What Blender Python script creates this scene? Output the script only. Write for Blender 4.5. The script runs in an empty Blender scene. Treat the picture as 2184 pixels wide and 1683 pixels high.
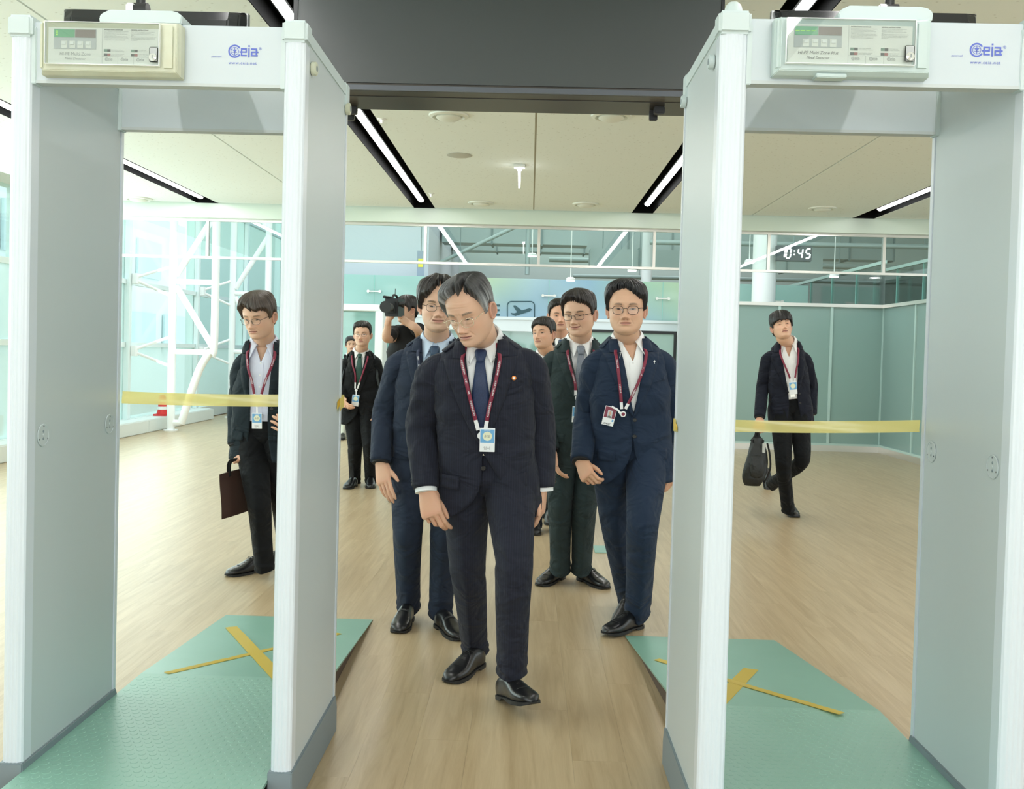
import bpy, bmesh, math, random
import numpy as np
from mathutils import Vector, Matrix, noise as mnoise

random.seed(7); np.random.seed(7)
SC = bpy.context.scene
COL = SC.collection
PI = math.pi

# ---------------------------------------------------------------- camera
FPX, PCX, PCY = 2050.0, 1092.0, 803.0           # focal length and principal point, photograph pixels
ROLL, YAW, PITCH = 0.0262, 0.0179, 0.0254
CAMP = np.array([0.0, 0.0, 1.37])
_f = np.array([-math.sin(YAW)*math.cos(PITCH), math.cos(YAW)*math.cos(PITCH), -math.sin(PITCH)])
_r0 = np.array([math.cos(YAW), math.sin(YAW), 0.0])
_u0 = np.cross(_r0, _f)
CR = _r0*math.cos(ROLL) + _u0*math.sin(ROLL)
CU = -_r0*math.sin(ROLL) + _u0*math.cos(ROLL)
cam_d = bpy.data.cameras.new('camera'); cam = bpy.data.objects.new('camera', cam_d); COL.objects.link(cam)
cam_d.sensor_fit = 'HORIZONTAL'; cam_d.sensor_width = 36.0; cam_d.lens = FPX*36.0/2184.0
cam_d.shift_y = (PCY-841.5)/2184.0
cam_d.clip_start = 0.05; cam_d.clip_end = 400
M = Matrix(((CR[0], CU[0], -_f[0], CAMP[0]), (CR[1], CU[1], -_f[1], CAMP[1]), (CR[2], CU[2], -_f[2], CAMP[2]), (0, 0, 0, 1)))
cam.matrix_world = M
SC.camera = cam

def at(px, py, Y):
    """world point seen at a photograph pixel, on the plane y = Y"""
    d = _f*FPX + CR*(px-PCX) - CU*(py-PCY)
    return CAMP + d*(Y/d[1])
def at_z(px, py, Z):
    d = _f*FPX + CR*(px-PCX) - CU*(py-PCY)
    return CAMP + d*((Z-CAMP[2])/d[2])

# ---------------------------------------------------------------- world, lights, exposure
SC.view_settings.view_transform = 'Standard'; SC.view_settings.look = 'None'
SC.view_settings.gamma = 1.0; SC.view_settings.use_curve_mapping = False
SC.view_settings.exposure = 0.28
SC.cycles.max_bounces = 8; SC.cycles.diffuse_bounces = 4; SC.cycles.glossy_bounces = 3
SC.cycles.transmission_bounces = 6; SC.cycles.transparent_max_bounces = 24
SC.cycles.use_denoising = True
SC.cycles.sample_clamp_indirect = 6.0
SC.cycles.caustics_reflective = False; SC.cycles.caustics_refractive = False
W = bpy.data.worlds.new('sky'); SC.world = W; W.use_nodes = True
wn = W.node_tree.nodes; wl = W.node_tree.links
bg = wn['Background']; bg.inputs['Strength'].default_value = 1.50
tc = wn.new('ShaderNodeTexCoord'); sx = wn.new('ShaderNodeSeparateXYZ'); mr = wn.new('ShaderNodeMapRange'); rp = wn.new('ShaderNodeValToRGB')
wl.new(tc.outputs['Generated'], sx.inputs[0]); wl.new(sx.outputs['Z'], mr.inputs['Value'])
mr.inputs['From Min'].default_value = -0.1; mr.inputs['From Max'].default_value = 0.6
rp.color_ramp.elements[0].color = (0.88, 0.96, 0.95, 1); rp.color_ramp.elements[1].color = (0.82, 0.95, 1.0, 1)
wl.new(mr.outputs[0], rp.inputs[0]); wl.new(rp.outputs[0], bg.inputs['Color'])

def area_light(name, loc, rot, sx_, sy_, power, color=(1, 1, 1)):
    l = bpy.data.lights.new(name, 'AREA'); l.shape = 'RECTANGLE'; l.size = sx_; l.size_y = sy_; l.energy = power; l.color = color
    o = bpy.data.objects.new(name, l); COL.objects.link(o); o.location = loc; o.rotation_euler = rot; return o
# the lit hall behind the photographer, and his bounced flash
area_light('hall_light', (0.0, -2.2, 2.3), (math.radians(78), 0, 0), 6.0, 2.6, 70, (0.98, 0.99, 1.0))
# broad area lights added to brighten the lobby, standing in for its ceiling lights
area_light('lobby_fill', (0.5, 22.5, 6.4), (0, 0, 0), 12.0, 8.0, 430, (0.95, 1.0, 1.0))
area_light('lobby_fill', (0.0, 15.3, 6.4), (0, 0, 0), 11.0, 4.0, 250, (0.95, 1.0, 1.0))
# daylight through the glazed side wall
area_light('facade_daylight', (-5.75, 9.0, 1.9), (0, -PI/2, 0), 2.6, 14.0, 230, (0.86, 1.0, 0.96))

# ---------------------------------------------------------------- materials
MATS = {}
def mat(name, color, rough=0.5, metal=0.0, spec=0.5, emit=None, estr=0.0, bump=None, sheen=0.0, alpha=None, coat=0.0, noise_mix=None):
    """plain principled material; bump=(scale, strength, distance); noise_mix=(scale, second colour, amount)"""
    if name in MATS: return MATS[name]
    m = bpy.data.materials.new(name); m.use_nodes = True; nt = m.node_tree; b = nt.nodes['Principled BSDF']
    b.inputs['Base Color'].default_value = (*color, 1); b.inputs['Roughness'].default_value = rough
    b.inputs['Metallic'].default_value = metal; b.inputs['Specular IOR Level'].default_value = spec
    if emit: b.inputs['Emission Color'].default_value = (*emit, 1); b.inputs['Emission Strength'].default_value = estr
    if sheen: b.inputs['Sheen Weight'].default_value = sheen; b.inputs['Sheen Roughness'].default_value = 0.5
    if coat: b.inputs['Coat Weight'].default_value = coat; b.inputs['Coat Roughness'].default_value = 0.08
    if alpha is not None: b.inputs['Alpha'].default_value = alpha
    if bump or noise_mix:
        t = nt.nodes.new('ShaderNodeTexCoord')
    if noise_mix:
        n = nt.nodes.new('ShaderNodeTexNoise'); n.inputs['Scale'].default_value = noise_mix[0]; n.inputs['Detail'].default_value = 6
        nt.links.new(t.outputs['Object'], n.inputs['Vector'])
        mx = nt.nodes.new('ShaderNodeMix'); mx.data_type = 'RGBA'
        mx.inputs['A'].default_value = (*color, 1); mx.inputs['B'].default_value = (*noise_mix[1], 1)
        k = nt.nodes.new('ShaderNodeMapRange'); k.inputs['From Min'].default_value = 0.35; k.inputs['From Max'].default_value = 0.7; k.inputs['To Max'].default_value = noise_mix[2]
        nt.links.new(n.outputs['Fac'], k.inputs['Value']); nt.links.new(k.outputs[0], mx.inputs['Factor'])
        nt.links.new(mx.outputs['Result'], b.inputs['Base Color'])
    if bump:
        n2 = nt.nodes.new('ShaderNodeTexNoise'); n2.inputs['Scale'].default_value = bump[0]; n2.inputs['Detail'].default_value = 4
        nt.links.new(t.outputs['Object'], n2.inputs['Vector'])
        bp = nt.nodes.new('ShaderNodeBump'); bp.inputs['Strength'].default_value = bump[1]; bp.inputs['Distance'].default_value = bump[2]
        nt.links.new(n2.outputs['Fac'], bp.inputs['Height']); nt.links.new(bp.outputs[0], b.inputs['Normal'])
    MATS[name] = m; return m

def glass_mat(name, tint, gloss=0.12, rough=0.02, haze=0.0, hazecol=(0.7, 0.9, 0.85)):
    """thin architectural pane: tinted see-through, a mirror share that grows at grazing angles, and some haze"""
    if name in MATS: return MATS[name]
    m = bpy.data.materials.new(name); m.use_nodes = True; nt = m.node_tree; nt.nodes.remove(nt.nodes['Principled BSDF'])
    out = nt.nodes['Material Output']
    tr = nt.nodes.new('ShaderNodeBsdfTransparent'); tr.inputs[0].default_value = (*tint, 1)
    gl = nt.nodes.new('ShaderNodeBsdfGlossy'); gl.inputs['Roughness'].default_value = rough
    lw = nt.nodes.new('ShaderNodeLayerWeight'); lw.inputs['Blend'].default_value = 0.25
    mr_ = nt.nodes.new('ShaderNodeMapRange'); mr_.inputs['To Min'].default_value = gloss; mr_.inputs['To Max'].default_value = 0.75
    nt.links.new(lw.outputs['Fresnel'], mr_.inputs['Value'])
    mx = nt.nodes.new('ShaderNodeMixShader'); nt.links.new(mr_.outputs[0], mx.inputs[0]); nt.links.new(gl.outputs[0], mx.inputs[2])
    if haze > 0:
        df = nt.nodes.new('ShaderNodeBsdfDiffuse'); df.inputs[0].default_value = (*hazecol, 1)
        tl = nt.nodes.new('ShaderNodeBsdfTranslucent'); tl.inputs[0].default_value = (*hazecol, 1)
        ms = nt.nodes.new('ShaderNodeMixShader'); ms.inputs[0].default_value = 0.55
        nt.links.new(df.outputs[0], ms.inputs[1]); nt.links.new(tl.outputs[0], ms.inputs[2])
        m2 = nt.nodes.new('ShaderNodeMixShader'); m2.inputs[0].default_value = haze
        nt.links.new(tr.outputs[0], m2.inputs[1]); nt.links.new(ms.outputs[0], m2.inputs[2]); nt.links.new(m2.outputs[0], mx.inputs[1])
    else:
        nt.links.new(tr.outputs[0], mx.inputs[1])
    nt.links.new(mx.outputs[0], out.inputs['Surface'])
    MATS[name] = m; return m

# ---------------------------------------------------------------- mesh helpers
class MB:
    """collects geometry, then links it as one mesh object"""
    def __init__(s): s.v = []; s.f = []; s.n = 0; s.col = []
    def add(s, v, f):
        v = np.asarray(v, float).reshape(-1, 3); s.v.append(v)
        s.f.extend([tuple(i+s.n for i in q) for q in f]); s.n += len(v); return s
    def box(s, x0, x1, y0, y1, z0, z1):
        v = [(x, y, z) for x in (x0, x1) for y in (y0, y1) for z in (z0, z1)]
        return s.add(v, [(0, 1, 3, 2), (4, 6, 7, 5), (0, 4, 5, 1), (2, 3, 7, 6), (0, 2, 6, 4), (1, 5, 7, 3)])
    def rings(s, R, cap=True, closed=True):
        k = len(R); n = len(R[0]); v = np.concatenate([np.asarray(r, float) for r in R]); f = []
        m = n if closed else n-1
        for i in range(k-1):
            for j in range(m):
                a = i*n+j; b = i*n+(j+1) % n
                f.append((a, b, b+n, a+n))
        if cap and closed: f.append(tuple(range(n-1, -1, -1))); f.append(tuple(range((k-1)*n, k*n)))
        return s.add(v, f)
    def tube(s, pts, r, n=10, cap=True):
        return s.rings(tube_rings(pts, r, n), cap)
    def cyl(s, p, q, r, n=20, r2=None):
        return s.rings(tube_rings([p, q], [r, r if r2 is None else r2], n), True)
    def poly(s, pts, d):
        """closed outline pts (Nx3) extruded by vector d"""
        p = np.asarray(pts, float); n = len(p); v = np.concatenate([p, p+np.asarray(d, float)])
        f = [tuple(range(n-1, -1, -1)), tuple(range(n, 2*n))]+[(i, (i+1) % n, (i+1) % n+n, i+n) for i in range(n)]
        return s.add(v, f)
    def ellipsoid(s, c, r, n=16, m=10):
        R = []
        for i in range(m+1):
            a = -PI/2+PI*(i+0.02)/(m+0.04); R.append([(c[0]+r[0]*math.cos(a)*math.cos(t), c[1]+r[1]*math.cos(a)*math.sin(t), c[2]+r[2]*math.sin(a)) for t in np.linspace(0, 2*PI, n, endpoint=False)])
        return s.rings(R)
    def build(s, name, material, parent=None, smooth=False, bevel=0.0, origin=None, auto=None, solid=0.0, colors=None, segs=2):
        V = np.concatenate(s.v) if s.v else np.zeros((0, 3))
        base = None
        if parent is not None: base = WORLD_ORG.get(parent.name, np.zeros(3))
        o_ = np.asarray(origin, float) if origin is not None else (base if base is not None else np.zeros(3))
        me = bpy.data.meshes.new(name); me.from_pydata((V-o_).tolist(), [], s.f); me.update()
        bm = bmesh.new(); bm.from_mesh(me); bmesh.ops.recalc_face_normals(bm, faces=bm.faces)
        if bevel > 0:
            e = [x for x in bm.edges if len(x.link_faces) == 2 and x.calc_face_angle(0) > 0.5]
            bmesh.ops.bevel(bm, geom=e, offset=bevel, segments=segs, affect='EDGES', clamp_overlap=True)
        bm.to_mesh(me); bm.free()
        if smooth: me.shade_smooth()
        if auto: me.set_sharp_from_angle(angle=math.radians(auto))
        if colors is not None:
            ca = me.color_attributes.new('Col', 'FLOAT_COLOR', 'POINT')
            ca.data.foreach_set('color', np.asarray(colors, np.float32).ravel())
        if material is not None:
            for m_ in (material if isinstance(material, (list, tuple)) else [material]): me.materials.append(m_)
        o = bpy.data.objects.new(name, me); COL.objects.link(o)
        if parent is not None:
            o.parent = parent; o.location = Vector(o_-base)
        else: o.location = Vector(o_)
        WORLD_ORG[o.name] = o_
        if solid:
            md = o.modifiers.new('thick', 'SOLIDIFY'); md.thickness = solid; md.offset = 1
        return o
WORLD_ORG = {}

def tube_rings(pts, r, n=10, flat=None, ref=None):
    P = np.asarray(pts, float); k = len(P)
    if np.isscalar(r): r = [r]*k
    T = np.zeros_like(P); T[1:-1] = P[2:]-P[:-2] if k > 2 else T[1:-1]; T[0] = P[1]-P[0]; T[-1] = P[-1]-P[-2]
    T /= np.maximum(np.linalg.norm(T, axis=1, keepdims=True), 1e-9)
    a = np.array(ref if ref is not None else ((0, 0, 1) if abs(T[0][2]) < 0.9 else (1, 0, 0)), float)
    out = []; th = np.linspace(0, 2*PI, n, endpoint=False)
    for i in range(k):
        a = a-T[i]*np.dot(a, T[i]); a /= np.linalg.norm(a); b = np.cross(T[i], a)
        rr = r[i]; ra, rb = (rr, rr) if np.isscalar(rr) else rr
        out.append(P[i]+np.outer(np.cos(th)*ra, a)+np.outer(np.sin(th)*rb, b))
    return out

def crom(P, m):
    """Catmull-Rom resample of control rows P at m points"""
    P = np.asarray(P, float); k = len(P); out = []
    for t in np.linspace(0, k-1, m):
        i = min(int(t), k-2); u = t-i
        p0, p1, p2, p3 = P[max(i-1, 0)], P[i], P[i+1], P[min(i+2, k-1)]
        out.append(0.5*((2*p1)+(-p0+p2)*u+(2*p0-5*p1+4*p2-p3)*u*u+(-p0+3*p1-3*p2+p3)*u**3))
    return np.array(out)

def empty(name, loc, label=None, cat=None, group=None):
    o = bpy.data.objects.new(name, None); COL.objects.link(o); o.location = Vector(loc); o.empty_display_size = 0.1
    WORLD_ORG[o.name] = np.asarray(loc, float)
    if label: tag(o, label, cat, group)
    return o
def tag(o, label, cat, group=None):
    o['label'] = label; o['category'] = cat
    if group: o['group'] = group
    return o
def struct(o): o['kind'] = 'structure'; return o
def stuff(o): o['kind'] = 'stuff'; return o

_F = {}
def text_mesh(name, s, size, loc, xdir, ydir, material, parent, align='LEFT', depth=0.0006, shear=0.0, bold=0.0, sp=1.0, weight=None, sx=1.0):
    """flat raised lettering, reading along xdir with ydir up"""
    key = (s, shear, bold, sp, align)
    cu = bpy.data.curves.new('lettering', 'FONT'); cu.body = s; cu.size = 1.0; cu.align_x = align; cu.shear = shear; cu.offset = bold; cu.space_character = sp
    cu.resolution_u = 3
    t = bpy.data.objects.new('tmp_text', cu); COL.objects.link(t)
    dg = bpy.context.evaluated_depsgraph_get(); ev = t.evaluated_get(dg); tm = ev.to_mesh()
    n = len(tm.vertices); co = np.zeros(n*3); tm.vertices.foreach_get('co', co); co = co.reshape(-1, 3)
    F = [tuple(p.vertices) for p in tm.polygons]; ev.to_mesh_clear(); COL.objects.unlink(t); bpy.data.objects.remove(t); bpy.data.curves.remove(cu)
    X = np.asarray(xdir, float); X /= np.linalg.norm(X); Y = np.asarray(ydir, float); Y /= np.linalg.norm(Y); N = np.cross(X, Y)
    V = np.asarray(loc, float)+np.outer(co[:, 0]*size*sx, X)+np.outer(co[:, 1]*size, Y)+N*depth
    mb = MB(); mb.add(V, F)
    base = WORLD_ORG.get(parent.name, np.zeros(3)) if parent else np.zeros(3)
    me = bpy.data.meshes.new(name); me.from_pydata((V-base).tolist(), [], F); me.materials.append(material)
    o = bpy.data.objects.new(name, me); COL.objects.link(o)
    if parent: o.parent = parent
    WORLD_ORG[o.name] = base
    return o
# ================================================================ MATERIALS OF THE PLACE
def floor_mat():
    m = bpy.data.materials.new('oak_vinyl'); m.use_nodes = True; nt = m.node_tree; N = nt.nodes.new; L = nt.links.new; b = nt.nodes['Principled BSDF']
    g = N('ShaderNodeNewGeometry'); s = N('ShaderNodeSeparateXYZ'); L(g.outputs['Position'], s.inputs[0])
    def M_(op, a, b_=None):
        n = N('ShaderNodeMath'); n.operation = op
        for i, q in enumerate((a, b_)):
            if q is None: continue
            if isinstance(q, (int, float)): n.inputs[i].default_value = q
            else: L(q, n.inputs[i])
        return n.outputs[0]
    row = M_('FLOOR', M_('DIVIDE', s.outputs['X'], 0.18))
    sh = M_('FRACT', M_('MULTIPLY', row, 0.37))
    col = M_('FLOOR', M_('ADD', M_('DIVIDE', s.outputs['Y'], 1.22), sh))
    cb = N('ShaderNodeCombineXYZ'); L(row, cb.inputs[0]); L(col, cb.inputs[1])
    wn_ = N('ShaderNodeTexWhiteNoise'); wn_.noise_dimensions = '2D'; L(cb.outputs[0], wn_.inputs['Vector'])
    # grain: long streaks along the planks, shifted per plank
    mp = N('ShaderNodeVectorMath'); mp.operation = 'MULTIPLY'; L(g.outputs['Position'], mp.inputs[0]); mp.inputs[1].default_value = (26, 1.6, 1)
    ad = N('ShaderNodeVectorMath'); ad.operation = 'ADD'; L(mp.outputs[0], ad.inputs[0]); L(wn_.outputs['Color'], ad.inputs[1])
    ns = N('ShaderNodeTexNoise'); ns.inputs['Scale'].default_value = 1.0; ns.inputs['Detail'].default_value = 7; ns.inputs['Roughness'].default_value = 0.62; ns.inputs['Distortion'].default_value = 0.8
    sc = N('ShaderNodeVectorMath'); sc.operation = 'MULTIPLY_ADD'; L(wn_.outputs['Color'], sc.inputs[0]); sc.inputs[1].default_value = (40, 40, 40); L(mp.outputs[0], sc.inputs[2]); L(sc.outputs[0], ns.inputs['Vector'])
    cr = N('ShaderNodeValToRGB'); e = cr.color_ramp.elements; e[0].position = 0.28; e[0].color = (0.365, 0.265, 0.148, 1); e[1].position = 0.7; e[1].color = (0.515, 0.405, 0.255, 1)
    L(ns.outputs['Fac'], cr.inputs[0])
    hv = N('ShaderNodeHueSaturation'); L(cr.outputs[0], hv.inputs['Color'])
    v = N('ShaderNodeMapRange'); L(wn_.outputs['Value'], v.inputs['Value']); v.inputs['To Min'].default_value = 0.98; v.inputs['To Max'].default_value = 1.025; L(v.outputs[0], hv.inputs['Value'])
    L(hv.outputs[0], b.inputs['Base Color']); b.inputs['Roughness'].default_value = 0.33; b.inputs['Specular IOR Level'].default_value = 0.45
    bp = N('ShaderNodeBump'); bp.inputs['Strength'].default_value = 0.12; bp.inputs['Distance'].default_value = 0.002; L(ns.outputs['Fac'], bp.inputs['Height']); L(bp.outputs[0], b.inputs['Normal'])
    return m
M_floor = floor_mat()
M_sub = mat('floor_joint', (0.40, 0.28, 0.165), 0.8)
def ceil_mat():
    m = bpy.data.materials.new('acoustic_ceiling'); m.use_nodes = True; nt = m.node_tree; N = nt.nodes.new; L = nt.links.new; b = nt.nodes['Principled BSDF']
    g = N('ShaderNodeNewGeometry'); vm = N('ShaderNodeVectorMath'); vm.operation = 'MULTIPLY'; vm.inputs[1].default_value = (16, 34, 30); L(g.outputs['Position'], vm.inputs[0])
    v = N('ShaderNodeTexVoronoi'); v.inputs['Scale'].default_value = 1.0; v.inputs['Randomness'].default_value = 1.0; L(vm.outputs[0], v.inputs['Vector'])
    n = N('ShaderNodeTexNoise'); n.inputs['Scale'].default_value = 9; L(g.outputs['Position'], n.inputs['Vector'])
    mr_ = N('ShaderNodeMapRange'); mr_.inputs['From Min'].default_value = 0.08; mr_.inputs['From Max'].default_value = 0.16; L(v.outputs['Distance'], mr_.inputs['Value'])
    mx = N('ShaderNodeMix'); mx.data_type = 'RGBA'; mx.inputs['A'].default_value = (0.58, 0.62, 0.57, 1); mx.inputs['B'].default_value = (0.87, 0.935, 0.91, 1); L(mr_.outputs[0], mx.inputs['Factor'])
    L(mx.outputs['Result'], b.inputs['Base Color']); b.inputs['Roughness'].default_value = 0.9; b.inputs['Specular IOR Level'].default_value = 0.1
    return m
M_ceil = ceil_mat()
M_black = mat('black_trough', (0.005, 0.0055, 0.006), 0.9, spec=0.1)
M_led = mat('led_diffuser', (1, 1, 1), 0.4, emit=(1.0, 0.99, 0.96), estr=25)
M_led_far = mat('led_diffuser_far', (1, 1, 1), 0.4, emit=(1.0, 1.0, 0.98), estr=6)
M_white = mat('white_paint', (0.86, 0.88, 0.86), 0.5)
M_wsteel = mat('white_steel_tube', (0.93, 0.95, 0.95), 0.35)
M_mint = mat('pale_mint_fascia', (0.72, 0.82, 0.74), 0.35)
M_alu = mat('brushed_steel', (0.78, 0.76, 0.72), 0.28, metal=0.85)
M_alub = mat('satin_steel_header', (0.74, 0.80, 0.82), 0.30, metal=0.6)
M_mull = mat('facade_mullion', (0.80, 0.90, 0.90), 0.4)
M_gclear = glass_mat('clear_glass', (0.93, 0.985, 0.965), 0.05)
M_gfac = glass_mat('facade_glass', (0.92, 0.995, 0.975), 0.03)
M_gmint = glass_mat('mint_glass', (0.78, 0.96, 0.92), 0.08, haze=0.5, hazecol=(0.62, 0.90, 0.84), rough=0.05)
M_gfrost = glass_mat('frosted_glass', (0.55, 0.72, 0.68), 0.06, rough=0.22, haze=0.90, hazecol=(0.56, 0.76, 0.715))
M_gfrost2 = glass_mat('frosted_facade_glass', (0.92, 1.0, 0.98), 0.03, rough=0.25, haze=0.45, hazecol=(0.84, 0.97, 0.94))
for m__ in (M_gfac, M_gfrost2):
    for n__ in m__.node_tree.nodes:
        if n__.bl_idname == 'ShaderNodeMapRange': n__.inputs['To Max'].default_value = 0.16
M_gedge = mat('glass_edge', (0.30, 0.62, 0.55), 0.2)

# ================================================================ FLOOR
YB, YC = -3.5, 12.35            # the hall runs from behind the camera to the glazed transom
XL, XR = -6.0, 5.30
o = struct(MB().box(-9.5, 11.5, YB, 30.0, -0.20, -0.012).build('floor', M_sub))
def plank_cells():
    near, far = [], []
    for row in range(int(XL/0.18)-1, int(11.0/0.18)+1):
        sh = (row*0.37) % 1.0
        for col_ in range(-1, 20):
            y0 = (col_-sh)*1.22; y1 = y0+1.22
            if y1 < 1.2 or y0 > 22: continue
            xc = (row+0.5)*0.18; yc = (y0+y1)/2
            if xc < XL: continue
            vis = yc > 2.2 and abs(xc+0.04*yc) < 0.535*yc+0.2
            (near if vis and yc < 9.6 else far).append((yc, row*0.18, y0))
    near.sort(); return near[:300], near[300:]+far
near, far = plank_cells()
pm = bpy.data.meshes.new('plank'); g_ = 0.0002
v_ = [(x, y, z) for x in (g_, 0.18-g_) for y in (g_, 1.22-g_) for z in (-0.012, 0.0)]
pm.from_pydata(v_, [], [(0, 1, 3, 2), (4, 6, 7, 5), (0, 4, 5, 1), (2, 3, 7, 6), (0, 2, 6, 4), (1, 5, 7, 3)]); pm.materials.append(M_floor)
for yc, x, y in near:
    p = bpy.data.objects.new('plank', pm); COL.objects.link(p); p.parent = o; p.location = (x, y, 0)
mb = MB()
for yc, x, y in far: mb.box(x+g_, x+0.18-g_, y+g_, y+1.22-g_, -0.012, 0)
mb.box(-9.5, 11.5, YB, 1.2, -0.012, -0.0002); 
stuff(mb.build('planks', M_floor, o))

# ================================================================ CEILING
ZC = 3.17
LX = [-4.16, -1.385, 1.375, 4.16]          # the four light troughs
TW = 0.135                                  # half width of a trough
c = struct(MB().box(-6.3, 7.5, YB, 12.45, ZC+0.22, ZC+0.30).build('ceiling', M_black))
edges = [-6.3]
seams = [-2.77, 0.0, 2.75]
xs = []
cuts = sorted([(x-TW, x+TW) for x in LX])
spans = []; a = -6.3
for (p, q) in cuts: spans.append((a, p)); a = q
spans.append((a, 7.5))
for (p, q) in spans:
    s_ = [s for s in seams if p < s < q]
    pts = [p]+s_+[q]
    for i in range(len(pts)-1):
        x0 = pts[i]+(0.008 if i > 0 else 0); x1 = pts[i+1]-(0.008 if i+1 < len(pts)-1 else 0)
        MB().box(x0, x1, YB, 12.2, ZC, ZC+0.22).build('ceiling_panel', M_ceil, c)
for s in seams: MB().box(s-0.008, s+0.008, YB, 12.2, ZC+0.012, ZC+0.2).build('seam_strip', mat('seam', (0.55, 0.53, 0.44), 0.8), c)
for x in LX:
    MB().box(x-TW, x+TW, 12.2, 12.25, ZC, ZC+0.22).build('trough_end', M_black, c)
    for s_ in (-1, 1): MB().box(min(x+s_*(TW-0.006), x+s_*TW), max(x+s_*(TW-0.006), x+s_*TW), YB, 12.2, ZC+0.001, ZC+0.22).build('trough_side', M_black, c)

# light lines recessed in the black troughs
def light_line(x, y0, y1, label):
    t = empty('linear_light', (x, (y0+y1)/2, ZC+0.2), label, 'ceiling light', 'linear lights in the black ceiling troughs')
    MB().box(x-0.045, x+0.045, y0, y1, ZC+0.035, ZC+0.215).build('housing', M_black, t)
    P = MB(); R = []
    for k in range(9):
        a = PI*k/8; R.append((x-0.032*math.cos(a), ZC+0.034-0.024*math.sin(a)))
    P.rings([[(px, y, pz) for (px, pz) in R] for y in (y0+0.02, y1-0.02)]); P.build('diffuser', M_led, t, smooth=False)
    return t
for x, y1, nm in ((LX[0], 12.0, 'outermost linear light at the left, by the glazed wall'), (LX[1], 11.85, 'linear light running to the left of the black display panel'),
                  (LX[2], 11.75, 'linear light running to the right of the black display panel'), (LX[3], 11.7, 'outermost linear light at the right, above the frosted wall')):
    light_line(x, -3.0, y1, 'long white '+nm)

def vent(x, y, r, label):
    t = empty('ceiling_vent', (x, y, ZC), label, 'vent', 'round air outlets in the cream ceiling')
    def ringset(prof): return [[(x+rr*math.cos(a), y+rr*math.sin(a), ZC+z) for a in np.linspace(0, 2*PI, 32, endpoint=False)] for rr, z in prof]
    MB().rings(ringset([(r*0.78, 0.02), (r*1.02, -0.001), (r, -0.012), (r*0.82, -0.02), (r*0.72, -0.004), (r*0.7, 0.03)])).build('outer_ring', M_ventw, t, smooth=True, auto=40)
    MB().rings(ringset([(r*0.3, 0.02), (r*0.62, -0.006), (r*0.64, -0.022), (r*0.5, -0.036), (r*0.2, -0.042), (0.003, -0.043)])).build('centre_disc', M_ventw, t, smooth=True, auto=40)
    return t
M_ventw = mat('vent_white', (0.80, 0.83, 0.76), 0.4)
vent(-0.67, 7.40, 0.15, 'round white air outlet just past the display panel, left of the two')
vent(0.565, 7.30, 0.15, 'round white air outlet just past the display panel, right of the two')
vent(-0.64, 11.7, 0.155, 'round white air outlet near the far end, left of the ceiling seam')
vent(0.62, 11.6, 0.155, 'round white air outlet near the far end, right of the ceiling seam')
vent(3.42, 11.5, 0.16, 'round white air outlet seen through the right detector')
vent(-4.95, 12.0, 0.17, 'round white air outlet seen through the left detector')
x, y = at_z(980, 331, ZC)[:2]
tt = MB().rings([[(x+r*math.cos(a), y+r*math.sin(a), ZC+z) for a in np.linspace(0, 2*PI, 32, endpoint=False)] for r, z in ((0.11, 0.004), (0.118, -0.004), (0.1, -0.009), (0.002, -0.011))]).build('ceiling_speaker', mat('speaker_grille', (0.52, 0.53, 0.47), 0.7, bump=(600, 0.4, 0.001)), smooth=True, auto=40)
tag(tt, 'flat round beige speaker grille set in the ceiling left of the light pendant', 'speaker')
# bright emergency light on its white box
x, y = at_z(1108, 352, ZC)[:2]
t = empty('emergency_light', (x, y, ZC), 'small white emergency light glowing on the ceiling beside the seam', 'ceiling light')
MB().box(x-0.055, x+0.055, y-0.06, y+0.06, ZC-0.028, ZC-0.001).build('housing', M_white, t, bevel=0.004)
MB().cyl((x, y, ZC-0.028), (x, y, ZC-0.052), 0.022).build('lamp', mat('bright_lamp', (1, 1, 1), emit=(1, 1, 1), estr=40), t, smooth=True, auto=40)
MB().tube([(x, y, ZC-0.052), (x+0.002, y, ZC-0.13), (x+0.004, y, ZC-0.22)], [0.012, 0.011, 0.009], 10).build('light_rod', M_led_far, t, smooth=True)
for i, (px, py) in enumerate([(815, 254), (920, 413), (1478, 424)]):
    x, y = at_z(px, py, ZC)[:2]
    t = MB().rings([[(x+r*math.cos(a), y+r*math.sin(a), ZC+z) for a in np.linspace(0, 2*PI, 16, endpoint=False)] for r, z in ((0.035, 0.003), (0.036, -0.004), (0.02, -0.007), (0.012, -0.03), (0.014, -0.035), (0.001, -0.036))]).build('sprinkler_head', M_white, smooth=True, auto=40)
    tag(t, ['tiny sprinkler head by the near left air outlet', 'tiny sprinkler head near the far end of the left light line', 'tiny sprinkler head near the right light line'][i], 'sprinkler', 'sprinkler heads')

# ================================================================ TRANSOM AND ITS RAILS (far end of the ceiling)
YT = 12.4
b = struct(MB().box(-6.3, 7.5, 12.25, 12.55, 2.985, ZC+0.3).build('trim_1', M_mint))
b['label'] = 'pale mint bulkhead at the end of the ceiling'
f = empty('glass_transom', (0, YT, 2.98), 'clear glass transom with steel rails hung below the far bulkhead', 'glass partition')
MB().box(-6.0, 7.4, YT-0.03, YT+0.03, 2.955, 2.985).build('top_rail', M_alu, f)
MB().box(-6.0, 7.4, YT-0.03, YT+0.03, 2.475, 2.505).build('bottom_rail', M_alu, f)
px_posts = [443, 907, 1149, 1395, 1639, 1885]
xp = [float(at(p, 530, YT)[0]) for p in px_posts]
for x in xp: MB().box(x-0.018, x+0.018, YT-0.025, YT+0.025, 2.505, 2.955).build('rail_post', M_alu, f)
bd = [-6.0]+xp+[7.4]
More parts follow.
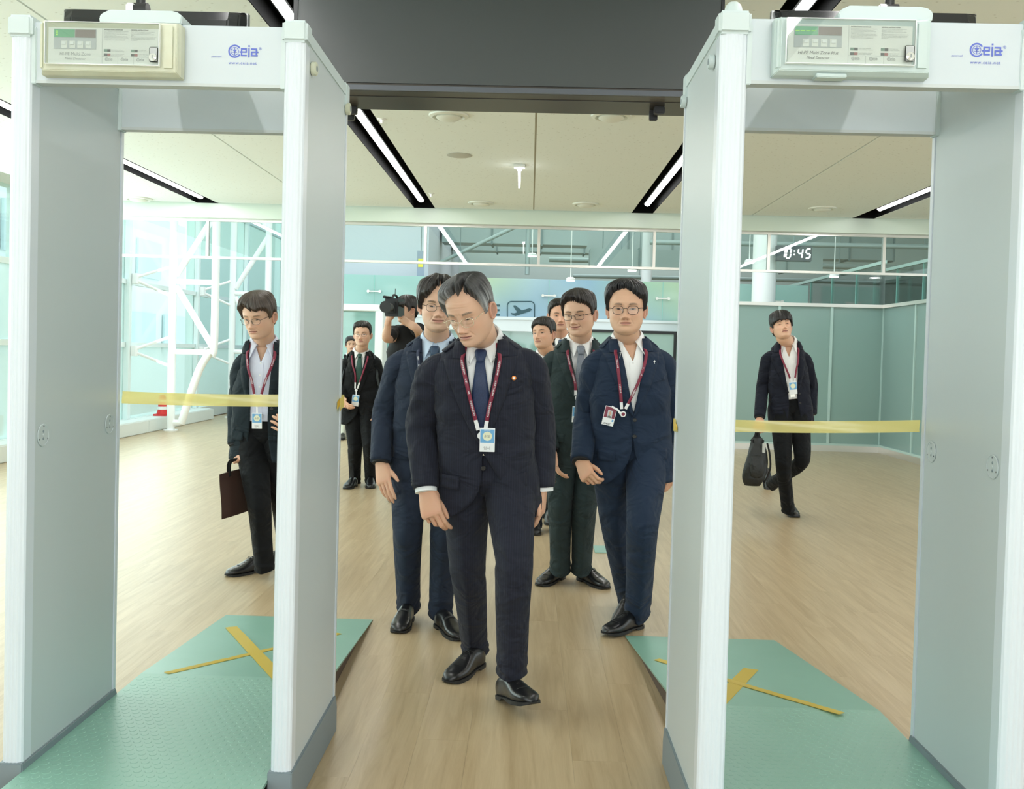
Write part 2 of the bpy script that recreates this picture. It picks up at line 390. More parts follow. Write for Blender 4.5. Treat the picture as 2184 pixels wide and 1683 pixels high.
for i in range(len(bd)-1):
    MB().box(bd[i]+0.02, bd[i+1]-0.02, YT-0.005, YT+0.005, 2.505, 2.955).build('glass_pane', M_gclear, f)

# ================================================================ LEFT: GLAZED FACADE
XF = -6.05
w = struct(empty('wall_left', (XF, 9, 0)))
kb_ = struct(MB().box(XF+0.02, XF+0.28, -3.5, 17.4, 0, 0.20).build('trim_2', mat('kerb_white', (0.80, 0.86, 0.84), 0.5), None, bevel=0.006, origin=(XF, 7, 0))); kb_['label'] = 'low white kerb along the glazed wall'
MB().box(XF-0.30, XF+0.01, -3.5, 26.4, 0, 0.20).build('sill', mat('kerb_white', (0.80, 0.86, 0.84), 0.5), w)
for k in range(7): MB().box(XF+0.28, XF+0.287, -3.5+k*3+0.01, -3.5+(k+1)*3-0.01, 0.01, 0.185).build('kerb_panel', mat('kerb_white', (0.80, 0.86, 0.84)), kb_)
my = [2.4+3.0*k for k in range(-2, 9)]
for y in my:
    if y > 26.5: continue
    MB().box(XF-0.22, XF-0.02, y-0.035, y+0.035, 0.2, 6.5).build('mullion', M_mull, w)
    MB().box(XF-0.02, XF+0.015, y-0.05, y+0.05, 0.2, 6.5).build('mullion_cap', M_mull, w)
for z in (1.33, 2.28, 4.0):
    MB().box(XF-0.10, XF-0.03, -3.6, 26.4, z-0.035, z+0.035).build('transom_bar', M_mull, w)
for i in range(len(my)-1):
    for (z0, z1, mm) in ((0.2, 1.3, M_gfrost2), (1.36, 2.25, M_gfrost2 if i in (4, 5) else M_gfac), (2.31, 3.97, M_gfac), (4.03, 6.5, M_gfac)):
        MB().box(XF-0.08, XF-0.065, my[i]+0.035, my[i+1]-0.035, z0, z1).build('glass_pane', mm, w)

# white tubular trusses standing inside the facade
def truss(Y, label):
    t = empty('tube_truss', (-5.58, Y, 0), label, 'truss', 'white tube trusses by the glazed wall')
    X1, X2 = -5.58, -4.92
    def zz(py, X): return 1.37+(738-py)/2050*14.9
    m = M_wsteel
    MB().cyl((X1, Y, 0), (X1, Y, 6.4), 0.06).build('column', m, t, smooth=True, auto=40)
    MB().tube(crom([(X2, Y, 6.4), (X2, Y, 3.6), (X2, Y, 1.42), (X2-0.07, Y, 1.24), (X2-0.24, Y, 0.93), (X1+0.16, Y, 0.12)], 30), 0.06, 16).build('bent_column', m, t, smooth=True, auto=40)
    MB().cyl((X1+0.17, Y, 0.13), (X1, Y, 0.13), 0.045).build('foot_stub', m, t, smooth=True, auto=40)
    for z in (2.33, 1.24): MB().cyl((X1, Y, z), (X2-(0.0 if z > 2 else 0.07), Y, z), 0.042).build('tie_tube', m, t, smooth=True, auto=40)
    MB().cyl((X1+0.05, Y, 2.42), (X2, Y, 3.42), 0.048).build('diagonal_tube', m, t, smooth=True, auto=40)
    MB().cyl((X1+0.05, Y, 2.26), (X2-0.02, Y, 1.32), 0.048).build('diagonal_tube', m, t, smooth=True, auto=40)
    MB().cyl((X1, Y, 4.5), (X2, Y, 3.5), 0.048).build('diagonal_tube', m, t, smooth=True, auto=40)
    for z in (2.33, 1.24):
        MB().box(XF+0.02, XF+0.09, Y-0.48, Y-0.36, z-0.08, z+0.08).build('bracket_plate', m, t, bevel=0.005)
        MB().cyl((XF+0.05, Y-0.42, z+0.02), (X1, Y, z+0.24), 0.022).build('strut', m, t, smooth=True, auto=40)
        MB().cyl((XF+0.05, Y-0.42, z-0.02), (X1, Y, z-0.24), 0.022).build('strut', m, t, smooth=True, auto=40)
    MB().cyl((X1, Y, 0), (X1, Y, 0.02), 0.11).build('base_plate', m, t, smooth=True, auto=40)
    return t
truss(14.9, 'white tube truss with bent column, nearer of the two by the glazed wall')
truss(17.9, 'white tube truss farther along the glazed wall, behind the man carrying a briefcase')
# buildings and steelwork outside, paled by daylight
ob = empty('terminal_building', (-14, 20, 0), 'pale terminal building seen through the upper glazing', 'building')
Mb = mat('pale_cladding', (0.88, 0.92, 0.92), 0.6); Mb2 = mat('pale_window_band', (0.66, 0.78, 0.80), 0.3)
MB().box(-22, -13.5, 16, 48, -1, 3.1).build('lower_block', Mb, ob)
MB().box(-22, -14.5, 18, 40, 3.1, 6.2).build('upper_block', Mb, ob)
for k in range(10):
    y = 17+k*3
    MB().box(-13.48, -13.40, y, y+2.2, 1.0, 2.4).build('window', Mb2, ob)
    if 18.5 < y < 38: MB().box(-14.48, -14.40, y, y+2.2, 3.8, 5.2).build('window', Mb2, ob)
struct(MB().box(-40, XF-0.3, -10, 60, -1.2, -0.9).build('ground', mat('apron_concrete', (0.78, 0.82, 0.80), 0.9)))
# red cone on the kerb
x, y, z = -5.89, 15.35, 0.2
t = empty('traffic_cone', (x, y, z), 'small red cone with white bands standing on the kerb', 'cone')
def ringz(prof, n=24): return [[(x+r*math.cos(a), y+r*math.sin(a), z+h) for a in np.linspace(0, 2*PI, n, endpoint=False)] for r, h in prof]
Mred = mat('red_plastic', (0.70, 0.03, 0.03), 0.4)
MB().box(x-0.10, x+0.10, y-0.14, y+0.14, z, z+0.03).build('base', Mred, t, bevel=0.006)
MB().rings(ringz([(0.09, 0.03), (0.075, 0.08), (0.05, 0.30), (0.035, 0.33), (0.03, 0.335)])).build('body', Mred, t, smooth=True, auto=40)
MB().rings(ringz([(0.0735, 0.10), (0.067, 0.15)])).build('white_band', M_white, t, smooth=True, auto=40)
MB().rings(ringz([(0.060, 0.22), (0.056, 0.26)])).build('white_band', M_white, t, smooth=True, auto=40)

# ================================================================ RIGHT: FROSTED WALLS
def glass_wall(name, label, P, Q, ztop, nposts, mat_lo, upper=None, kick=0.12, cat='glass partition', panes=None):
    """framed partition from P to Q (x,y); panes of mat_lo up to ztop, clear panes above to `upper`"""
    P = np.array(P, float); Q = np.array(Q, float); L_ = np.linalg.norm(Q-P); d = (Q-P)/L_; nrm = np.array([-d[1], d[0]])
    root = empty(name, (P[0], P[1], 0), label, cat)
    def bx(s0, s1, h, z0, z1, nm, mm):
        c4 = [P+d*s0-nrm*h, P+d*s1-nrm*h, P+d*s1+nrm*h, P+d*s0+nrm*h]
        return MB().poly([(*q, z0) for q in c4], (0, 0, z1-z0)).build(nm, mm, root)
    Mfr = mat('mint_alu_frame', (0.55, 0.72, 0.68), 0.35, metal=0.3)
    bx(0, L_, 0.03, 0.0, kick-0.03, 'kick_rail', M_alu); bx(0, L_, 0.035, kick-0.03, kick, 'bottom_rail', Mfr)
    bx(0, L_, 0.04, ztop-0.03, ztop+0.02, 'top_rail', M_alu)
    S = np.linspace(0, L_, nposts)
    for s in S: bx(max(s-0.02, 0), min(s+0.02, L_), 0.025, kick, ztop-0.03, 'post', Mfr)
    for i in range(nposts-1): bx(S[i]+0.02, S[i+1]-0.02, 0.006, kick, ztop-0.03, 'glass_pane', mat_lo)
    if upper:
        for i in range(nposts-1):
            bx(S[i]+0.006, S[i+1]-0.006, 0.006, ztop+0.02, upper, 'clear_pane', M_gclear)
            bx(S[i+1]-0.006, S[i+1]+0.006, 0.012, ztop+0.02, upper, 'pane_edge', M_gedge)
        bx(0, L_, 0.02, upper, upper+0.05, 'cap_rail', Mfr)
    return root
YW = 14.55
glass_wall('frosted_wall', 'teal frosted glass wall behind the young man holding a black bag', (2.95, YW), (XR, YW), 2.20, 4, M_gfrost)
glass_wall('side_glass_wall', 'glass side wall coming forward from the corner of the frosted wall', (XR, YW), (XR, 9.6), 2.20, 5, M_gfrost)
glass_wall('receding_glass_wall', 'glass side wall running back behind the frosted wall with clear panes above', (XR+0.02, YW+0.06), (XR+0.02, 21.0), 2.20, 6, M_gfrost, upper=2.85)
glass_wall('upper_glass_row', 'row of clear glass panes above the near side wall', (XR+0.7, 12.75), (XR+0.7, 17.0), 2.20, 5, M_gfrost, upper=2.9)

# ================================================================ FAR LOBBY
YG = 18.2
def gx(px, Y=YG, py=640): return float(at(px, py, Y)[0])
def gz(px, py, Y=YG): return float(at(px, py, Y)[2])
def print_mat():
    """blue, green and yellow soft blotches printed on the mint glass"""
    m = bpy.data.materials.new('printed_glass'); m.use_nodes = True; nt = m.node_tree; N = nt.nodes.new; L = nt.links.new
    nt.nodes.remove(nt.nodes['Principled BSDF']); out = nt.nodes['Material Output']
    g = N('ShaderNodeNewGeometry'); sp = N('ShaderNodeSeparateXYZ'); L(g.outputs['Position'], sp.inputs[0])
    def ramp(src, a, b_, cols):
        r = N('ShaderNodeMapRange'); r.inputs['From Min'].default_value = a; r.inputs['From Max'].default_value = b_; L(src, r.inputs['Value'])
        c_ = N('ShaderNodeValToRGB'); el = c_.color_ramp.elements
        while len(el) < len(cols): el.new(0.5)
        for i, (p, q) in enumerate(cols): el[i].position = p; el[i].color = (*q, 1)
        L(r.outputs[0], c_.inputs[0]); return c_.outputs[0]
    mint = (0.62, 0.86, 0.82); blue = (0.50, 0.70, 0.86); pale = (0.66, 0.82, 0.90); green = (0.62, 0.85, 0.70); yel = (0.74, 0.88, 0.68)
    c1 = ramp(sp.outputs['X'], -3.6, 4.2, [(0, mint), (0.28, mint), (0.36, yel), (0.47, pale), (0.60, blue), (0.72, green), (0.82, yel), (0.95, mint)])
    c2 = ramp(sp.outputs['X'], -3.6, 4.2, [(0, mint), (0.28, mint), (0.36, blue), (0.47, blue), (0.55, pale), (0.70, blue), (0.85, green), (0.95, mint)])
    z = N('ShaderNodeMapRange'); z.inputs['From Min'].default_value = 1.95; z.inputs['From Max'].default_value = 2.75; L(sp.outputs['Z'], z.inputs['Value'])
    mx = N('ShaderNodeMix'); mx.data_type = 'RGBA'; L(z.outputs[0], mx.inputs['Factor']); L(c2, mx.inputs['A']); L(c1, mx.inputs['B'])
    df = N('ShaderNodeBsdfDiffuse'); tl = N('ShaderNodeBsdfTranslucent'); L(mx.outputs['Result'], df.inputs[0]); L(mx.outputs['Result'], tl.inputs[0])
    ms = N('ShaderNodeMixShader'); ms.inputs[0].default_value = 0.5; L(df.outputs[0], ms.inputs[1]); L(tl.outputs[0], ms.inputs[2])
    tr = N('ShaderNodeBsdfTransparent'); tr.inputs[0].default_value = (0.8, 0.95, 0.92, 1)
    m2 = N('ShaderNodeMixShader'); m2.inputs[0].default_value = 0.82; L(tr.outputs[0], m2.inputs[1]); L(ms.outputs[0], m2.inputs[2])
    gl = N('ShaderNodeBsdfGlossy'); gl.inputs['Roughness'].default_value = 0.1; m3 = N('ShaderNodeMixShader'); m3.inputs[0].default_value = 0.06
    L(m2.outputs[0], m3.inputs[1]); L(gl.outputs[0], m3.inputs[2]); L(m3.outputs[0], out.inputs['Surface'])
    return m
M_print = print_mat()
gw = empty('gate_glass_wall', (0, YG, 0), 'mint glass wall with blue and green print and an aircraft pictogram', 'glass wall')
zt, zb = 2.76, 2.03
px_j = [640, 798, 985, 1170, 1413, 1655]
xj = [gx(p) for p in px_j]; xj = [gx(604)]+xj+[5.2]; xj = sorted(xj)
for i in range(len(xj)-1):
    MB().box(xj[i]+0.006, xj[i+1]-0.006, YG-0.006, YG+0.006, zb, zt).build('glass_pane', M_print, gw)
for x in xj[1:-1]:
    MB().box(x-0.006, x+0.006, YG-0.007, YG+0.007, zb, zt).build('glass_joint', M_gedge, gw)
    for z in (2.45,):
        for s in (-1, 1): MB().cyl((x+s*0.11, YG-0.05, z), (x+s*0.11, YG-0.008, z), 0.028, 14).build('glass_clamp', M_alu, gw, smooth=True, auto=40)
        MB().box(x-0.12, x+0.12, YG-0.04, YG-0.025, z-0.012, z+0.012).build('clamp_arm', M_alu, gw)
MB().box(gx(604), 5.2, YG-0.16, YG+0.16, 1.98, 2.03).build('header_lip', M_alub, gw)
MB().box(gx(604), 5.2, YG-0.12, YG+0.12, 1.76, 1.98).build('header_beam', M_alub, gw)
for i in range(len(xj)-1):
    MB().box(xj[i]+0.02, xj[i+1]-0.02, YG-0.006, YG+0.006, 0.10, 1.76).build('lower_pane', M_gmint, gw)
MB().box(gx(604), 5.2, YG-0.03, YG+0.03, 0, 0.10).build('bottom_rail', M_alu, gw)
# pictogram and lettering on the print
M_sign = mat('sign_charcoal', (0.035, 0.09, 0.11), 0.5)
def onwall(px, py): p = at(px, py, YG-0.010); return np.array([p[0], YG-0.010, p[2]])
def wall_poly(name, pts, parent, d=-0.004, mm=None): return MB().poly([onwall(*p) for p in pts], (0, d, 0)).build(name, mm or M_sign, parent)
# outline of the rounded square, open where the header hides it
def rsq(x0, y0, x1, y1, r, n=6):
    out = []
    for (cx, cy, a0) in ((x1-r, y0+r, -90), (x1-r, y1-r, 0), (x0+r, y1-r, 90), (x0+r, y0+r, 180)):
        for k in range(n+1):
            a = math.radians(a0+90*k/n); out.append((cx+r*math.cos(a), cy+r*math.sin(a)))
    return out
pts = [onwall(*p) for p in rsq(1082, 643, 1140, 695, 9)]
pts.append(pts[0]); MB().tube(pts, 0.010, 6).build('pictogram_border', M_sign, gw)
plane = [(1094, 652), (1099, 651), (1113, 662), (1130, 657), (1135, 660), (1130, 664), (1112, 670), (1099, 674), (1090, 670), (1089, 667), (1094, 668), (1098, 668), (1103, 666)]
wall_poly('aircraft_pictogram', plane, gw)
text_mesh('lettering', 'Boarding', 1, (0, 0, 0), (1, 0, 0), (0, 0, 1), M_sign, gw) if False else None
p = onwall(862, 680); text_mesh('lettering', 'ga', 0.34, (p[0], YG-0.012, p[2]), (1, 0, 0), (0, 0, 1), M_sign, gw, bold=0.02)
p = onwall(897, 664); text_mesh('lettering', 'ng', 0.34, (p[0], YG-0.012, p[2]), (1, 0, 0), (0, 0, 1), M_sign, gw, bold=0.02)
p = onwall(1056, 673); text_mesh('lettering', 'E', 0.30, (p[0]-0.06, YG-0.012, p[2]), (1, 0, 0), (0, 0, 1), M_sign, gw, bold=0.02)
# white portal
pt = empty('white_portal', (gx(770), 16.6, 0), 'white framed portal with mint panel, left of the cameraman', 'portal')
Yp = 16.6; x0, x1 = gx(640, Yp), gx(823, Yp); xi = gx(806, Yp); z1 = gz(770, 650, Yp); z0_ = gz(770, 664, Yp)
MB().box(x0, x1, Yp-0.25, Yp+0.25, z0_, z1).build('head', M_white, pt, bevel=0.01)
MB().box(xi, x1, Yp-0.25, Yp+0.25, 0, z0_).build('jamb', M_white, pt, bevel=0.01)
MB().box(x0, x0+0.15, Yp-0.25, Yp+0.25, 0, z0_).build('jamb', M_white, pt, bevel=0.01)
MB().box(x0+0.15, xi, Yp+0.1, Yp+0.12, 0, z0_).build('panel', M_gmint, pt)
# door opening with dark frame in the far wall
dr = empty('dark_framed_door', (gx(1400), YG-0.2, 0), 'grey glass door with thin black frame behind the man in blue', 'door')
x0, x1 = gx(1240, YG-0.2), gx(1445, YG-0.2); zt_ = gz(1390, 706, YG-0.2)
Mdk = mat('black_frame', (0.02, 0.02, 0.022), 0.4)
MB().box(x0, x1, YG-0.24, YG-0.18, zt_-0.05, zt_).build('head', Mdk, dr)
for x in (x0, x1-0.05, (x0+x1)/2): MB().box(x, x+0.05, YG-0.24, YG-0.18, 0, zt_-0.05).build('jamb', Mdk, dr)
MB().box(x0+0.05, x1-0.05, YG-0.215, YG-0.205, 0.02, zt_-0.05).build('leaf', mat('grey_green_panel', (0.36, 0.50, 0.45), 0.4), dr)
# hall beyond
struct(MB().box(-9.5, 11.5, 27.0, 27.3, -0.01, 8.0).build('wall_back', mat('far_wall', (0.58, 0.68, 0.66), 0.8)))
struct(MB().box(11.2, 11.5, 12.6, 27.0, -0.01, 8.0).build('wall_right', mat('far_wall2', (0.56, 0.64, 0.62), 0.8)))
dk = struct(MB().box(-6.0, 11.5, 12.6, 27.0, 6.6, 6.9).build('ceiling_1', mat('lobby_slab', (0.42, 0.50, 0.49), 0.9)))
dk['label'] = 'grey unfinished lobby ceiling'
pw = struct(MB().box(-4.6, -2.05, 19.0, 27.0, 0, 5.6).build('wall_lobby', mat('lilac_grey_wall', (0.62, 0.66, 0.72), 0.6)))
# round columns
for (pxl, pxr, Yc, lab) in ((1369, 1391, 21.0, 'white round column rising behind the glass wall, nearer the middle'), (1606, 1656, 17.4, 'thick white round column seen through the right detector')):
    xa = gx(pxl, Yc, 550); xb = gx(pxr, Yc, 550)
    t = MB().cyl(((xa+xb)/2, Yc, 0), ((xa+xb)/2, Yc, 6.6), (xb-xa)/2, 32).build('round_column', M_wsteel, smooth=True, auto=40); tag(t, lab, 'column', 'round white columns')
# ducts and pipes
Mduct = mat('grey_duct', (0.40, 0.49, 0.48), 0.5, metal=0.3); Mduct2 = mat('dark_duct', (0.22, 0.30, 0.30), 0.6)
for i, (x0, x1, y, z0, z1, lab) in enumerate([(-2.0, 1.2, 21.5, 3.75, 4.15, 'grey duct low above the glass wall, left of the middle'), (1.3, 6.5, 22.0, 3.35, 3.75, 'grey duct low above the glass wall, right of the middle'),
        (2.0, 9.0, 19.6, 4.05, 4.45, 'grey duct crossing above the clock'), (-2.0, 9.0, 24.5, 3.9, 4.5, 'long grey duct near the back wall')]):
    t = empty('air_duct', (x0, y, z0), lab, 'duct', 'air ducts over the lobby')
    MB().box(x0, x1, y-0.3, y+0.3, z0, z1).build('casing', Mduct, t)
    n = int((x1-x0)/1.1)
    for xh in (x0+0.3, x1-0.3): MB().cyl((xh, y, z1), (xh, y, 6.62), 0.012, 6).build('hanger_rod', Mduct2, t)
    for k in range(1, n+1): MB().box(x0+k*1.1-0.02, x0+k*1.1+0.02, y-0.33, y+0.33, z0-0.03, z1+0.03).build('flange', Mduct2, t)
for i, (x0, y0, z0, x1, y1, z1, r) in enumerate([(-1.9, 20, 3.2, 0.1, 20, 4.2, 0.04), (-0.1, 20.2, 3.0, -0.1, 20.2, 6.6, 0.05), (0.4, 23, 3.6, 9, 23, 3.6, 0.06), (1.0, 23.4, 3.25, 9, 23.4, 3.3, 0.05), (2.3, 19, 3.6, 9.0, 19, 3.65, 0.05)]):
    t = MB().cyl((x0, y0, z0), (x1, y1, z1), r, 12).build('pipe', Mduct, smooth=True, auto=40, origin=(x0, y0, z0))
    if i != 1:
        for q in (0.2, 0.8): xx, zz = x0+(x1-x0)*q, z0+(z1-z0)*q; MB().cyl((xx, y0, zz), (xx, y0, 6.62), 0.008, 6).build('hanger_rod', Mduct2, t)
    tag(t, ['thin sloping grey pipe above the glass wall', 'upright grey pipe above the glass wall', 'long grey pipe below the far duct', 'lowest long grey pipe at the back of the lobby', 'grey pipe passing just under the clock'][i], 'pipe', 'pipes over the lobby')
for i, (px, py) in enumerate([(1135, 546), (1217, 598), (1348, 577), (1779, 590), (1598, 560)]):
    Yd = 16.0; p = at(px, py, Yd)
    t = empty('pendant_light', (p[0], p[1], p[2]), ['round pendant light above the aircraft sign', 'round pendant light low behind the transom rail', 'round pendant light near the thin column', 'round pendant light under the clock', 'round pendant light left of the clock'][i], 'pendant light', 'round pendant lights in the lobby')
    MB().rings([[(p[0]+r*math.cos(a), p[1]+r*math.sin(a), p[2]+h) for a in np.linspace(0, 2*PI, 20, endpoint=False)] for r, h in ((0.05, 0.05), (0.075, 0.03), (0.075, 0.0))]).build('housing', M_white, t, smooth=True, auto=40)
    MB().cyl((p[0], p[1], p[2]), (p[0], p[1], p[2]-0.012), 0.07).build('lamp', M_led_far, t)
    MB().cyl((p[0], p[1], p[2]+0.05), (p[0], p[1], 6.6), 0.008, 6).build('cord', M_white, t)
# yellow and blue wayfinding fin
Yq = 18.6; xa, xb = gx(890, Yq, 560), gx(905, Yq, 560)
t = empty('wayfinding_sign', (xa, Yq, gz(897, 600, Yq)), 'narrow upright sign with yellow arrow patch behind the transom', 'sign')
MB().box(xa, xb, Yq-0.03, Yq+0.03, gz(897, 640, Yq), gz(897, 535, Yq)).build('board', mat('sign_blue_grey', (0.30, 0.36, 0.46), 0.4), t)
MB().cyl(((xa+xb)/2, Yq, gz(897, 535, Yq)), ((xa+xb)/2, Yq, 6.62), 0.01, 6).build('hanger_rod', Mduct2, t)
MB().box(xa+0.02, xb-0.02, Yq-0.035, Yq-0.031, gz(897, 570, Yq), gz(897, 552, Yq)).build('yellow_patch', mat('sign_yellow', (0.85, 0.75, 0.08), 0.4), t)
# LED clock
Yk = 17.0; a_ = at(1659, 523, Yk); b__ = at(1731, 558, Yk)
t = empty('digital_clock', (a_[0], Yk, b__[2]), 'hanging digital clock showing 10:45 in white digits', 'clock')
MB().box(a_[0]-0.02, b__[0], Yk, Yk+0.12, b__[2], a_[2]).build('case', mat('clock_case', (0.10, 0.12, 0.13), 0.4), t, bevel=0.01)
MB().cyl(((a_[0]+b__[0])/2, Yk+0.06, a_[2]), ((a_[0]+b__[0])/2, Yk+0.06, 6.6), 0.012, 8).build('hanger', Mduct2, t)
M_dig = mat('clock_digits', (1, 1, 1), emit=(0.95, 1.0, 1.0), estr=3.0)
SEG = {'0': 'abcdef', '1': 'bc', '4': 'fgbc', '5': 'afgcd'}
def digit(ch, x, z, w_, h, sh=0.12):
    mb = MB(); t_ = 0.022
    P = {'a': (0, h, w_, h), 'b': (w_, h/2, w_, h), 'c': (w_, 0, w_, h/2), 'd': (0, 0, w_, 0), 'e': (0, 0, 0, h/2), 'f': (0, h/2, 0, h), 'g': (0, h/2, w_, h/2)}
    for s in SEG[ch]:
        u0, v0, u1, v1 = P[s]
        if u0 == u1: q = [(u0-t_/2, v0+0.01), (u0+t_/2, v0+0.01), (u0+t_/2, v1-0.01), (u0-t_/2, v1-0.01)]
        else: q = [(u0+0.01, v0-t_/2), (u1-0.01, v0-t_/2), (u1-0.01, v0+t_/2), (u0+0.01, v0+t_/2)]
        mb.poly([(x+u+v*sh, Yk-0.004, z+v) for u, v in q], (0, 0.004, 0))
    return mb
W_ = b__[0]-a_[0]; x0 = a_[0]+0.06; z0 = b__[2]+0.055; dw, dh = 0.075, 0.165
for ch, fx in (('1', 0.02), ('0', 0.19), ('4', 0.53), ('5', 0.76)): digit(ch, a_[0]+W_*fx+0.03, z0, dw, dh).build('digit', M_dig, t)
for zz in (0.05, 0.11): MB().box(a_[0]+W_*0.47, a_[0]+W_*0.47+0.022, Yk-0.004, Yk, z0+zz, z0+zz+0.022).build('colon_dot', M_dig, t)

# ================================================================ BLACK DISPLAY PANEL HUNG FROM THE CEILING
Yb = 4.5
xa, xb = float(at(626, 60, Yb)[0]), float(at(1541, 150, Yb)[0]); zb_ = float(at(1090, 199, Yb)[2])
t = empty('display_panel', ((xa+xb)/2, Yb, ZC), 'large dark grey display panel hanging from the ceiling between the detectors', 'display')
M_scr = mat('dark_screen', (0.054, 0.061, 0.062), 0.32, spec=0.5, bump=(900, 0.05, 0.0005))
M_bez = mat('black_bezel', (0.016, 0.017, 0.020), 0.35)
MB().box(xa, xb, Yb+0.005, Yb+0.36, zb_, ZC-0.002).build('casing', mat('display_casing', (0.055, 0.048, 0.040), 0.32, metal=0.4), t, bevel=0.004)
MB().box(xa+0.022, xb-0.016, Yb-0.002, Yb+0.006, zb_+0.035, ZC-0.01).build('screen', M_scr, t)
for (q0, q1, r0, r1) in ((xa, xa+0.020, zb_, ZC-0.003), (xb-0.014, xb, zb_, ZC-0.003)): MB().box(q0, q1, Yb-0.006, Yb+0.006, r0, r1).build('bezel_bar', M_bez, t)
MB().box(xa+0.020, xb-0.014, Yb-0.006, Yb+0.006, zb_, zb_+0.024).build('bezel_bar', mat('bezel_slate', (0.09, 0.10, 0.12), 0.35), t)
MB().box(xa+0.004, xb-0.004, Yb+0.10, Yb+0.104, zb_-0.002, zb_+0.001).build('underside_seam', Mdk, t)
for px, py in ((752, 232), (1402, 232)):
    p = at_z(px, py, zb_)
    b2 = MB().box(p[0]-0.02, p[0]+0.03, p[1]-0.05, p[1]-0.01, zb_-0.035, zb_).build('fixing_clip', Mdk, t, bevel=0.004)
    MB().box(p[0]-0.035, p[0]+0.005, p[1]+0.02, p[1]+0.05, zb_-0.05, zb_).build('fixing_clip', Mdk, t, bevel=0.004)

# monitors seen from behind, over each detector
def monitor(pxl, pxr, pyt, Y, label, pole_px):
    a = at(pxl, pyt, Y); b_ = at(pxr, pyt+3, Y); zt_ = a[2]; x0, x1 = a[0], b_[0]
    t = empty('monitor', ((x0+x1)/2, Y, zt_), label, 'monitor', 'black monitors hung from the ceiling')
    Mm = mat('monitor_shell', (0.018, 0.019, 0.021), 0.22, spec=0.6)
    h = 0.46
    R = []
    for z, dy in ((0, 0.0), (-0.012, -0.035), (-0.05, -0.05), (-0.15, -0.065), (-h+0.05, -0.065), (-h, -0.02)):
        R.append([(x0+(0.0 if dy > -0.01 else 0.012), Y+0.02, zt_+z), (x0+(0.0 if dy > -0.01 else 0.02), Y+dy*0.6, zt_+z), (x0+0.06, Y+dy, zt_+z), (x1-0.06, Y+dy, zt_+z), (x1-(0.0 if dy > -0.01 else 0.02), Y+dy*0.6, zt_+z), (x1, Y+0.02, zt_+z)])
    MB().rings(R).build('back_shell', Mm, t, bevel=0.006)
    MB().box(x0-0.003, x1+0.003, Y+0.02, Y+0.045, zt_-h-0.004, zt_+0.004).build('front_frame', mat('monitor_frame', (0.35, 0.36, 0.37), 0.3, metal=0.6), t)
    for k in range(3): MB().box(x0+0.14, x1-0.14, Y-0.0665, Y-0.062, zt_-0.11-0.022*k, zt_-0.102-0.022*k).build('vent_slot', Mdk, t)
    xp_ = float(at(pole_px, 20, Y-0.12)[0])
    MB().cyl((xp_, Y-0.12, zt_-0.25), (xp_, Y-0.12, ZC+0.004), 0.018, 16).build('ceiling_pole', Mdk, t, smooth=True, auto=40)
    MB().box(xp_-0.06, xp_+0.06, Y-0.14, Y-0.06, zt_-0.30, zt_-0.14).build('mount_plate', Mdk, t, bevel=0.004)
    MB().cyl((xp_-0.03, Y-0.12, zt_-0.04), (xp_+0.03, Y-0.12, zt_-0.04), 0.028, 14).build('pole_joint', Mdk, t, smooth=True, auto=40)
    MB().box(xp_-0.05, xp_-0.014, Y-0.15, Y-0.10, zt_-0.10, zt_-0.02).build('cable_clip', M_white, t, bevel=0.006)
monitor(133, 525, 19, 3.95, 'black monitor seen from behind above the left detector', 300)
monitor(1650, 2086, 21, 3.95, 'black monitor seen from behind above the right detector', 1897)
# ================================================================ METAL DETECTOR GATES
M_panel = mat('grey_laminate', (0.52, 0.575, 0.585), 0.38, spec=0.5, bump=(700, 0.03, 0.0004))
M_post = mat('white_plastic', (0.65, 0.70, 0.75), 0.28, spec=0.5)
M_cap = mat('cap_plastic', (0.56, 0.64, 0.64), 0.4)
M_beam = mat('beam_grey_white', (0.55, 0.61, 0.64), 0.4)
M_beamund = mat('beam_underside', (0.52, 0.56, 0.56), 0.5)
M_kick = mat('blue_grey_plinth', (0.20, 0.245, 0.265), 0.5)
M_cream = mat('aged_cream_plastic', (0.60, 0.62, 0.49), 0.4, noise_mix=(14, (0.52, 0.50, 0.35), 0.5))
M_boxw = mat('box_pale_plastic', (0.52, 0.615, 0.60), 0.35)
M_face = mat('label_face', (0.84, 0.85, 0.80), 0.35)
M_greyp = mat('key_field_grey', (0.55, 0.58, 0.58), 0.4)
M_ink = mat('dark_print', (0.16, 0.16, 0.16), 0.6)
M_inkg = mat('grey_print', (0.42, 0.43, 0.42), 0.6)
M_blue = mat('logo_blue', (0.10, 0.14, 0.52), 0.5)
M_cover = glass_mat('acrylic_cover', (0.96, 0.98, 0.97), 0.05)
M_chrome = mat('chrome', (0.85, 0.85, 0.85), 0.12, metal=1.0)
M_tape = None
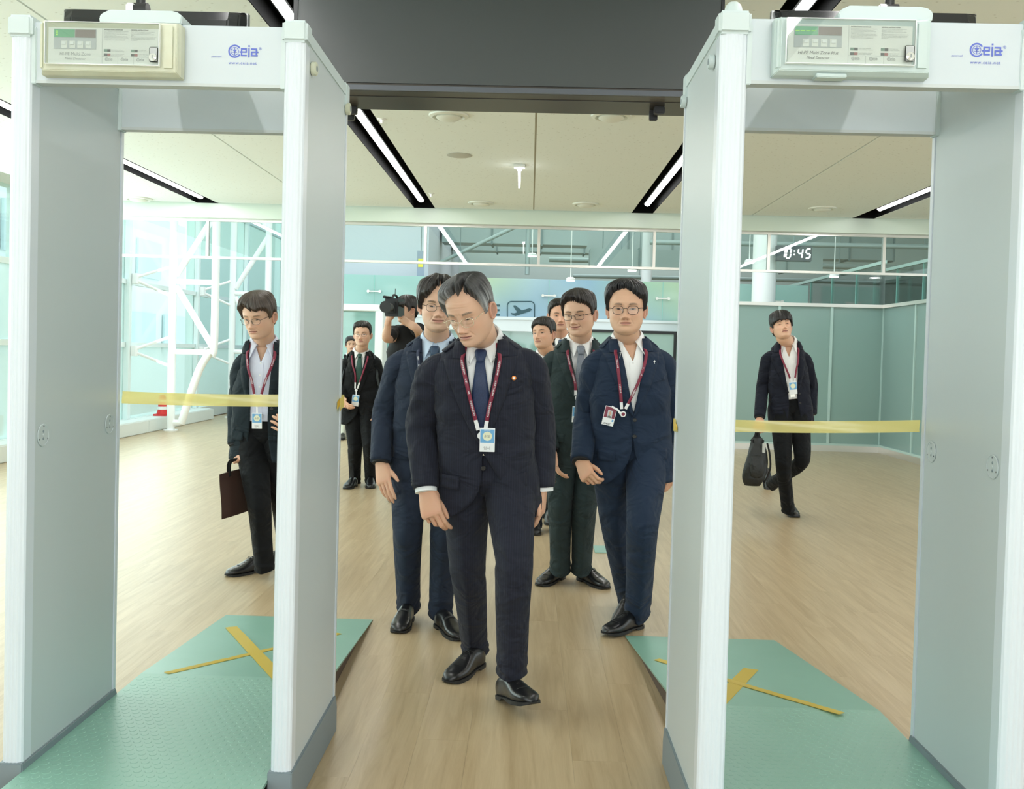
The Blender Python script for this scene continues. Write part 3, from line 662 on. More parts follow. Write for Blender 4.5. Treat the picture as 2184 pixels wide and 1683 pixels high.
def tape_mat(name, col, alpha):
    m = bpy.data.materials.new(name); m.use_nodes = True; nt = m.node_tree; nt.nodes.remove(nt.nodes['Principled BSDF']); out = nt.nodes['Material Output']
    N = nt.nodes.new; L = nt.links.new
    df = N('ShaderNodeBsdfDiffuse'); df.inputs[0].default_value = (*col, 1); tl = N('ShaderNodeBsdfTranslucent'); tl.inputs[0].default_value = (*col, 1)
    tr = N('ShaderNodeBsdfTransparent'); tr.inputs[0].default_value = (min(col[0]*1.1, 1), min(col[1]*1.1, 1), col[2]*1.3, 1)
    a = N('ShaderNodeMixShader'); a.inputs[0].default_value = 0.4; L(df.outputs[0], a.inputs[1]); L(tl.outputs[0], a.inputs[2])
    b = N('ShaderNodeMixShader'); b.inputs[0].default_value = alpha; L(tr.outputs[0], b.inputs[1]); L(a.outputs[0], b.inputs[2])
    gl = N('ShaderNodeBsdfGlossy'); gl.inputs['Roughness'].default_value = 0.15; c = N('ShaderNodeMixShader'); c.inputs[0].default_value = 0.06; L(b.outputs[0], c.inputs[1]); L(gl.outputs[0], c.inputs[2])
    L(c.outputs[0], out.inputs['Surface']); return m
M_tape = tape_mat('yellow_film', (0.90, 0.78, 0.30), 0.74)
M_tapef = tape_mat('floor_tape', (0.80, 0.64, 0.18), 0.86)
M_tapeo = mat('folded_tape', (0.86, 0.58, 0.08), 0.35)

def ceia_logo(parent, x, z, Y, h, m, reg=True):
    """the maker's mark: ring open at the right with a diode inside, then 'eia'; baseline z, height h, facing -Y"""
    r = h*0.5; cx, cz = x+r, z+r; D = 0.0006
    mb = MB(); n = 30; a0, a1 = math.radians(32), math.radians(328)
    o_, i_ = [], []
    for k in range(n+1):
        a = a0+(a1-a0)*k/n; o_.append((cx+r*math.cos(a), Y-D, cz+r*math.sin(a))); i_.append((cx+r*0.76*math.cos(a), Y-D, cz+r*0.76*math.sin(a)))
    mb.add(o_+i_, [(k, k+1, n+1+k+1, n+1+k) for k in range(n)]); mb.build('logo_ring', m, parent)
    q = MB(); rr = r*0.62
    for k in range(24):
        a, b = 2*PI*k/24, 2*PI*(k+1)/24
        q.add([(cx+rr*math.cos(a), Y-D, cz+rr*math.sin(a)), (cx+rr*math.cos(b), Y-D, cz+rr*math.sin(b)), (cx+rr*0.86*math.cos(b), Y-D, cz+rr*0.86*math.sin(b)), (cx+rr*0.86*math.cos(a), Y-D, cz+rr*0.86*math.sin(a))], [(0, 1, 2, 3)])
    q.add([(cx-rr*0.55, Y-D*1.1, cz+rr*0.35), (cx+rr*0.55, Y-D*1.1, cz+rr*0.35), (cx, Y-D*1.1, cz-rr*0.25)], [(0, 1, 2)])
    for (u0, u1, v0, v1) in ((-0.08, 0.08, -0.9, 0.9), (-0.55, 0.55, -0.35, -0.22), (-0.8, 0.8, 0.33, 0.40)):
        q.add([(cx+rr*u0, Y-D*1.2, cz+rr*v0), (cx+rr*u1, Y-D*1.2, cz+rr*v0), (cx+rr*u1, Y-D*1.2, cz+rr*v1), (cx+rr*u0, Y-D*1.2, cz+rr*v1)], [(0, 1, 2, 3)])
    q.build('logo_diode', m, parent)
    # square-cut letters e, i, a joined by the mid bar
    s = h; t = 0.105*s; L_ = MB(); X0 = x+0.80*s
    nb_ = [0]
    def bar(u0, u1, v0, v1): nb_[0] += 1; yy = Y-D*(1.2+.12*nb_[0]); L_.add([(X0+u0*s, yy, z+v0*s), (X0+u1*s, yy, z+v0*s), (X0+u1*s, yy, z+v1*s), (X0+u0*s, yy, z+v1*s)], [(0, 1, 2, 3)])
    T = 0.11
    bar(0.06, 0.60, 0.40, 0.40+T); bar(0.16, 0.16+T, 0.14, 0.74); bar(0.16, 0.62, 0.14, 0.14+T); bar(0.16, 0.62, 0.74-T, 0.74); bar(0.62-T, 0.62, 0.40, 0.74)
    bar(0.72, 0.72+T, 0.05, 0.74); bar(0.72, 0.84, 0.84, 0.97)
    bar(0.93, 1.39, 0.74-T, 0.74); bar(1.39-T, 1.39, 0.14, 0.74); bar(0.93, 0.93+T, 0.14, 0.50); bar(0.93, 1.45, 0.14, 0.14+T); bar(0.93, 1.50, 0.40, 0.40+T)
    L_.build('logo_letters', m, parent)
    if reg: text_mesh('registered_mark', '®', h*0.30, (x+2.32*s, Y-D, z+0.62*s), (1, 0, 0), (0, 0, 1), m, parent)

def gate(X, yN, yF, box_x, side, label, box_mat, plus):
    """X = outer left, inner left, inner right, outer right; side=+1 box at the left end of the beam"""
    x0, x1, x2, x3 = X
    ZB, ZT, ZU = 0.0, 2.285, 2.11
    g = empty('metal_detector', ((x0+x3)/2, (yN+yF)/2, 0), label, 'metal detector', 'walk-through metal detectors')
    for (a, b) in ((x0, x1), (x2, x3)):
        p = MB().box(a+0.0012, b-0.0012, yN+0.05, yF-0.03, 0.03, ZT-0.03).build('side_panel', M_panel, g)
        out_x = a if a == x0 else b; s = -1 if a == x0 else 1; in_x = b if a == x0 else a
        # edge extrusions: fluted on the near edge, slim on the far edge
        R = []; cx = (a+b)/2; hw = (b-a)/2
        prof = [(-hw, 0.055)]
        nf = 50
        for k in range(nf+1):
            u = -1+2*k/nf; fl = 0.0008*math.cos(u*5.5*PI) if abs(u) < 0.9 else 0
            prof.append((u*hw, 0.012*(abs(u)**4)+fl))
        prof.append((hw, 0.055))
        R = [[(cx+u, yN+v, z) for u, v in prof] for z in (0.118, 2.235)]
        MB().rings(R).build('edge_profile', M_post, g)
        MB().box(a-0.002, b+0.002, yF-0.032, yF, 0.118, 2.235).build('edge_profile', M_post, g, bevel=0.006)
        # top trim following the panel, with near and far caps
        MB().box(a-0.003, b+0.003, yN+0.03, yF-0.01, ZT-0.045, ZT-0.002).build('top_trim', M_cap, g, bevel=0.004)
        MB().box(a-0.006, b+0.006, yN-0.008, yN+0.062, 2.235, 2.297).build('corner_cap', M_cap, g, bevel=0.008, segs=3)
        MB().box(a-0.006, b+0.006, yF-0.05, yF+0.006, 2.205, ZT+0.004).build('corner_cap', M_cap, g, bevel=0.006)
        # plinth with slanted ends
        MB().poly([(a-0.006, yN-0.006, 0.0), (a-0.006, yF+0.012, 0.0), (a-0.006, yF+0.012, 0.085), (a-0.006, yF-0.01, 0.135), (a-0.006, yN-0.006, 0.135)], (b-a+0.012, 0, 0)).build('plinth', M_kick, g, bevel=0.003)
        # round bolt covers on the outer face
        for yy, zz in ((yN+0.085, 2.185), (yF-0.03, 2.20)):
            k = MB().cyl((out_x, yy, zz), (out_x+s*0.016, yy, zz), 0.020, 24).build('bolt_cover', M_cap if plus else M_cream, g, smooth=True, auto=40, bevel=0.002)
            MB().cyl((out_x+s*0.016, yy, zz), (out_x+s*0.0168, yy, zz), 0.009, 12).build('cover_dimple', M_kick, k)
        # embossed round emblems on the inner face
        s2 = -s
        for yy in (yN+0.10, yF-0.085):
            e = MB().rings([[(in_x+s2*h_, yy+r_*math.cos(t_), 1.085+r_*math.sin(t_)) for t_ in np.linspace(0, 2*PI, 32, endpoint=False)] for r_, h_ in ((0.034, 0.0), (0.034, 0.0022), (0.0315, 0.003), (0.0312, 0.0012), (0.001, 0.0012))]).build('embossed_disc', M_panel, g, smooth=True, auto=30)
            for dz in (0.011, 0.0, -0.011): MB().ellipsoid((in_x+s2*0.0012, yy, 1.085+dz), (0.002, 0.004, 0.0045), 10, 6).build('embossed_mark', M_kick if dz else M_panel, e, smooth=True)
            for (dy, dz) in ((-0.024, -0.012), (0.024, -0.012), (0, 0.026)): MB().cyl((in_x+s2*0.0012, yy+dy, 1.085+dz), (in_x+s2*0.003, yy+dy, 1.085+dz), 0.0025, 8).build('screw', M_chrome, e)
    # cross beams: front plate, underside lip, end brackets
    for nm, y in (('near', yN+0.012), ('far', yF-0.05)):
        b = MB().box(x1-0.004, x2+0.004, y, y+0.036, ZU, ZT-0.004).build('cross_beam', M_beam, g, bevel=0.003)
        MB().box(x1-0.002, x2+0.002, y-0.0015, y+0.037, ZU-0.003, ZU+0.006).build('under_lip', M_beamund, b)
        for xx in ((x1-0.004, x1+0.012), (x2-0.012, x2+0.004)): MB().box(xx[0], xx[1], y-0.004, y+0.04, ZU-0.006, ZT-0.02).build('end_bracket', M_cap, b, bevel=0.002)
        if nm == 'near': front = b
    Y = yN+0.012
    # maker's mark on the beam
    lx = x2-0.1635 if side > 0 else x2-0.147
    ceia_logo(front, lx, 2.190, Y, 0.038, M_blue)
    text_mesh('web_address', 'www.ceia.net', 0.0125, (lx+0.002, Y-0.0006, 2.172), (1, 0, 0), (0, 0, 1), M_blue, front, sp=1.18, sx=1.0)
    text_mesh('patented_mark', 'patented', 0.0075, (lx-0.048, Y-0.0006, 2.1905), (1, 0, 0), (0, 0, 1), M_blue, front, sp=1.1)
    # control box
    bx0, bx1 = box_x; bz0, bz1 = 2.122, 2.272; dpt = 0.052
    cb = empty('control_box', ((bx0+bx1)/2, Y, bz0)); cb.parent = g; cb.location = Vector(WORLD_ORG[cb.name]-WORLD_ORG[g.name])
    yb = Y-dpt; sl = 0.012
    def quad(xa, xb, za, zb, y): return [(xa, y, za), (xb, y, za), (xb, y, zb), (xa, y, zb)]
    sh = MB().rings([quad(bx0, bx1, bz0-0.0, bz1, Y), quad(bx0, bx1, bz0, bz1, yb+0.022), quad(bx0+sl, bx1-sl*0.6, bz0+0.010, bz1-0.003, yb+0.004), quad(bx0+sl+0.012, bx1-sl*0.6-0.03, bz0+0.030, bz1-0.006, yb+0.002)]).build('housing', box_mat, cb, bevel=0.004)
    MB().box(bx1-0.052, bx1-0.004, yb-0.003, Y-0.002, bz0+0.008, bz1-0.002).build('right_cheek', box_mat, cb, bevel=0.012, segs=3)
    MB().box(bx0+0.004, bx0+0.022, yb-0.003, Y-0.002, bz0+0.008, bz1-0.002).build('left_cheek', box_mat, cb, bevel=0.008, segs=3)
    f0, f1, q0, q1 = bx0+0.030, bx1-0.055, bz0+0.028, bz1-0.022
    MB().box(f0, f1, yb-0.001, yb+0.004, q0, q1).build('label_plate', M_face, cb)
    yl = yb-0.0012; w = f1-f0; h = q1-q0
    M_gd = mat('green_display', (0.20, 0.42, 0.27), 0.2, emit=(0.10, 0.42, 0.20), estr=0.12); M_rd = mat('dark_red_display', (0.24, 0.15, 0.15) if plus else (0.30, 0.25, 0.24), 0.2)
    MB().box(f0+w*0.05, f0+w*0.435, yl-0.0012, yl, q0+h*0.40, q1-h*0.04).build('key_field', M_greyp, cb, bevel=0.0004)
    MB().box(f0+w*0.055, f0+w*0.24, yl-0.002, yl-0.0008, q0+h*0.72, q1-h*0.06).build('green_window', M_gd, cb)
    MB().box(f0+w*0.245, f0+w*0.43, yl-0.002, yl-0.0008, q0+h*0.72, q1-h*0.06).build('red_window', M_rd, cb)
    M_dot = mat('display_dots', (0.5, 0.8, 0.1), emit=(0.55, 0.95, 0.1), estr=0.6)
    if plus:
        for k in range(20):
            if k % 5 != 4: MB().box(f0+w*(0.06+k*0.0086), f0+w*(0.065+k*0.0086), yl-0.0024, yl-0.002, q0+h*0.82, q0+h*0.835).build('display_dot', M_dot, cb)
    else:
        for k in range(3): MB().box(f0+w*0.075, f0+w*0.088, yl-0.0024, yl-0.002, q0+h*(0.77+0.05*k), q0+h*(0.80+0.05*k)).build('display_dot', M_dot, cb)
    for k in range(4):
        kx = f0+w*(0.12+0.073*k)
        kb = MB().box(kx, kx+w*0.052, yl-0.0022, yl-0.001, q0+h*0.42, q0+h*0.62).build('push_button', M_face, cb, bevel=0.0004)
        MB().box(kx+w*0.008, kx+w*0.044, yl-0.0046, yl-0.002, q0+h*0.51, q0+h*0.595).build('button_cap', M_white, kb, bevel=0.0006)
    t1 = 'HI-PE Multi Zone Plus' if plus else 'HI-PE Multi Zone'
    text_mesh('model_lettering', t1, 0.0118 if plus else 0.0125, (f0+w*0.245, yl-0.0003, q0+h*0.225), (1, 0, 0), (0, 0, 1), M_inkg if not plus else M_ink, cb, align='CENTER', shear=0.25 if plus else 0.05, bold=0.0)
    text_mesh('model_lettering', 'Metal Detector', 0.0095, (f0+w*0.245, yl-0.0003, q0+h*0.10), (1, 0, 0), (0, 0, 1), M_inkg if not plus else M_ink, cb, align='CENTER', shear=0.25, bold=0.0)
    # two columns of instructions, small print
    cols = (('INSTRUCTIONS GENERALES', ['Avant l\'utilisation, la programmation et l\'utilisation', 'lire attentivement le manuel d\'instructions.', 'La visualisation indique la valeur des parametres', 'et la position de la masse.', 'L\'afficheur alphanumerique indique la valeur des', 'parametres en phase de programmation, le niveau', 'du signal en phase de fonctionnement et les', 'messages d\'erreur lors d\'un autodiagnostic.'], ('petite masse metallique', 'masse metallique moyenne', 'grande masse metallique')),
            ('GENERAL INSTRUCTIONS', ['Read carefully the manual of instructions before', 'installation, programming and operation.', 'The value of alarm level is shown for an audible', 'signal.', 'The alphanumeric display indicates: Parameter value', 'during the programming phase, signal level during', 'the operating phase and fault message in case of', 'self-diagnosis.'], ('small metal mass', 'medium metal mass', 'large metal mass')))
    for ci, (hd, lines, cap) in enumerate(cols):
        tx = f0+w*(0.505+0.245*ci)
        text_mesh('instruction_heading', hd, 0.0042, (tx, yl, q1-h*0.055), (1, 0, 0), (0, 0, 1), M_ink, cb, bold=0.02)
        text_mesh('instruction_text', '\n'.join(lines), 0.0034, (tx, yl, q1-h*0.10), (1, 0, 0), (0, 0, 1), M_inkg, cb)
        for r_ in range(2):
            zz = q0+h*(0.345-0.12*r_)
            MB().box(tx, tx+w*0.03, yl-0.0006, yl, zz, zz+h*0.07).build('level_patch', mat('patch_green', (0.25, 0.36, 0.30), 0.5) if r_ == 0 else M_ink, cb)
            MB().box(tx+w*0.031, tx+w*0.06, yl-0.0006, yl, zz, zz+h*0.07).build('level_patch', M_ink if r_ == 0 else mat('patch_red', (0.42, 0.18, 0.18), 0.5), cb)
            text_mesh('level_text', cap[r_]+'\n'+cap[min(r_+1, 2)], 0.0034, (tx+w*0.066, yl, zz+h*0.045), (1, 0, 0), (0, 0, 1), M_inkg, cb)
    MB().box(f0+w*0.49, f1-w*0.005, yl-0.0004, yl, q0+h*0.205, q0+h*0.21).build('divider_line', M_inkg, cb)
    for k in range(3):
        MB().box(f0+w*(0.488+0.143*k), f0+w*(0.4895+0.143*k), yl-0.0004, yl, q0+h*0.005, q0+h*(0.205 if k else 1.0)).build('divider_line', M_inkg, cb)
        ceia_logo(cb, f0+w*(0.515+0.143*k), q0+h*0.085, yl, 0.0095, M_inkg, reg=False)
    # clear lid, key lock
    MB().box(f0-0.004, f1+0.004, yb-0.012, yb-0.0105, q0-0.004, q1+0.013).build('clear_lid', M_cover, cb)
    for zz in (q1+0.012, q0-0.005): MB().box(f0-0.005, f1+0.005, yb-0.0125, yb-0.0015, zz, zz+0.0018).build('lid_edge', mat('acrylic_edge', (0.92, 0.95, 0.95), 0.1, coat=1.0), cb)
    for xx in (f0-0.006, f1+0.004): MB().box(xx, xx+0.0016, yb-0.0125, yb-0.0015, q0-0.004, q1+0.013).build('lid_edge', mat('acrylic_edge', (0.92, 0.95, 0.95), 0.1, coat=1.0), cb)
    kx, kz = f1-0.010, q0+h*0.17
    kl = MB().box(kx-0.012, kx+0.012, yb-0.014, yb-0.0105, kz-0.012, kz+0.030).build('lock_plate', mat('grey_plate', (0.45, 0.47, 0.47), 0.4), cb, bevel=0.002)
    for r_, d_, mm in ((0.011, 0.020, M_chrome), (0.0078, 0.0225, M_chrome)): MB().cyl((kx, yb-0.013, kz), (kx, yb-d_, kz), r_, 24).build('lock_cylinder', mm, kl, smooth=True, auto=40, bevel=0.001)
    MB().box(kx-0.001, kx+0.001, yb-0.0232, yb-0.0224, kz-0.005, kz+0.005).build('key_slot', M_kick, kl)
    if plus: MB().box(bx0+0.11, bx0+0.19, yb+0.006, Y-0.01, bz0-0.007, bz0+0.004).build('latch_tab', box_mat, cb, bevel=0.002)
    # junction hood on top of the beam
    hx0, hx1 = (bx0+0.155, bx1-0.008) if not plus else (bx0+0.175, bx1+0.012)
    zt = 2.317
    MB().rings([[(hx0, y, ZT-0.006), (hx1, y, ZT-0.006), (hx1+0.002, y, zt-0.014), (hx1-0.012, y, zt-0.004), (hx1-0.03, y, zt), (hx0+0.028, y, zt), (hx0+0.004, y, zt-0.012), (hx0-0.002, y, zt-0.022)] for y in (yN+0.0, yF-0.10)]).build('junction_hood', M_cap, g, bevel=0.003)
    MB().box(hx0+0.03, hx1-0.03, yN+0.03, yF-0.14, zt-0.002, zt+0.008).build('hood_lid', M_cap, g, bevel=0.003)
    # loose cable along the top
    pts = crom([(hx1, yN+0.10, ZT+0.010), (hx1+0.06, yN+0.11, ZT+0.012), (min(hx1+0.20, x2-0.03), yN+0.12, ZT+0.004), (x2-0.01, yN+0.12, ZT+0.003)], 14)
    MB().tube(pts, 0.005, 8).build('cable', M_white, g, smooth=True)
    return g
gl_ = gate((-1.51, -1.450, -0.722, -0.662), 2.745, 3.385, (-1.408, -1.010), 1, 'left walk-through metal detector, cream control box reading Multi Zone', M_cream, False)
gr_ = gate((0.487, 0.562, 1.300, 1.376), 2.60, 3.195, (0.625, 1.035), -1, 'right walk-through metal detector, pale control box reading Multi Zone Plus', M_boxw, True)
# beacon knob on the right detector's near cap
MB().rings([[(0.525+r*math.cos(a), 2.632+r*math.sin(a), 2.297+h) for a in np.linspace(0, 2*PI, 24, endpoint=False)] for r, h in ((0.026, 0), (0.024, 0.012), (0.020, 0.024), (0.013, 0.031), (0.001, 0.033))]).build('beacon_knob', M_cap, gr_, smooth=True, auto=40)

# ---------------------------------------------------------------- green studded ramps
def mat_green():
    m = mat('green_rubber', (0.185, 0.36, 0.285), 0.36, spec=0.8, noise_mix=(5, (0.21, 0.39, 0.315), 0.6))
    return m
M_green = mat_green()
M_under = mat('brown_board_edge', (0.10, 0.065, 0.045), 0.7)
def ramp(xa, xb, y0, y1, yr, xfa, xfb, yend, label):
    """flat deck between xa and xb (y0..y1), far ramp from (xa..xb, y1) down to (xfa..xfb, yend); near ramp down to yr"""
    t = empty('ramp_platform', ((xa+xb)/2, (y0+y1)/2, 0), label, 'ramp', 'green rubber ramp platforms')
    H = 0.112; th = 0.010
    prof = [(yr, 0.004), (y0, H), (y1, H), (yend, 0.004)]
    L_ = [(xa, yr), (xa, y0), (xa, y1), (xfa, yend)]; R_ = [(xb, yr), (xb, y0), (xb, y1), (xfb, yend)]
    mb = MB(); rings = []
    for (l, r, (y, z)) in zip(L_, R_, prof):
        rings.append([(l[0], l[1], z), (r[0], r[1], z), (r[0], r[1], max(z-th, 0.0)), (l[0], l[1], max(z-th, 0.0))])
    mb.rings(rings).build('rubber_mat', M_green, t)
    ins = 0.02
    rings = [[(l[0]+ins, l[1], max(z-th-0.0005, 0.002)), (r[0]-ins, r[1], max(z-th-0.0005, 0.002)), (r[0]-ins, r[1], 0.001), (l[0]+ins, l[1], 0.001)] for (l, r, (y, z)) in zip(L_, R_, prof)]
    MB().rings(rings).build('board_core', M_under, t)
    # raised studs
    mb = MB(); n = 8; st = 0.034; k = 0
    yy = y0
    while yy < y1-0.012:
        x = xa+0.02+(st/2 if k % 2 else 0)
        while x < xb-0.012:
            a = np.linspace(0, 2*PI, n, endpoint=False)
            mb.rings([[(x+0.0125*math.cos(q), yy+0.0125*math.sin(q), H) for q in a], [(x+0.011*math.cos(q), yy+0.011*math.sin(q), H+0.0006) for q in a]])
            x += st
        yy += st*0.866; k += 1
    stuff(mb.build('raised_studs', M_green, t))
    return t
ramp(-1.445, -0.727, 2.30, 3.60, 1.25, -1.50, -0.755, 4.80, 'green rubber ramp platform through the left detector, marked with a tape cross')
ramp(0.567, 1.295, 2.15, 3.46, 1.10, 0.50, 1.225, 4.66, 'green rubber ramp platform through the right detector, marked with a tape cross')
# flat green offcut on the floor far off
p = at_z(1285, 1172, 0.003)
tt = MB().box(p[0]-0.06, p[0]+0.12, p[1]-0.12, p[1]+0.12, 0.0005, 0.006).build('rubber_offcut', M_green); tag(tt, 'small square of green rubber lying on the wood floor far behind', 'mat')

# tape crosses stuck on the far ramps
def on_ramp(px, py, y1, yend):
    """point of the ramp plane seen at a pixel"""
    d = _f*FPX + CR*(px-PCX) - CU*(py-PCY); sl = -(0.112-0.004)/(yend-y1)
    # z = 0.112 + sl*(y-y1)
    k = (0.112-sl*y1-CAMP[2])/(d[2]-sl*d[1]); return CAMP+d*k+np.array([0, 0, 0.0022])
def tape_strip(nm, A, B, w, y1, yend, label, lift=0.0):
    A = on_ramp(*A, y1, yend); B = on_ramp(*B, y1, yend); d = B-A; L_ = np.linalg.norm(d); d /= L_; s = np.cross(d, (0, 0, 1)); s /= np.linalg.norm(s)
    n = 28; top = []; mb = MB(); rnd = random.Random(len(label)); V = []
    for i in range(n+1):
        t_ = i/n; jag = (rnd.random()-0.5)*0.002
        for q in (-1, -0.4, 0.4, 1):
            V.append(A+d*L_*t_+s*(w/2*q+(jag if abs(q) == 1 else 0))+np.array([0, 0, lift+(rnd.random()*0.0012)]))
    F = [(i*4+j, i*4+j+1, i*4+j+5, i*4+j+4) for i in range(n) for j in range(3)]
    mb.add(V, F); V2 = [v-np.array([0, 0, 0.0012]) for v in V]; mb.add(V2, [tuple(reversed(f)) for f in F])
    o_ = mb.build(nm, M_tapef, None, smooth=True, origin=A); tag(o_, label, 'tape', 'yellow tape crosses on the ramps'); return o_
tape_strip('floor_tape', (355, 1437), (724, 1352), 0.030, 3.60, 4.80, 'long thin yellow tape strip crossing the left ramp sideways')
tape_strip('floor_tape', (493, 1339), (622, 1476), 0.055, 3.60, 4.80, 'short wide yellow tape strip slanting across the left ramp', 0.0014)
tape_strip('floor_tape', (1400, 1408), (1795, 1524), 0.034, 3.46, 4.66, 'long thin yellow tape strip crossing the right ramp sideways', 0.0014)
tape_strip('floor_tape', (1602, 1428), (1480, 1552), 0.060, 3.46, 4.66, 'short wide yellow tape strip slanting across the right ramp')

# barrier tapes stretched across the far side of the gates
def barrier(xa, xb, Y, za, zb, h, label, wrapL, wrapR):
    n = 40; V = []; rnd = random.Random(3)
    pts = []
    if wrapL: pts += [(xa-0.078, Y-0.06, 0), (xa-0.080, Y-0.02, 0), (xa-0.076, Y+0.004, 0)]
    for i in range(n+1): t_ = i/n; pts.append((xa+(xb-xa)*t_, Y+0.006*math.sin(t_*PI), -0.006*math.sin(t_*PI)))
    if wrapR: pts += [(xb+0.062, Y+0.004, 0.0), (xb+0.070, Y-0.012, 0.0), (xb+0.0665, Y-0.035, -0.006), (xb+0.069, Y-0.085, -0.014)]
    m_ = len(pts)
    for i, (x, y, dz) in enumerate(pts):
        t_ = i/(m_-1); z = za+(zb-za)*t_+dz
        for q in (-0.5, -0.3, 0.0, 0.3, 0.5): V.append((x, y+0.003*math.sin(9*t_+q*5), z+q*h))
    F = [(i*5+j, i*5+j+1, i*5+j+6, i*5+j+5) for i in range(m_-1) for j in range(4)]
    o_ = MB().add(V, F).build('barrier_tape', M_tape, None, smooth=True, origin=(xa, Y, za)); tag(o_, label, 'tape', 'yellow barrier tapes'); return o_
zl0 = at(250, 847, 3.40)[2]; zl1 = at(580, 850, 3.40)[2]
barrier(-1.450, -0.722, 3.40, zl0, zl1, 0.043, 'yellow barrier tape stretched across the left detector', False, True)
zr0 = at(1573, 909, 3.21)[2]; zr1 = at(1972, 909, 3.21)[2]
barrier(0.562, 1.300, 3.21, zr0, zr1, 0.040, 'yellow barrier tape stretched across the right detector', True, False)
def tape_end(x, y0, y1, z0, z1, label):
    o_ = MB().add([(x, y0, z0+0.012), (x-0.0006, y1, z0+0.03), (x-0.0006, y1, z1), (x, y0, z1-0.02)], [(0, 1, 2, 3)]).build('tape_end', M_tapeo, None, origin=(x, y0, z0), solid=0.001)
    tag(o_, label, 'tape', 'folded orange tape ends'); return o_
za = at(712, 880, 3.30)[2]; zb2 = at(712, 845, 3.30)[2]
tape_end(-0.660, 3.31, 3.392, za, zb2, 'folded orange tape end stuck on the left detector facing the men')
za = at(1456, 932, 3.1)[2]; zb2 = at(1456, 898, 3.1)[2]
tape_end(0.485, 3.13, 3.203, za, zb2, 'folded orange tape end stuck on the right detector facing the men')
# ================================================================ PEOPLE: BUILDERS
def V3(*a): return np.array(a, float)
def nrm(v): v = np.asarray(v, float); return v/max(np.linalg.norm(v), 1e-9)
def rotx(a): c, s = math.cos(a), math.sin(a); return np.array([[1, 0, 0], [0, c, -s], [0, s, c]])
def roty(a): c, s = math.cos(a), math.sin(a); return np.array([[c, 0, s], [0, 1, 0], [-s, 0, c]])
def rotz(a): c, s = math.cos(a), math.sin(a); return np.array([[c, -s, 0], [s, c, 0], [0, 0, 1]])
def tab(xs, ys):
    """smooth lookup through a table"""
    xs = np.asarray(xs, float); ys = np.asarray(ys, float); g = np.linspace(xs[0], xs[-1], 400); y = np.interp(g, xs, ys)
    k = np.hanning(23); k /= k.sum(); yp = np.concatenate([2*y[0]-y[11:0:-1], y, 2*y[-1]-y[-2:-13:-1]]); y2 = np.convolve(yp, k, 'valid')
    return lambda q: np.interp(q, g, y2)
_rn = np.random.RandomState(11); _NA = _rn.normal(size=(40, 3)); _NP = _rn.uniform(0, 2*PI, 40)
def fuzz(x, y, z=0.0, k0=0, n=10):
    """cheap smooth noise, about -1..1"""
    s = 0
    for i in range(k0, k0+n): s = s+np.sin(_NA[i, 0]*x*1.7+_NA[i, 1]*y*1.7+_NA[i, 2]*z*1.7+_NP[i])
    return s/math.sqrt(n)/1.2
def gz_(d, s): return np.exp(-(d/s)**2*0.5)

HZ0, HZ1 = -0.118, 0.118
h_w = tab([-.118, -.112, -.100, -.085, -.06, -.03, 0, .03, .06, .085, .10, .112, .118], [.014, .034, .0485, .0585, .0680, .0730, .0760, .0765, .0735, .065, .053, .036, .014])
h_f = tab([-.118, -.112, -.10, -.085, -.06, -.03, 0, .03, .06, .085, .10, .112, .118], [.050, .076, .0875, .0885, .0885, .090, .089, .092, .087, .071, .055, .035, .013])
h_b = tab([-.118, -.10, -.085, -.06, -.03, 0, .03, .06, .085, .10, .112, .118], [-.010, .020, .045, .070, .088, .098, .100, .094, .079, .063, .042, .014])
def head_base(lon, z, fat=1.0, jaw=1.0):
    """lon 0 = face front (-y), +90 deg = +x side"""
    w = h_w(z)*np.where(z < -0.02, 1+(jaw-1)*np.clip((-0.02-z)/0.05, 0, 1), 1.0)*fat; f = h_f(z); b = h_b(z); n = 2.25
    s, c = np.sin(lon), np.cos(lon)
    x = w*np.sign(s)*np.abs(s)**(2/n); y = np.where(c > 0, -f*np.abs(c)**(2/n), b*np.abs(c)**(2/n))
    return x, y
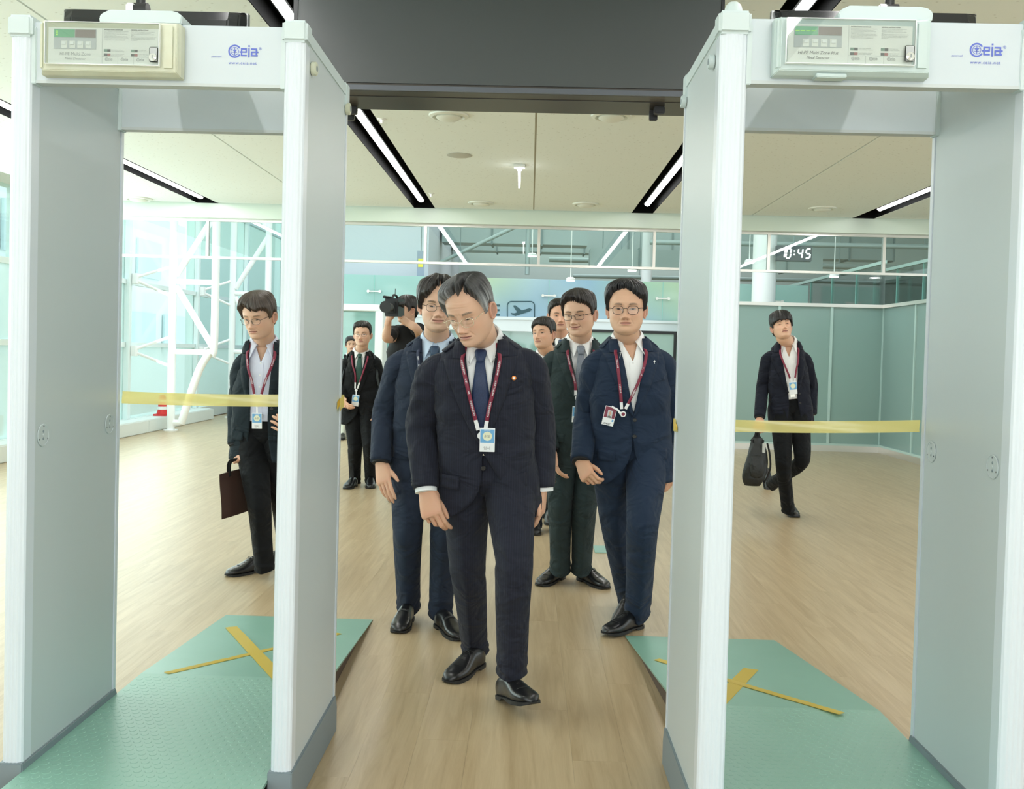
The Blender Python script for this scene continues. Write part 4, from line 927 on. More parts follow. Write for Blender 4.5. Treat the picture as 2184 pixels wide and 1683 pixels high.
def face_feat(x, z, p):
    """forward relief of the face at lateral x, height z"""
    ax = np.abs(x); D = 0*x
    nl = p.get('nose', 1.0); nw = p.get('nosew', 1.0)
    pz = np.interp(z, [-.050, -.0455, -.040, -.034, -.02, -.005, .008, .022], [0, .004, .016, .0205, .0145, .0085, .0045, 0])*nl
    sg = np.interp(z, [-.05, -.036, -.02, 0, .02], [.0105, .0100, .0078, .0070, .012])*nw
    D += pz*np.exp(-np.abs(x/sg)**2.4*0.5)
    D += .0085*gz_(ax-.0145*nw, .0052)*gz_(z+.0395, .0055)
    D -= .004*gz_(ax-.0075, .0035)*gz_(z+.0475, .0025)
    D -= .0085*gz_(ax-.032, .0150)*gz_(z-.004, .0115)
    D -= .0030*gz_(ax-.016, .006)*gz_(z-.002, .010)
    D += .0035*gz_(ax-.030, .018)*gz_(z-.0235, .0065)
    D += .0028*gz_(ax-.032, .010)*gz_(z+.0115, .0035)*p.get('bags', 0.8)
    D -= .0016*gz_(ax-.032, .012)*gz_(z+.0165, .0025)*p.get('bags', 0.8)
    D += .0045*gz_(ax-.043, .015)*gz_(z+.026, .014)*p.get('cheek', 1.0)
    D -= .0035*gz_(ax-.050, .010)*gz_(z+.062, .018)*(2-p.get('cheek', 1.0))
    sm = p.get('smile', 0.0)
    zl = -.0625+sm*.006*(ax/.025)**2; mw = .0215*(1+.22*sm)
    env = 1/(1+np.exp((ax-mw)/.0016))
    D += .0050*gz_(z-(zl+.0048), .0036)*gz_(x, .016) + .0056*gz_(z-(zl-.0058), .0045)*gz_(x, .0135)
    D -= .0044*gz_(z-zl, .0016)*env
    D += .0030*gz_(x, .024)*gz_(z+.060, .016)
    D -= .0012*gz_(x, .0028)*gz_(z+.053, .004)
    D -= .0028*gz_(x, .016)*gz_(z+.0775, .0045)
    D += .0055*gz_(x, .018)*gz_(z+.0945, .0105)
    q = (ax-(.0195+(-.036-z)*.50)); D -= (.0020+.0016*sm+.0016*p.get('age', 0))*gz_(q, .0022)*np.clip((-.034-z)/.006, 0, 1)*np.clip((z+.070)/.010, 0, 1)
    if p.get('age', 0):
        for k in range(3): D -= .0012*gz_(z-(.048+.011*k+.002*np.cos(x*60+k)), .0013)*gz_(x, .028)
        D -= .0018*gz_(ax-.006, .0018)*gz_(z-.022, .006)
    return D
def head_pt(lon, z, p):
    x, y = head_base(lon, z, p.get('fat', 1.0), p.get('jaw', 1.0))
    front = np.clip((np.cos(lon)-0.05)/0.35, 0, 1)
    return x, y-face_feat(x, z, p)*front, z
def face_y(x, z, p):
    """y of the face surface at lateral x, height z"""
    x = np.asarray(x, float); z = np.asarray(z, float); w = h_w(z)*np.where(z < -0.02, 1+(p.get('jaw', 1.0)-1)*np.clip((-0.02-z)/0.05, 0, 1), 1.0)*p.get('fat', 1.0)
    s = np.clip(np.abs(x)/w, 0, .999)**(2.25/2); c = np.sqrt(1-s*s); return -h_f(z)*c**(2/2.25)-face_feat(x, z, p)

SKIN = np.array([0.66, 0.415, 0.295])
def build_head(p, hi=1.0):
    nr, nc = int(150*hi), int(132*hi)
    v = np.linspace(0, 1, nr); z = HZ0+(HZ1-HZ0)*(0.5-0.5*np.cos(PI*v))*0.55+(HZ1-HZ0)*v*0.45
    z[0] = HZ0; z[-1] = HZ1
    u = np.linspace(-PI, PI, nc, endpoint=False); lon = u-0.62*np.sin(u)
    LO, ZZ = np.meshgrid(lon, z); X, Y, Z = head_pt(LO, ZZ, p)
    V = np.stack([X, Y, Z], -1).reshape(-1, 3); F = []
    for i in range(nr-1):
        a = i*nc+np.arange(nc); b = i*nc+(np.arange(nc)+1) % nc
        F += list(zip(a.tolist(), b.tolist(), (b+nc).tolist(), (a+nc).tolist()))
    F.append(tuple(range(nc-1, -1, -1))); F.append(tuple(range((nr-1)*nc, nr*nc)))
    # pigment: lips, brows, slight redness, beard shade; mouth slit and nostrils painted as shade
    C = np.tile(np.array([*p.get('skin', SKIN), 1.0]), (len(V), 1)); x, zz = V[:, 0], V[:, 2]; fr = np.clip(-V[:, 1]/0.05, 0, 1); ax = np.abs(x)
    def blend(w, col): C[:, :3] = C[:, :3]*(1-w[:, None])+np.array(col)*w[:, None]
    blend(0.22*gz_(ax-.04, .016)*gz_(zz+.026, .014)*fr, (.78, .34, .25)); blend(0.18*gz_(x, .012)*gz_(zz+.036, .010)*fr, (.76, .34, .24))
    blend(p.get('stubble', .14)*fr*np.clip(gz_(ax, .05)*gz_(zz+.080, .020), 0, 1), (.33, .27, .24))
    sm = p.get('smile', 0.0); zl = -.0625+sm*.006*(ax/.025)**2; mw = .0225*(1+.22*sm)
    up = np.clip(1-(ax/mw)**2, 0, 1)**.6; d = zz-zl
    blend(.9*fr*(ax < mw)*np.clip(1-np.abs(d-.0035*up)/(.0048*up+1e-4), 0, 1)**.5, (.47, .20, .16)); blend(.9*fr*(ax < mw)*np.clip(1-np.abs(d+.0048*up)/(.0062*up+1e-4), 0, 1)**.5, (.53, .24, .20))
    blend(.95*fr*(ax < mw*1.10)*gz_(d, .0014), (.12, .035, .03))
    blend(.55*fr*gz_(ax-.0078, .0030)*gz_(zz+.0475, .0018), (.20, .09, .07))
    bc = p.get('browc', (.035, .028, .025)); bz = .0205+p.get('browz', 0)+.0035*np.clip(1-((ax-.036)/.02)**2, -1.2, 1)
    bw = np.clip(1.15-np.abs(zz-bz)/(.0050-.0018*np.clip((ax-.03)/.02, 0, 1)), 0, 1)*(np.clip((ax-.0145)/.004, 0, 1)*np.clip((.053-ax)/.008, 0, 1))
    blend(fr*np.clip(bw*1.6, 0, 1)*min(1, p.get('browk', .8)*1.25)*(0.75+.25*np.sin(x*2600+zz*1500)), bc)
    parts = [(V, F, C)]
    # ears
    for s in (-1, 1):
        R = []; n = 26
        prof = [(0.0, .006, 0), (.30, .0045, 0), (.55, .004, 0), (.72, .0085, 0), (.84, .0125, 0), (.95, .012, 0), (1.0, .008, 0), (.96, .003, 0), (.80, -.003, 0), (.5, -.010, 0), (.05, -.014, 0)]
        for r, h, _ in prof:
            a = np.linspace(0, 2*PI, n, endpoint=False); uu = .0175*r*np.cos(a)*(1+.12*np.sin(a)); vv = .032*r*np.sin(a)
            uu = uu+.004*vv/.03; lob = np.where(vv < -.015, .6, 1)
            hh = h*lob+.30*(uu+.012)
            R.append(np.stack([s*(.0725*p.get('fat', 1)+hh), .014+uu, -.012+vv], -1))
        VV = np.concatenate(R); k = len(R); FF = [(i*n+j, i*n+(j+1) % n, (i+1)*n+(j+1) % n, (i+1)*n+j) for i in range(k-1) for j in range(n)]
        CC = np.tile(np.array([.66, .36, .26, 1]), (len(VV), 1)); CC[:4*n, :3] *= .72; parts.append((VV, FF, CC))  # ear hollow darkened in the colour, as painted shade
    return parts

def build_hair(p, hi=1.0):
    st = p['hair']; nr, nc = int(120*hi), int(288*hi)
    z = np.linspace(-.098, HZ1, nr); z = z+0.010*np.sin((z+.098)/.216*PI); z[-1] = HZ1
    lon = np.linspace(-PI, PI, nc, endpoint=False); LO, ZZ = np.meshgrid(lon, z)
    X, Y = head_base(LO, ZZ, p.get('fat', 1), p.get('jaw', 1.0)); D = np.degrees(LO)
    hl = np.interp(D, [q[0] for q in st['line']], [q[1] for q in st['line']])
    cw = D+ZZ*st.get('slant', 1)*260*np.sign(D-st.get('part', 0)+.01)*np.clip(np.cos(LO)+.3, 0, 1); pole = np.clip((HZ1-ZZ)/.025, 0.15, 1); strand = fuzz(cw*.26, ZZ*14, 0.0, 0, 12)*pole; fine = fuzz(cw*.75, ZZ*22, 1.3, 12, 14)*pole
    m = np.clip((ZZ-hl+.0045*strand+.0035*fine)/st.get('soft', .022), 0, 1); m = m*m*(3-2*m)
    top = np.clip((ZZ-.02)/.07, 0, 1); fr = np.clip(np.cos(LO), 0, 1)
    th = st.get('side', .010)+(st.get('top', .024)-st.get('side', .010))*top+st.get('quiff', .0)*fr*np.clip((ZZ-.05)/.03, 0, 1)
    th = th+(0.0030*strand+0.0014*fine)*(0.5+.7*top)
    if 'part' in st:
        pl = st['part']; w = np.abs(D-pl)
        # the parting runs back from the hairline over the crown
        px = .066*math.sin(math.radians(pl)); dd = np.abs(X-px)
        g = np.exp(-(dd/.0055)**2)*np.clip((Y*-1+.03)/.04, 0, 1)*np.clip((ZZ-.05)/.02, 0, 1)
        th = th*(1-1.22*g)+.006*np.exp(-((dd-.018)/.012)**2)*top*np.clip((-Y+.03)/.04, 0, 1)
    th = th+st.get('bulge', 0)*np.clip((np.abs(D)-20)/40, 0, 1)*np.clip((110-np.abs(D))/40, 0, 1)*gz_(ZZ-.045, .035)
    off = th*m-np.where(fr > .25, .020, .006)*(1-m)**1.5
    cx, cy, cz = 0, .008, .015
    N = np.stack([X-cx, Y-cy, (ZZ-cz)*0.9], -1); N /= np.maximum(np.linalg.norm(N, axis=-1, keepdims=True), 1e-6)
    V = (np.stack([X, Y, ZZ], -1)+N*off[..., None]).reshape(-1, 3); F = []
    for i in range(nr-1):
        a = i*nc+np.arange(nc); b = i*nc+(np.arange(nc)+1) % nc
        F += list(zip(a.tolist(), b.tolist(), (b+nc).tolist(), (a+nc).tolist()))
    F.append(tuple(range((nr-1)*nc, nr*nc))); F.append(tuple(range(nc-1, -1, -1)))
    c0 = np.array(st.get('color', (.018, .015, .014))); k = (fine*.5+.5)
    C = np.ones((nr, nc, 4)); C[..., :3] = c0*(0.5+1.3*np.clip(k*.6+.4*(strand*.5+.5), 0, 1.3)[..., None])
    if 'grey' in st:
        gm = np.clip(st['grey'][1]*np.clip(1-top*1.1, 0, 1)+st['grey'][2]*fr*gz_(ZZ-.075, .022)*np.clip((-D+5)/30, 0, 1)+.06, 0, 1)*np.clip(.55+.5*fine+.3*strand, 0, 1)
        C[..., :3] = C[..., :3]*(1-gm[..., None])+np.array(st['grey'][0])*gm[..., None]
    return V, F, C.reshape(-1, 4)

def vcol_mat(name, rough, spec=0.4, sss=0.0, sheen=0.0, aniso=0.0):
    m = bpy.data.materials.new(name); m.use_nodes = True; nt = m.node_tree; b = nt.nodes['Principled BSDF']
    a = nt.nodes.new('ShaderNodeVertexColor'); a.layer_name = 'Col'; nt.links.new(a.outputs[0], b.inputs['Base Color'])
    b.inputs['Roughness'].default_value = rough; b.inputs['Specular IOR Level'].default_value = spec
    if sss: b.inputs['Subsurface Weight'].default_value = sss; b.inputs['Subsurface Radius'].default_value = (.012, .004, .002); b.inputs['Subsurface Scale'].default_value = 0.35
    return m
M_skin = vcol_mat('skin', 0.46, 0.35, sss=0.12); M_hair = vcol_mat('hair', 0.42, 0.45); M_eye = vcol_mat('eye', 0.30, 0.2)

# ---- hands: frame (u = thumb side, n = palm normal, d = finger direction)
_HANDS = {}
def hand_mesh(pose, vox=0.0026):
    if pose in _HANDS: return _HANDS[pose]
    P = {'relaxed': ([(16, 24, 14), (20, 30, 18), (24, 34, 20), (28, 36, 22)], (38, -8, 22)),
         'curled': ([(38, 58, 36), (48, 66, 40), (54, 70, 42), (58, 72, 44)], (30, 22, 20)),
         'grip': ([(66, 86, 50), (68, 88, 52), (70, 88, 52), (72, 88, 52)], (24, 55, 30)),
         'pinch': ([(34, 30, 16), (38, 42, 24), (46, 52, 34), (52, 58, 38)], (16, 26, 10)),
         'open': ([(8, 10, 8), (10, 14, 8), (12, 16, 8), (16, 18, 10)], (34, 4, 8))}[pose]
    mb = MB()
    # palm: rings across u,n along d
    def ring(d, cu, hu, hn, cn=0, n=20):
        a = np.linspace(0, 2*PI, n, endpoint=False); return np.stack([cu+hu*np.sign(np.cos(a))*np.abs(np.cos(a))**.75, cn+hn*np.sin(a), d+0*a], -1)
    mb.rings([ring(-.06, 0, .026, .021), ring(-.02, 0, .0265, .020), ring(.0, .0, .029, .0185), ring(.02, .002, .036, .018, .001), ring(.045, .002, .041, .017, .001), ring(.070, .0, .0425, .0145), ring(.088, -.001, .041, .012), ring(.097, -.001, .036, .008)])
    # thumb muscle
    mb.ellipsoid((.026, .008, .028), (.017, .014, .030), 14, 8)
    Ls = [(.046, .029, .023), (.051, .033, .024), (.047, .031, .023), (.038, .024, .021)]; us = [.030, .0105, -.0100, -.0290]; ds = [.086, .090, .086, .078]; rs = [.0088, .0090, .0086, .0075]
    for k in range(4):
        p = V3(us[k], -.001, ds[k]-.018); dirn = 0; pts = [p.copy(), V3(us[k], -.001, ds[k])]; rr = [rs[k]*1.05, rs[k]*1.12]; p = pts[-1].copy(); sp = (us[k])*1.2
        for L_, a in zip(Ls[k], P[0][k]):
            dirn += math.radians(a); d = V3(math.sin(sp)*.35, math.sin(dirn), math.cos(dirn)); d = nrm(d)
            pts.append(p+d*L_*.5); rr.append(rs[k]*.96); p = p+d*L_; pts.append(p.copy()); rr.append(rs[k]*1.0)
        rr[-1] = rs[k]*.62; pts.append(p+d*.0045); rr.append(rs[k]*.25); pts2 = pts; mb.rings(tube_rings(pts2, rr, 12))
    a, b_, c_ = [math.radians(q) for q in P[1]]
    p = V3(.020, .008, .020); pts = [p]; rr = [.0125]; ang = a
    for L_, r_ in ((.040, .0118), (.032, .0105), (.025, .0092)):
        d = nrm(V3(math.sin(ang), math.sin(b_), math.cos(ang))); p = p+d*L_; pts.append(p); rr.append(r_); ang -= c_*.6
    rr[-1] = .0066; pts.append(p+d*.005); rr.append(.0025)
    mb.rings(tube_rings(crom(pts, 14), np.interp(np.linspace(0, 4, 14), range(5), rr).tolist(), 12))
    o = mb.build('hand_tmp', None)
    md = o.modifiers.new('r', 'REMESH'); md.mode = 'VOXEL'; md.voxel_size = vox; md.use_smooth_shade = True
    sm = o.modifiers.new('s', 'SMOOTH'); sm.factor = 0.5; sm.iterations = 2
    dg = bpy.context.evaluated_depsgraph_get(); me = o.evaluated_get(dg).to_mesh(); n = len(me.vertices); co = np.zeros(n*3); me.vertices.foreach_get('co', co); co = co.reshape(-1, 3)
    F = [tuple(q.vertices) for q in me.polygons]; o.evaluated_get(dg).to_mesh_clear(); bpy.data.objects.remove(o)
    C = np.tile(np.array([*SKIN, 1.0]), (n, 1)); C[:, :3] *= V3(1.0, .93, .90)
    kn = np.zeros(n)
    for k in range(4): kn += gz_(np.linalg.norm(co-V3(us[k], -.012, ds[k]), axis=1), .008)
    C[:, :3] = C[:, :3]*(1-.22*np.clip(kn, 0, 1)[:, None])+V3(.72, .30, .22)*.22*np.clip(kn, 0, 1)[:, None]
    _HANDS[pose] = (co, F, C); return _HANDS[pose]

class Torso:
    def __init__(s, Hc, Sc, N, Rh, Rs, girth=1.0, sh=1.0, depth=1.0):
        s.Hc, s.Sc, s.N = map(np.asarray, (Hc, Sc, N)); s.Rh = nrm(Rh); s.Rs = nrm(Rs); s.g = girth; s.sh = sh; s.dp = depth
        T = [-.34, -.1, .15, .38, .65, .85, .95, 1.02, 1.06, 1.10, 1.15, 1.20]
        s.A = tab(T, np.array([.205, .200, .186, .178, .190, .198, .198, .188, .168, .140, .100, .074])*1.0)
        hw_ = np.linalg.norm(np.asarray(Rs))/2/s.sh if np.linalg.norm(np.asarray(Rs)) > .1 else .19
        s.fit = hw_
        s.BF = tab(T, [.128, .130, .126, .122, .126, .122, .105, .088, .080, .074, .068, .064])
        s.BB = tab(T, [.132, .136, .122, .112, .118, .118, .108, .096, .090, .084, .078, .074])
    def frame(s, t):
        if t <= 1: c = s.Hc+(s.Sc-s.Hc)*t
        else: c = s.Sc+(s.N-s.Sc)*(t-1)/.17
        R = nrm(s.Rh*(1-min(max(t, 0), 1))+s.Rs*min(max(t, 0), 1)); U = nrm(s.Sc-s.Hc); R = nrm(R-U*np.dot(R, U)); return c, R, np.cross(R, U), U
    def dims(s, t):
        g = s.g if t < .6 else s.g+(1-s.g)*min((t-.6)/.4, 1)*.5; w = s.A(t)*g*(1+((s.fit+.006)/.197-1)*(0 if t < .55 else min((t-.55)/.35, 1))*(1 if t < 1.04 else max(0, 1-(t-1.04)/.12))); return float(w), float(s.BF(t)*s.g*s.dp), float(s.BB(t)*s.g)
    def S(s, t, th, off=0.0):
        a, bf, bb = s.dims(t); c, R, Fv, U = s.frame(t); n = 2.5; sn, cs = math.sin(th), math.cos(th)
        x = (a+off)*math.copysign(abs(sn)**(2/n), sn); y = ((bf if cs > 0 else bb)+off)*math.copysign(abs(cs)**(2/n), cs)
        return c+R*x+Fv*y
    def th_of(s, x, t): a = s.dims(t)[0]; q = min(abs(x)/a, .995); return math.copysign(math.asin(q**1.25), x)
    def F(s, x, t, off=0.0): return s.S(t, s.th_of(x, t), off)

def strip(mb, rows):
    """open grid of rows of points"""
    n = len(rows[0]); mb.add(np.concatenate([np.asarray(r) for r in rows]), [(i*n+j, i*n+j+1, (i+1)*n+j+1, (i+1)*n+j) for i in range(len(rows)-1) for j in range(n-1)])
    return mb
def sup_tube(pts, radii, ref, n=28, ex=2.0, wr=None, seed=0):
    """loft with superellipse sections; radii = (front, side); wr(i, ang) -> radial factor"""
    P = np.asarray(pts, float); k = len(P); T = np.zeros_like(P); T[1:-1] = P[2:]-P[:-2]; T[0] = P[1]-P[0]; T[-1] = P[-1]-P[-2]
    T /= np.linalg.norm(T, axis=1, keepdims=True); a = np.asarray(ref, float); th = np.linspace(0, 2*PI, n, endpoint=False); out = []
    for i in range(k):
        a = a-T[i]*np.dot(a, T[i]); a = a/np.linalg.norm(a); b = np.cross(T[i], a); ra, rb = radii[i]
        f = wr(i/(k-1), th) if wr else 1.0
        e = ex if np.isscalar(ex) else ex[i]
        out.append(P[i]+np.outer(np.sign(np.cos(th))*np.abs(np.cos(th))**(2/e)*ra*f, a)+np.outer(np.sign(np.sin(th))*np.abs(np.sin(th))**(2/e)*rb*f, b))
    return out

def suit_mat(name, col, stripe=False, rough=0.78, weave=0.35):
    m = mat(name, col, rough, spec=0.15, sheen=0.04); nt = m.node_tree; b = nt.nodes['Principled BSDF']
    if b.inputs['Base Color'].is_linked or b.inputs['Normal'].is_linked: return m
    t = nt.nodes.new('ShaderNodeTexCoord'); n = nt.nodes.new('ShaderNodeTexNoise'); n.inputs['Scale'].default_value = 7.5; n.inputs['Detail'].default_value = 2.5; n.inputs['Distortion'].default_value = 0.6
    mp = nt.nodes.new('ShaderNodeMapping'); mp.inputs['Scale'].default_value = (1.0, 1.0, 1.5); mp.inputs['Rotation'].default_value = (0.5, 0.6, 0.2)
    nt.links.new(t.outputs['Object'], mp.inputs[0]); nt.links.new(mp.outputs[0], n.inputs['Vector'])
    bp = nt.nodes.new('ShaderNodeBump'); bp.inputs['Strength'].default_value = 0.9; bp.inputs['Distance'].default_value = 0.040; nt.links.new(n.outputs['Fac'], bp.inputs['Height'])
    n3 = nt.nodes.new('ShaderNodeTexNoise'); n3.inputs['Scale'].default_value = 1400; nt.links.new(t.outputs['Object'], n3.inputs['Vector'])
    b3 = nt.nodes.new('ShaderNodeBump'); b3.inputs['Strength'].default_value = weave; b3.inputs['Distance'].default_value = 0.0006; nt.links.new(n3.outputs['Fac'], b3.inputs['Height']); nt.links.new(bp.outputs[0], b3.inputs['Normal']); nt.links.new(b3.outputs[0], b.inputs['Normal'])
    if stripe:
        w = nt.nodes.new('ShaderNodeTexWave'); w.inputs['Scale'].default_value = 34; w.inputs['Distortion'].default_value = 0; w.bands_direction = 'X'; nt.links.new(t.outputs['Object'], w.inputs['Vector'])
        r = nt.nodes.new('ShaderNodeMapRange'); r.inputs['From Min'].default_value = 0.93; r.inputs['From Max'].default_value = 1.0; r.inputs['To Max'].default_value = 0.5; nt.links.new(w.outputs['Fac'], r.inputs['Value'])
        mx = nt.nodes.new('ShaderNodeMix'); mx.data_type = 'RGBA'; mx.inputs['A'].default_value = (*col, 1); mx.inputs['B'].default_value = (col[0]*2.2, col[1]*2.2, col[2]*2.2, 1)
        nt.links.new(r.outputs[0], mx.inputs['Factor']); nt.links.new(mx.outputs['Result'], b.inputs['Base Color'])
    return m
M_shoe = mat('black_leather', (0.008, 0.008, 0.009), 0.30, spec=0.5, coat=0.12); M_sole = mat('shoe_sole', (0.010, 0.010, 0.010), 0.6); M_lace = mat('laces', (0.008, 0.008, 0.008), 0.8)
M_lining = mat('dark_lining', (0.010, 0.010, 0.012), 0.8); M_button = mat('suit_button', (0.012, 0.012, 0.014), 0.3)
M_maroon = mat('maroon_ribbon', (0.20, 0.012, 0.040), 0.5); M_plast = mat('white_clip_plastic', (0.85, 0.86, 0.88), 0.3); M_cardb = mat('card_white', (0.86, 0.89, 0.92), 0.25)
M_cardblue = mat('card_blue', (0.16, 0.42, 0.72), 0.3); M_cardy = mat('card_cream', (0.80, 0.82, 0.62), 0.4); M_belt = mat('black_belt', (0.01, 0.01, 0.01), 0.35); M_silver = mat('silver', (0.8, 0.78, 0.72), 0.2, metal=1.0)
M_lens = glass_mat('spectacle_lens', (0.985, 0.99, 0.985), 0.02)
for n__ in M_lens.node_tree.nodes:
    if n__.bl_idname == 'ShaderNodeMapRange': n__.inputs['To Max'].default_value = 0.25

def shoe(parent, heel, yaw, pitch=0.0, roll=0.0, size=1.0, style='derby', hi=True):
    """heel = ground point under the heel back; yaw 0 = toe towards the camera (-y)"""
    R = rotz(yaw)@rotx(pitch)@roty(roll); H = np.asarray(heel, float)
    tf = lambda P: H+(np.asarray(P, float)*size)@R.T
    s_ = np.linspace(0, 1, 26)
    w = tab([0, .05, .18, .35, .5, .68, .82, .93, 1.0], [.016, .029, .034, .034, .041, .049, .0465, .037, .012]); w2 = lambda q: w(q)
    tp = tab([0, .05, .14, .25, .36, .48, .60, .72, .85, .95, 1.0], [.058, .078, .092, .100, .100, .088, .070, .056, .048, .040, .024])
    L_ = .295; rings = []; n = 22
    for q in s_:
        a = np.linspace(0, 2*PI, n, endpoint=False); hw = float(w(q)); ht = float(tp(q)); zb = .011
        cx = np.sign(np.cos(a))*np.abs(np.cos(a))**np.where(np.sin(a) > 0, .8, .25)*hw*np.where(np.sin(a) > 0, 1-.20*np.sin(a)**2*(1 if q < .5 else .5), 1); cz = zb+(ht-zb)*(.5+.5*np.sign(np.sin(a))*np.abs(np.sin(a))**(.75))
        rings.append(tf(np.stack([cx, .0-q*L_+0*a, cz], -1)))
    o = MB().rings(rings).build('shoe', M_shoe, parent, smooth=True, auto=60)
    rings = []
    for q in np.linspace(0, 1, 30):
        hw = float(w(q))+.0022; zb = 0.0 if q < .26 else (.009 if q < .42 else .003); zb = 0.0 if q > .55 else zb
        zb += .010*max(0, (q-.88)/.12)**1.5
        y = .004-q*(L_+.008); zt_ = .0145; rings.append(tf([(-hw, y, zb), (hw, y, zb), (hw, y, zt_), (-hw, y, zt_)]))
    MB().rings(rings).build('sole', M_sole, o)
    if hi and style == 'derby':
        for k in range(4):
            q = .40+.065*k; y = -q*L_; zt = float(tp(q))+.0005
            MB().tube([tf([(-.020, y+.006, zt-.006)])[0], tf([(0, y, zt+.002)])[0], tf([(.020, y+.006, zt-.006)])[0]], .0022*size, 6).build('lace', M_lace, o)
        for s in (-1, 1): MB().tube([tf([(0, -.44*L_, float(tp(.44))+.004)])[0], tf([(s*.014, -.47*L_, float(tp(.47))+.008)])[0], tf([(s*.020, -.50*L_, float(tp(.5))+.000)])[0], tf([(s*.010, -.46*L_, float(tp(.46))+.003)])[0]], .0018*size, 6).build('lace_bow', M_lace, o)
        # toe-cap seam
        q = .70; MB().tube([tf([(x, -q*L_-.004*(1-(x/.045)**2), .018+(float(tp(q))-.018)*(1-(abs(x)/.0455)**2.6)**.5+.0006)])[0] for x in np.linspace(-.044, .044, 15)], .0012*size, 5).build('toe_seam', M_sole, o)
    elif hi:
        q = .50; rows = []
        for dq in (-.035, .035): rows.append([tf([(x, -(q+dq)*L_, .020+(float(tp(q+dq))-.020)*(1-(abs(x)/.0425)**2.6)**.5+.0016)])[0] for x in np.linspace(-.0415, .0415, 15)])
        strip(MB(), rows).build('saddle_strap', M_shoe, o, smooth=True, solid=.002)
    return o

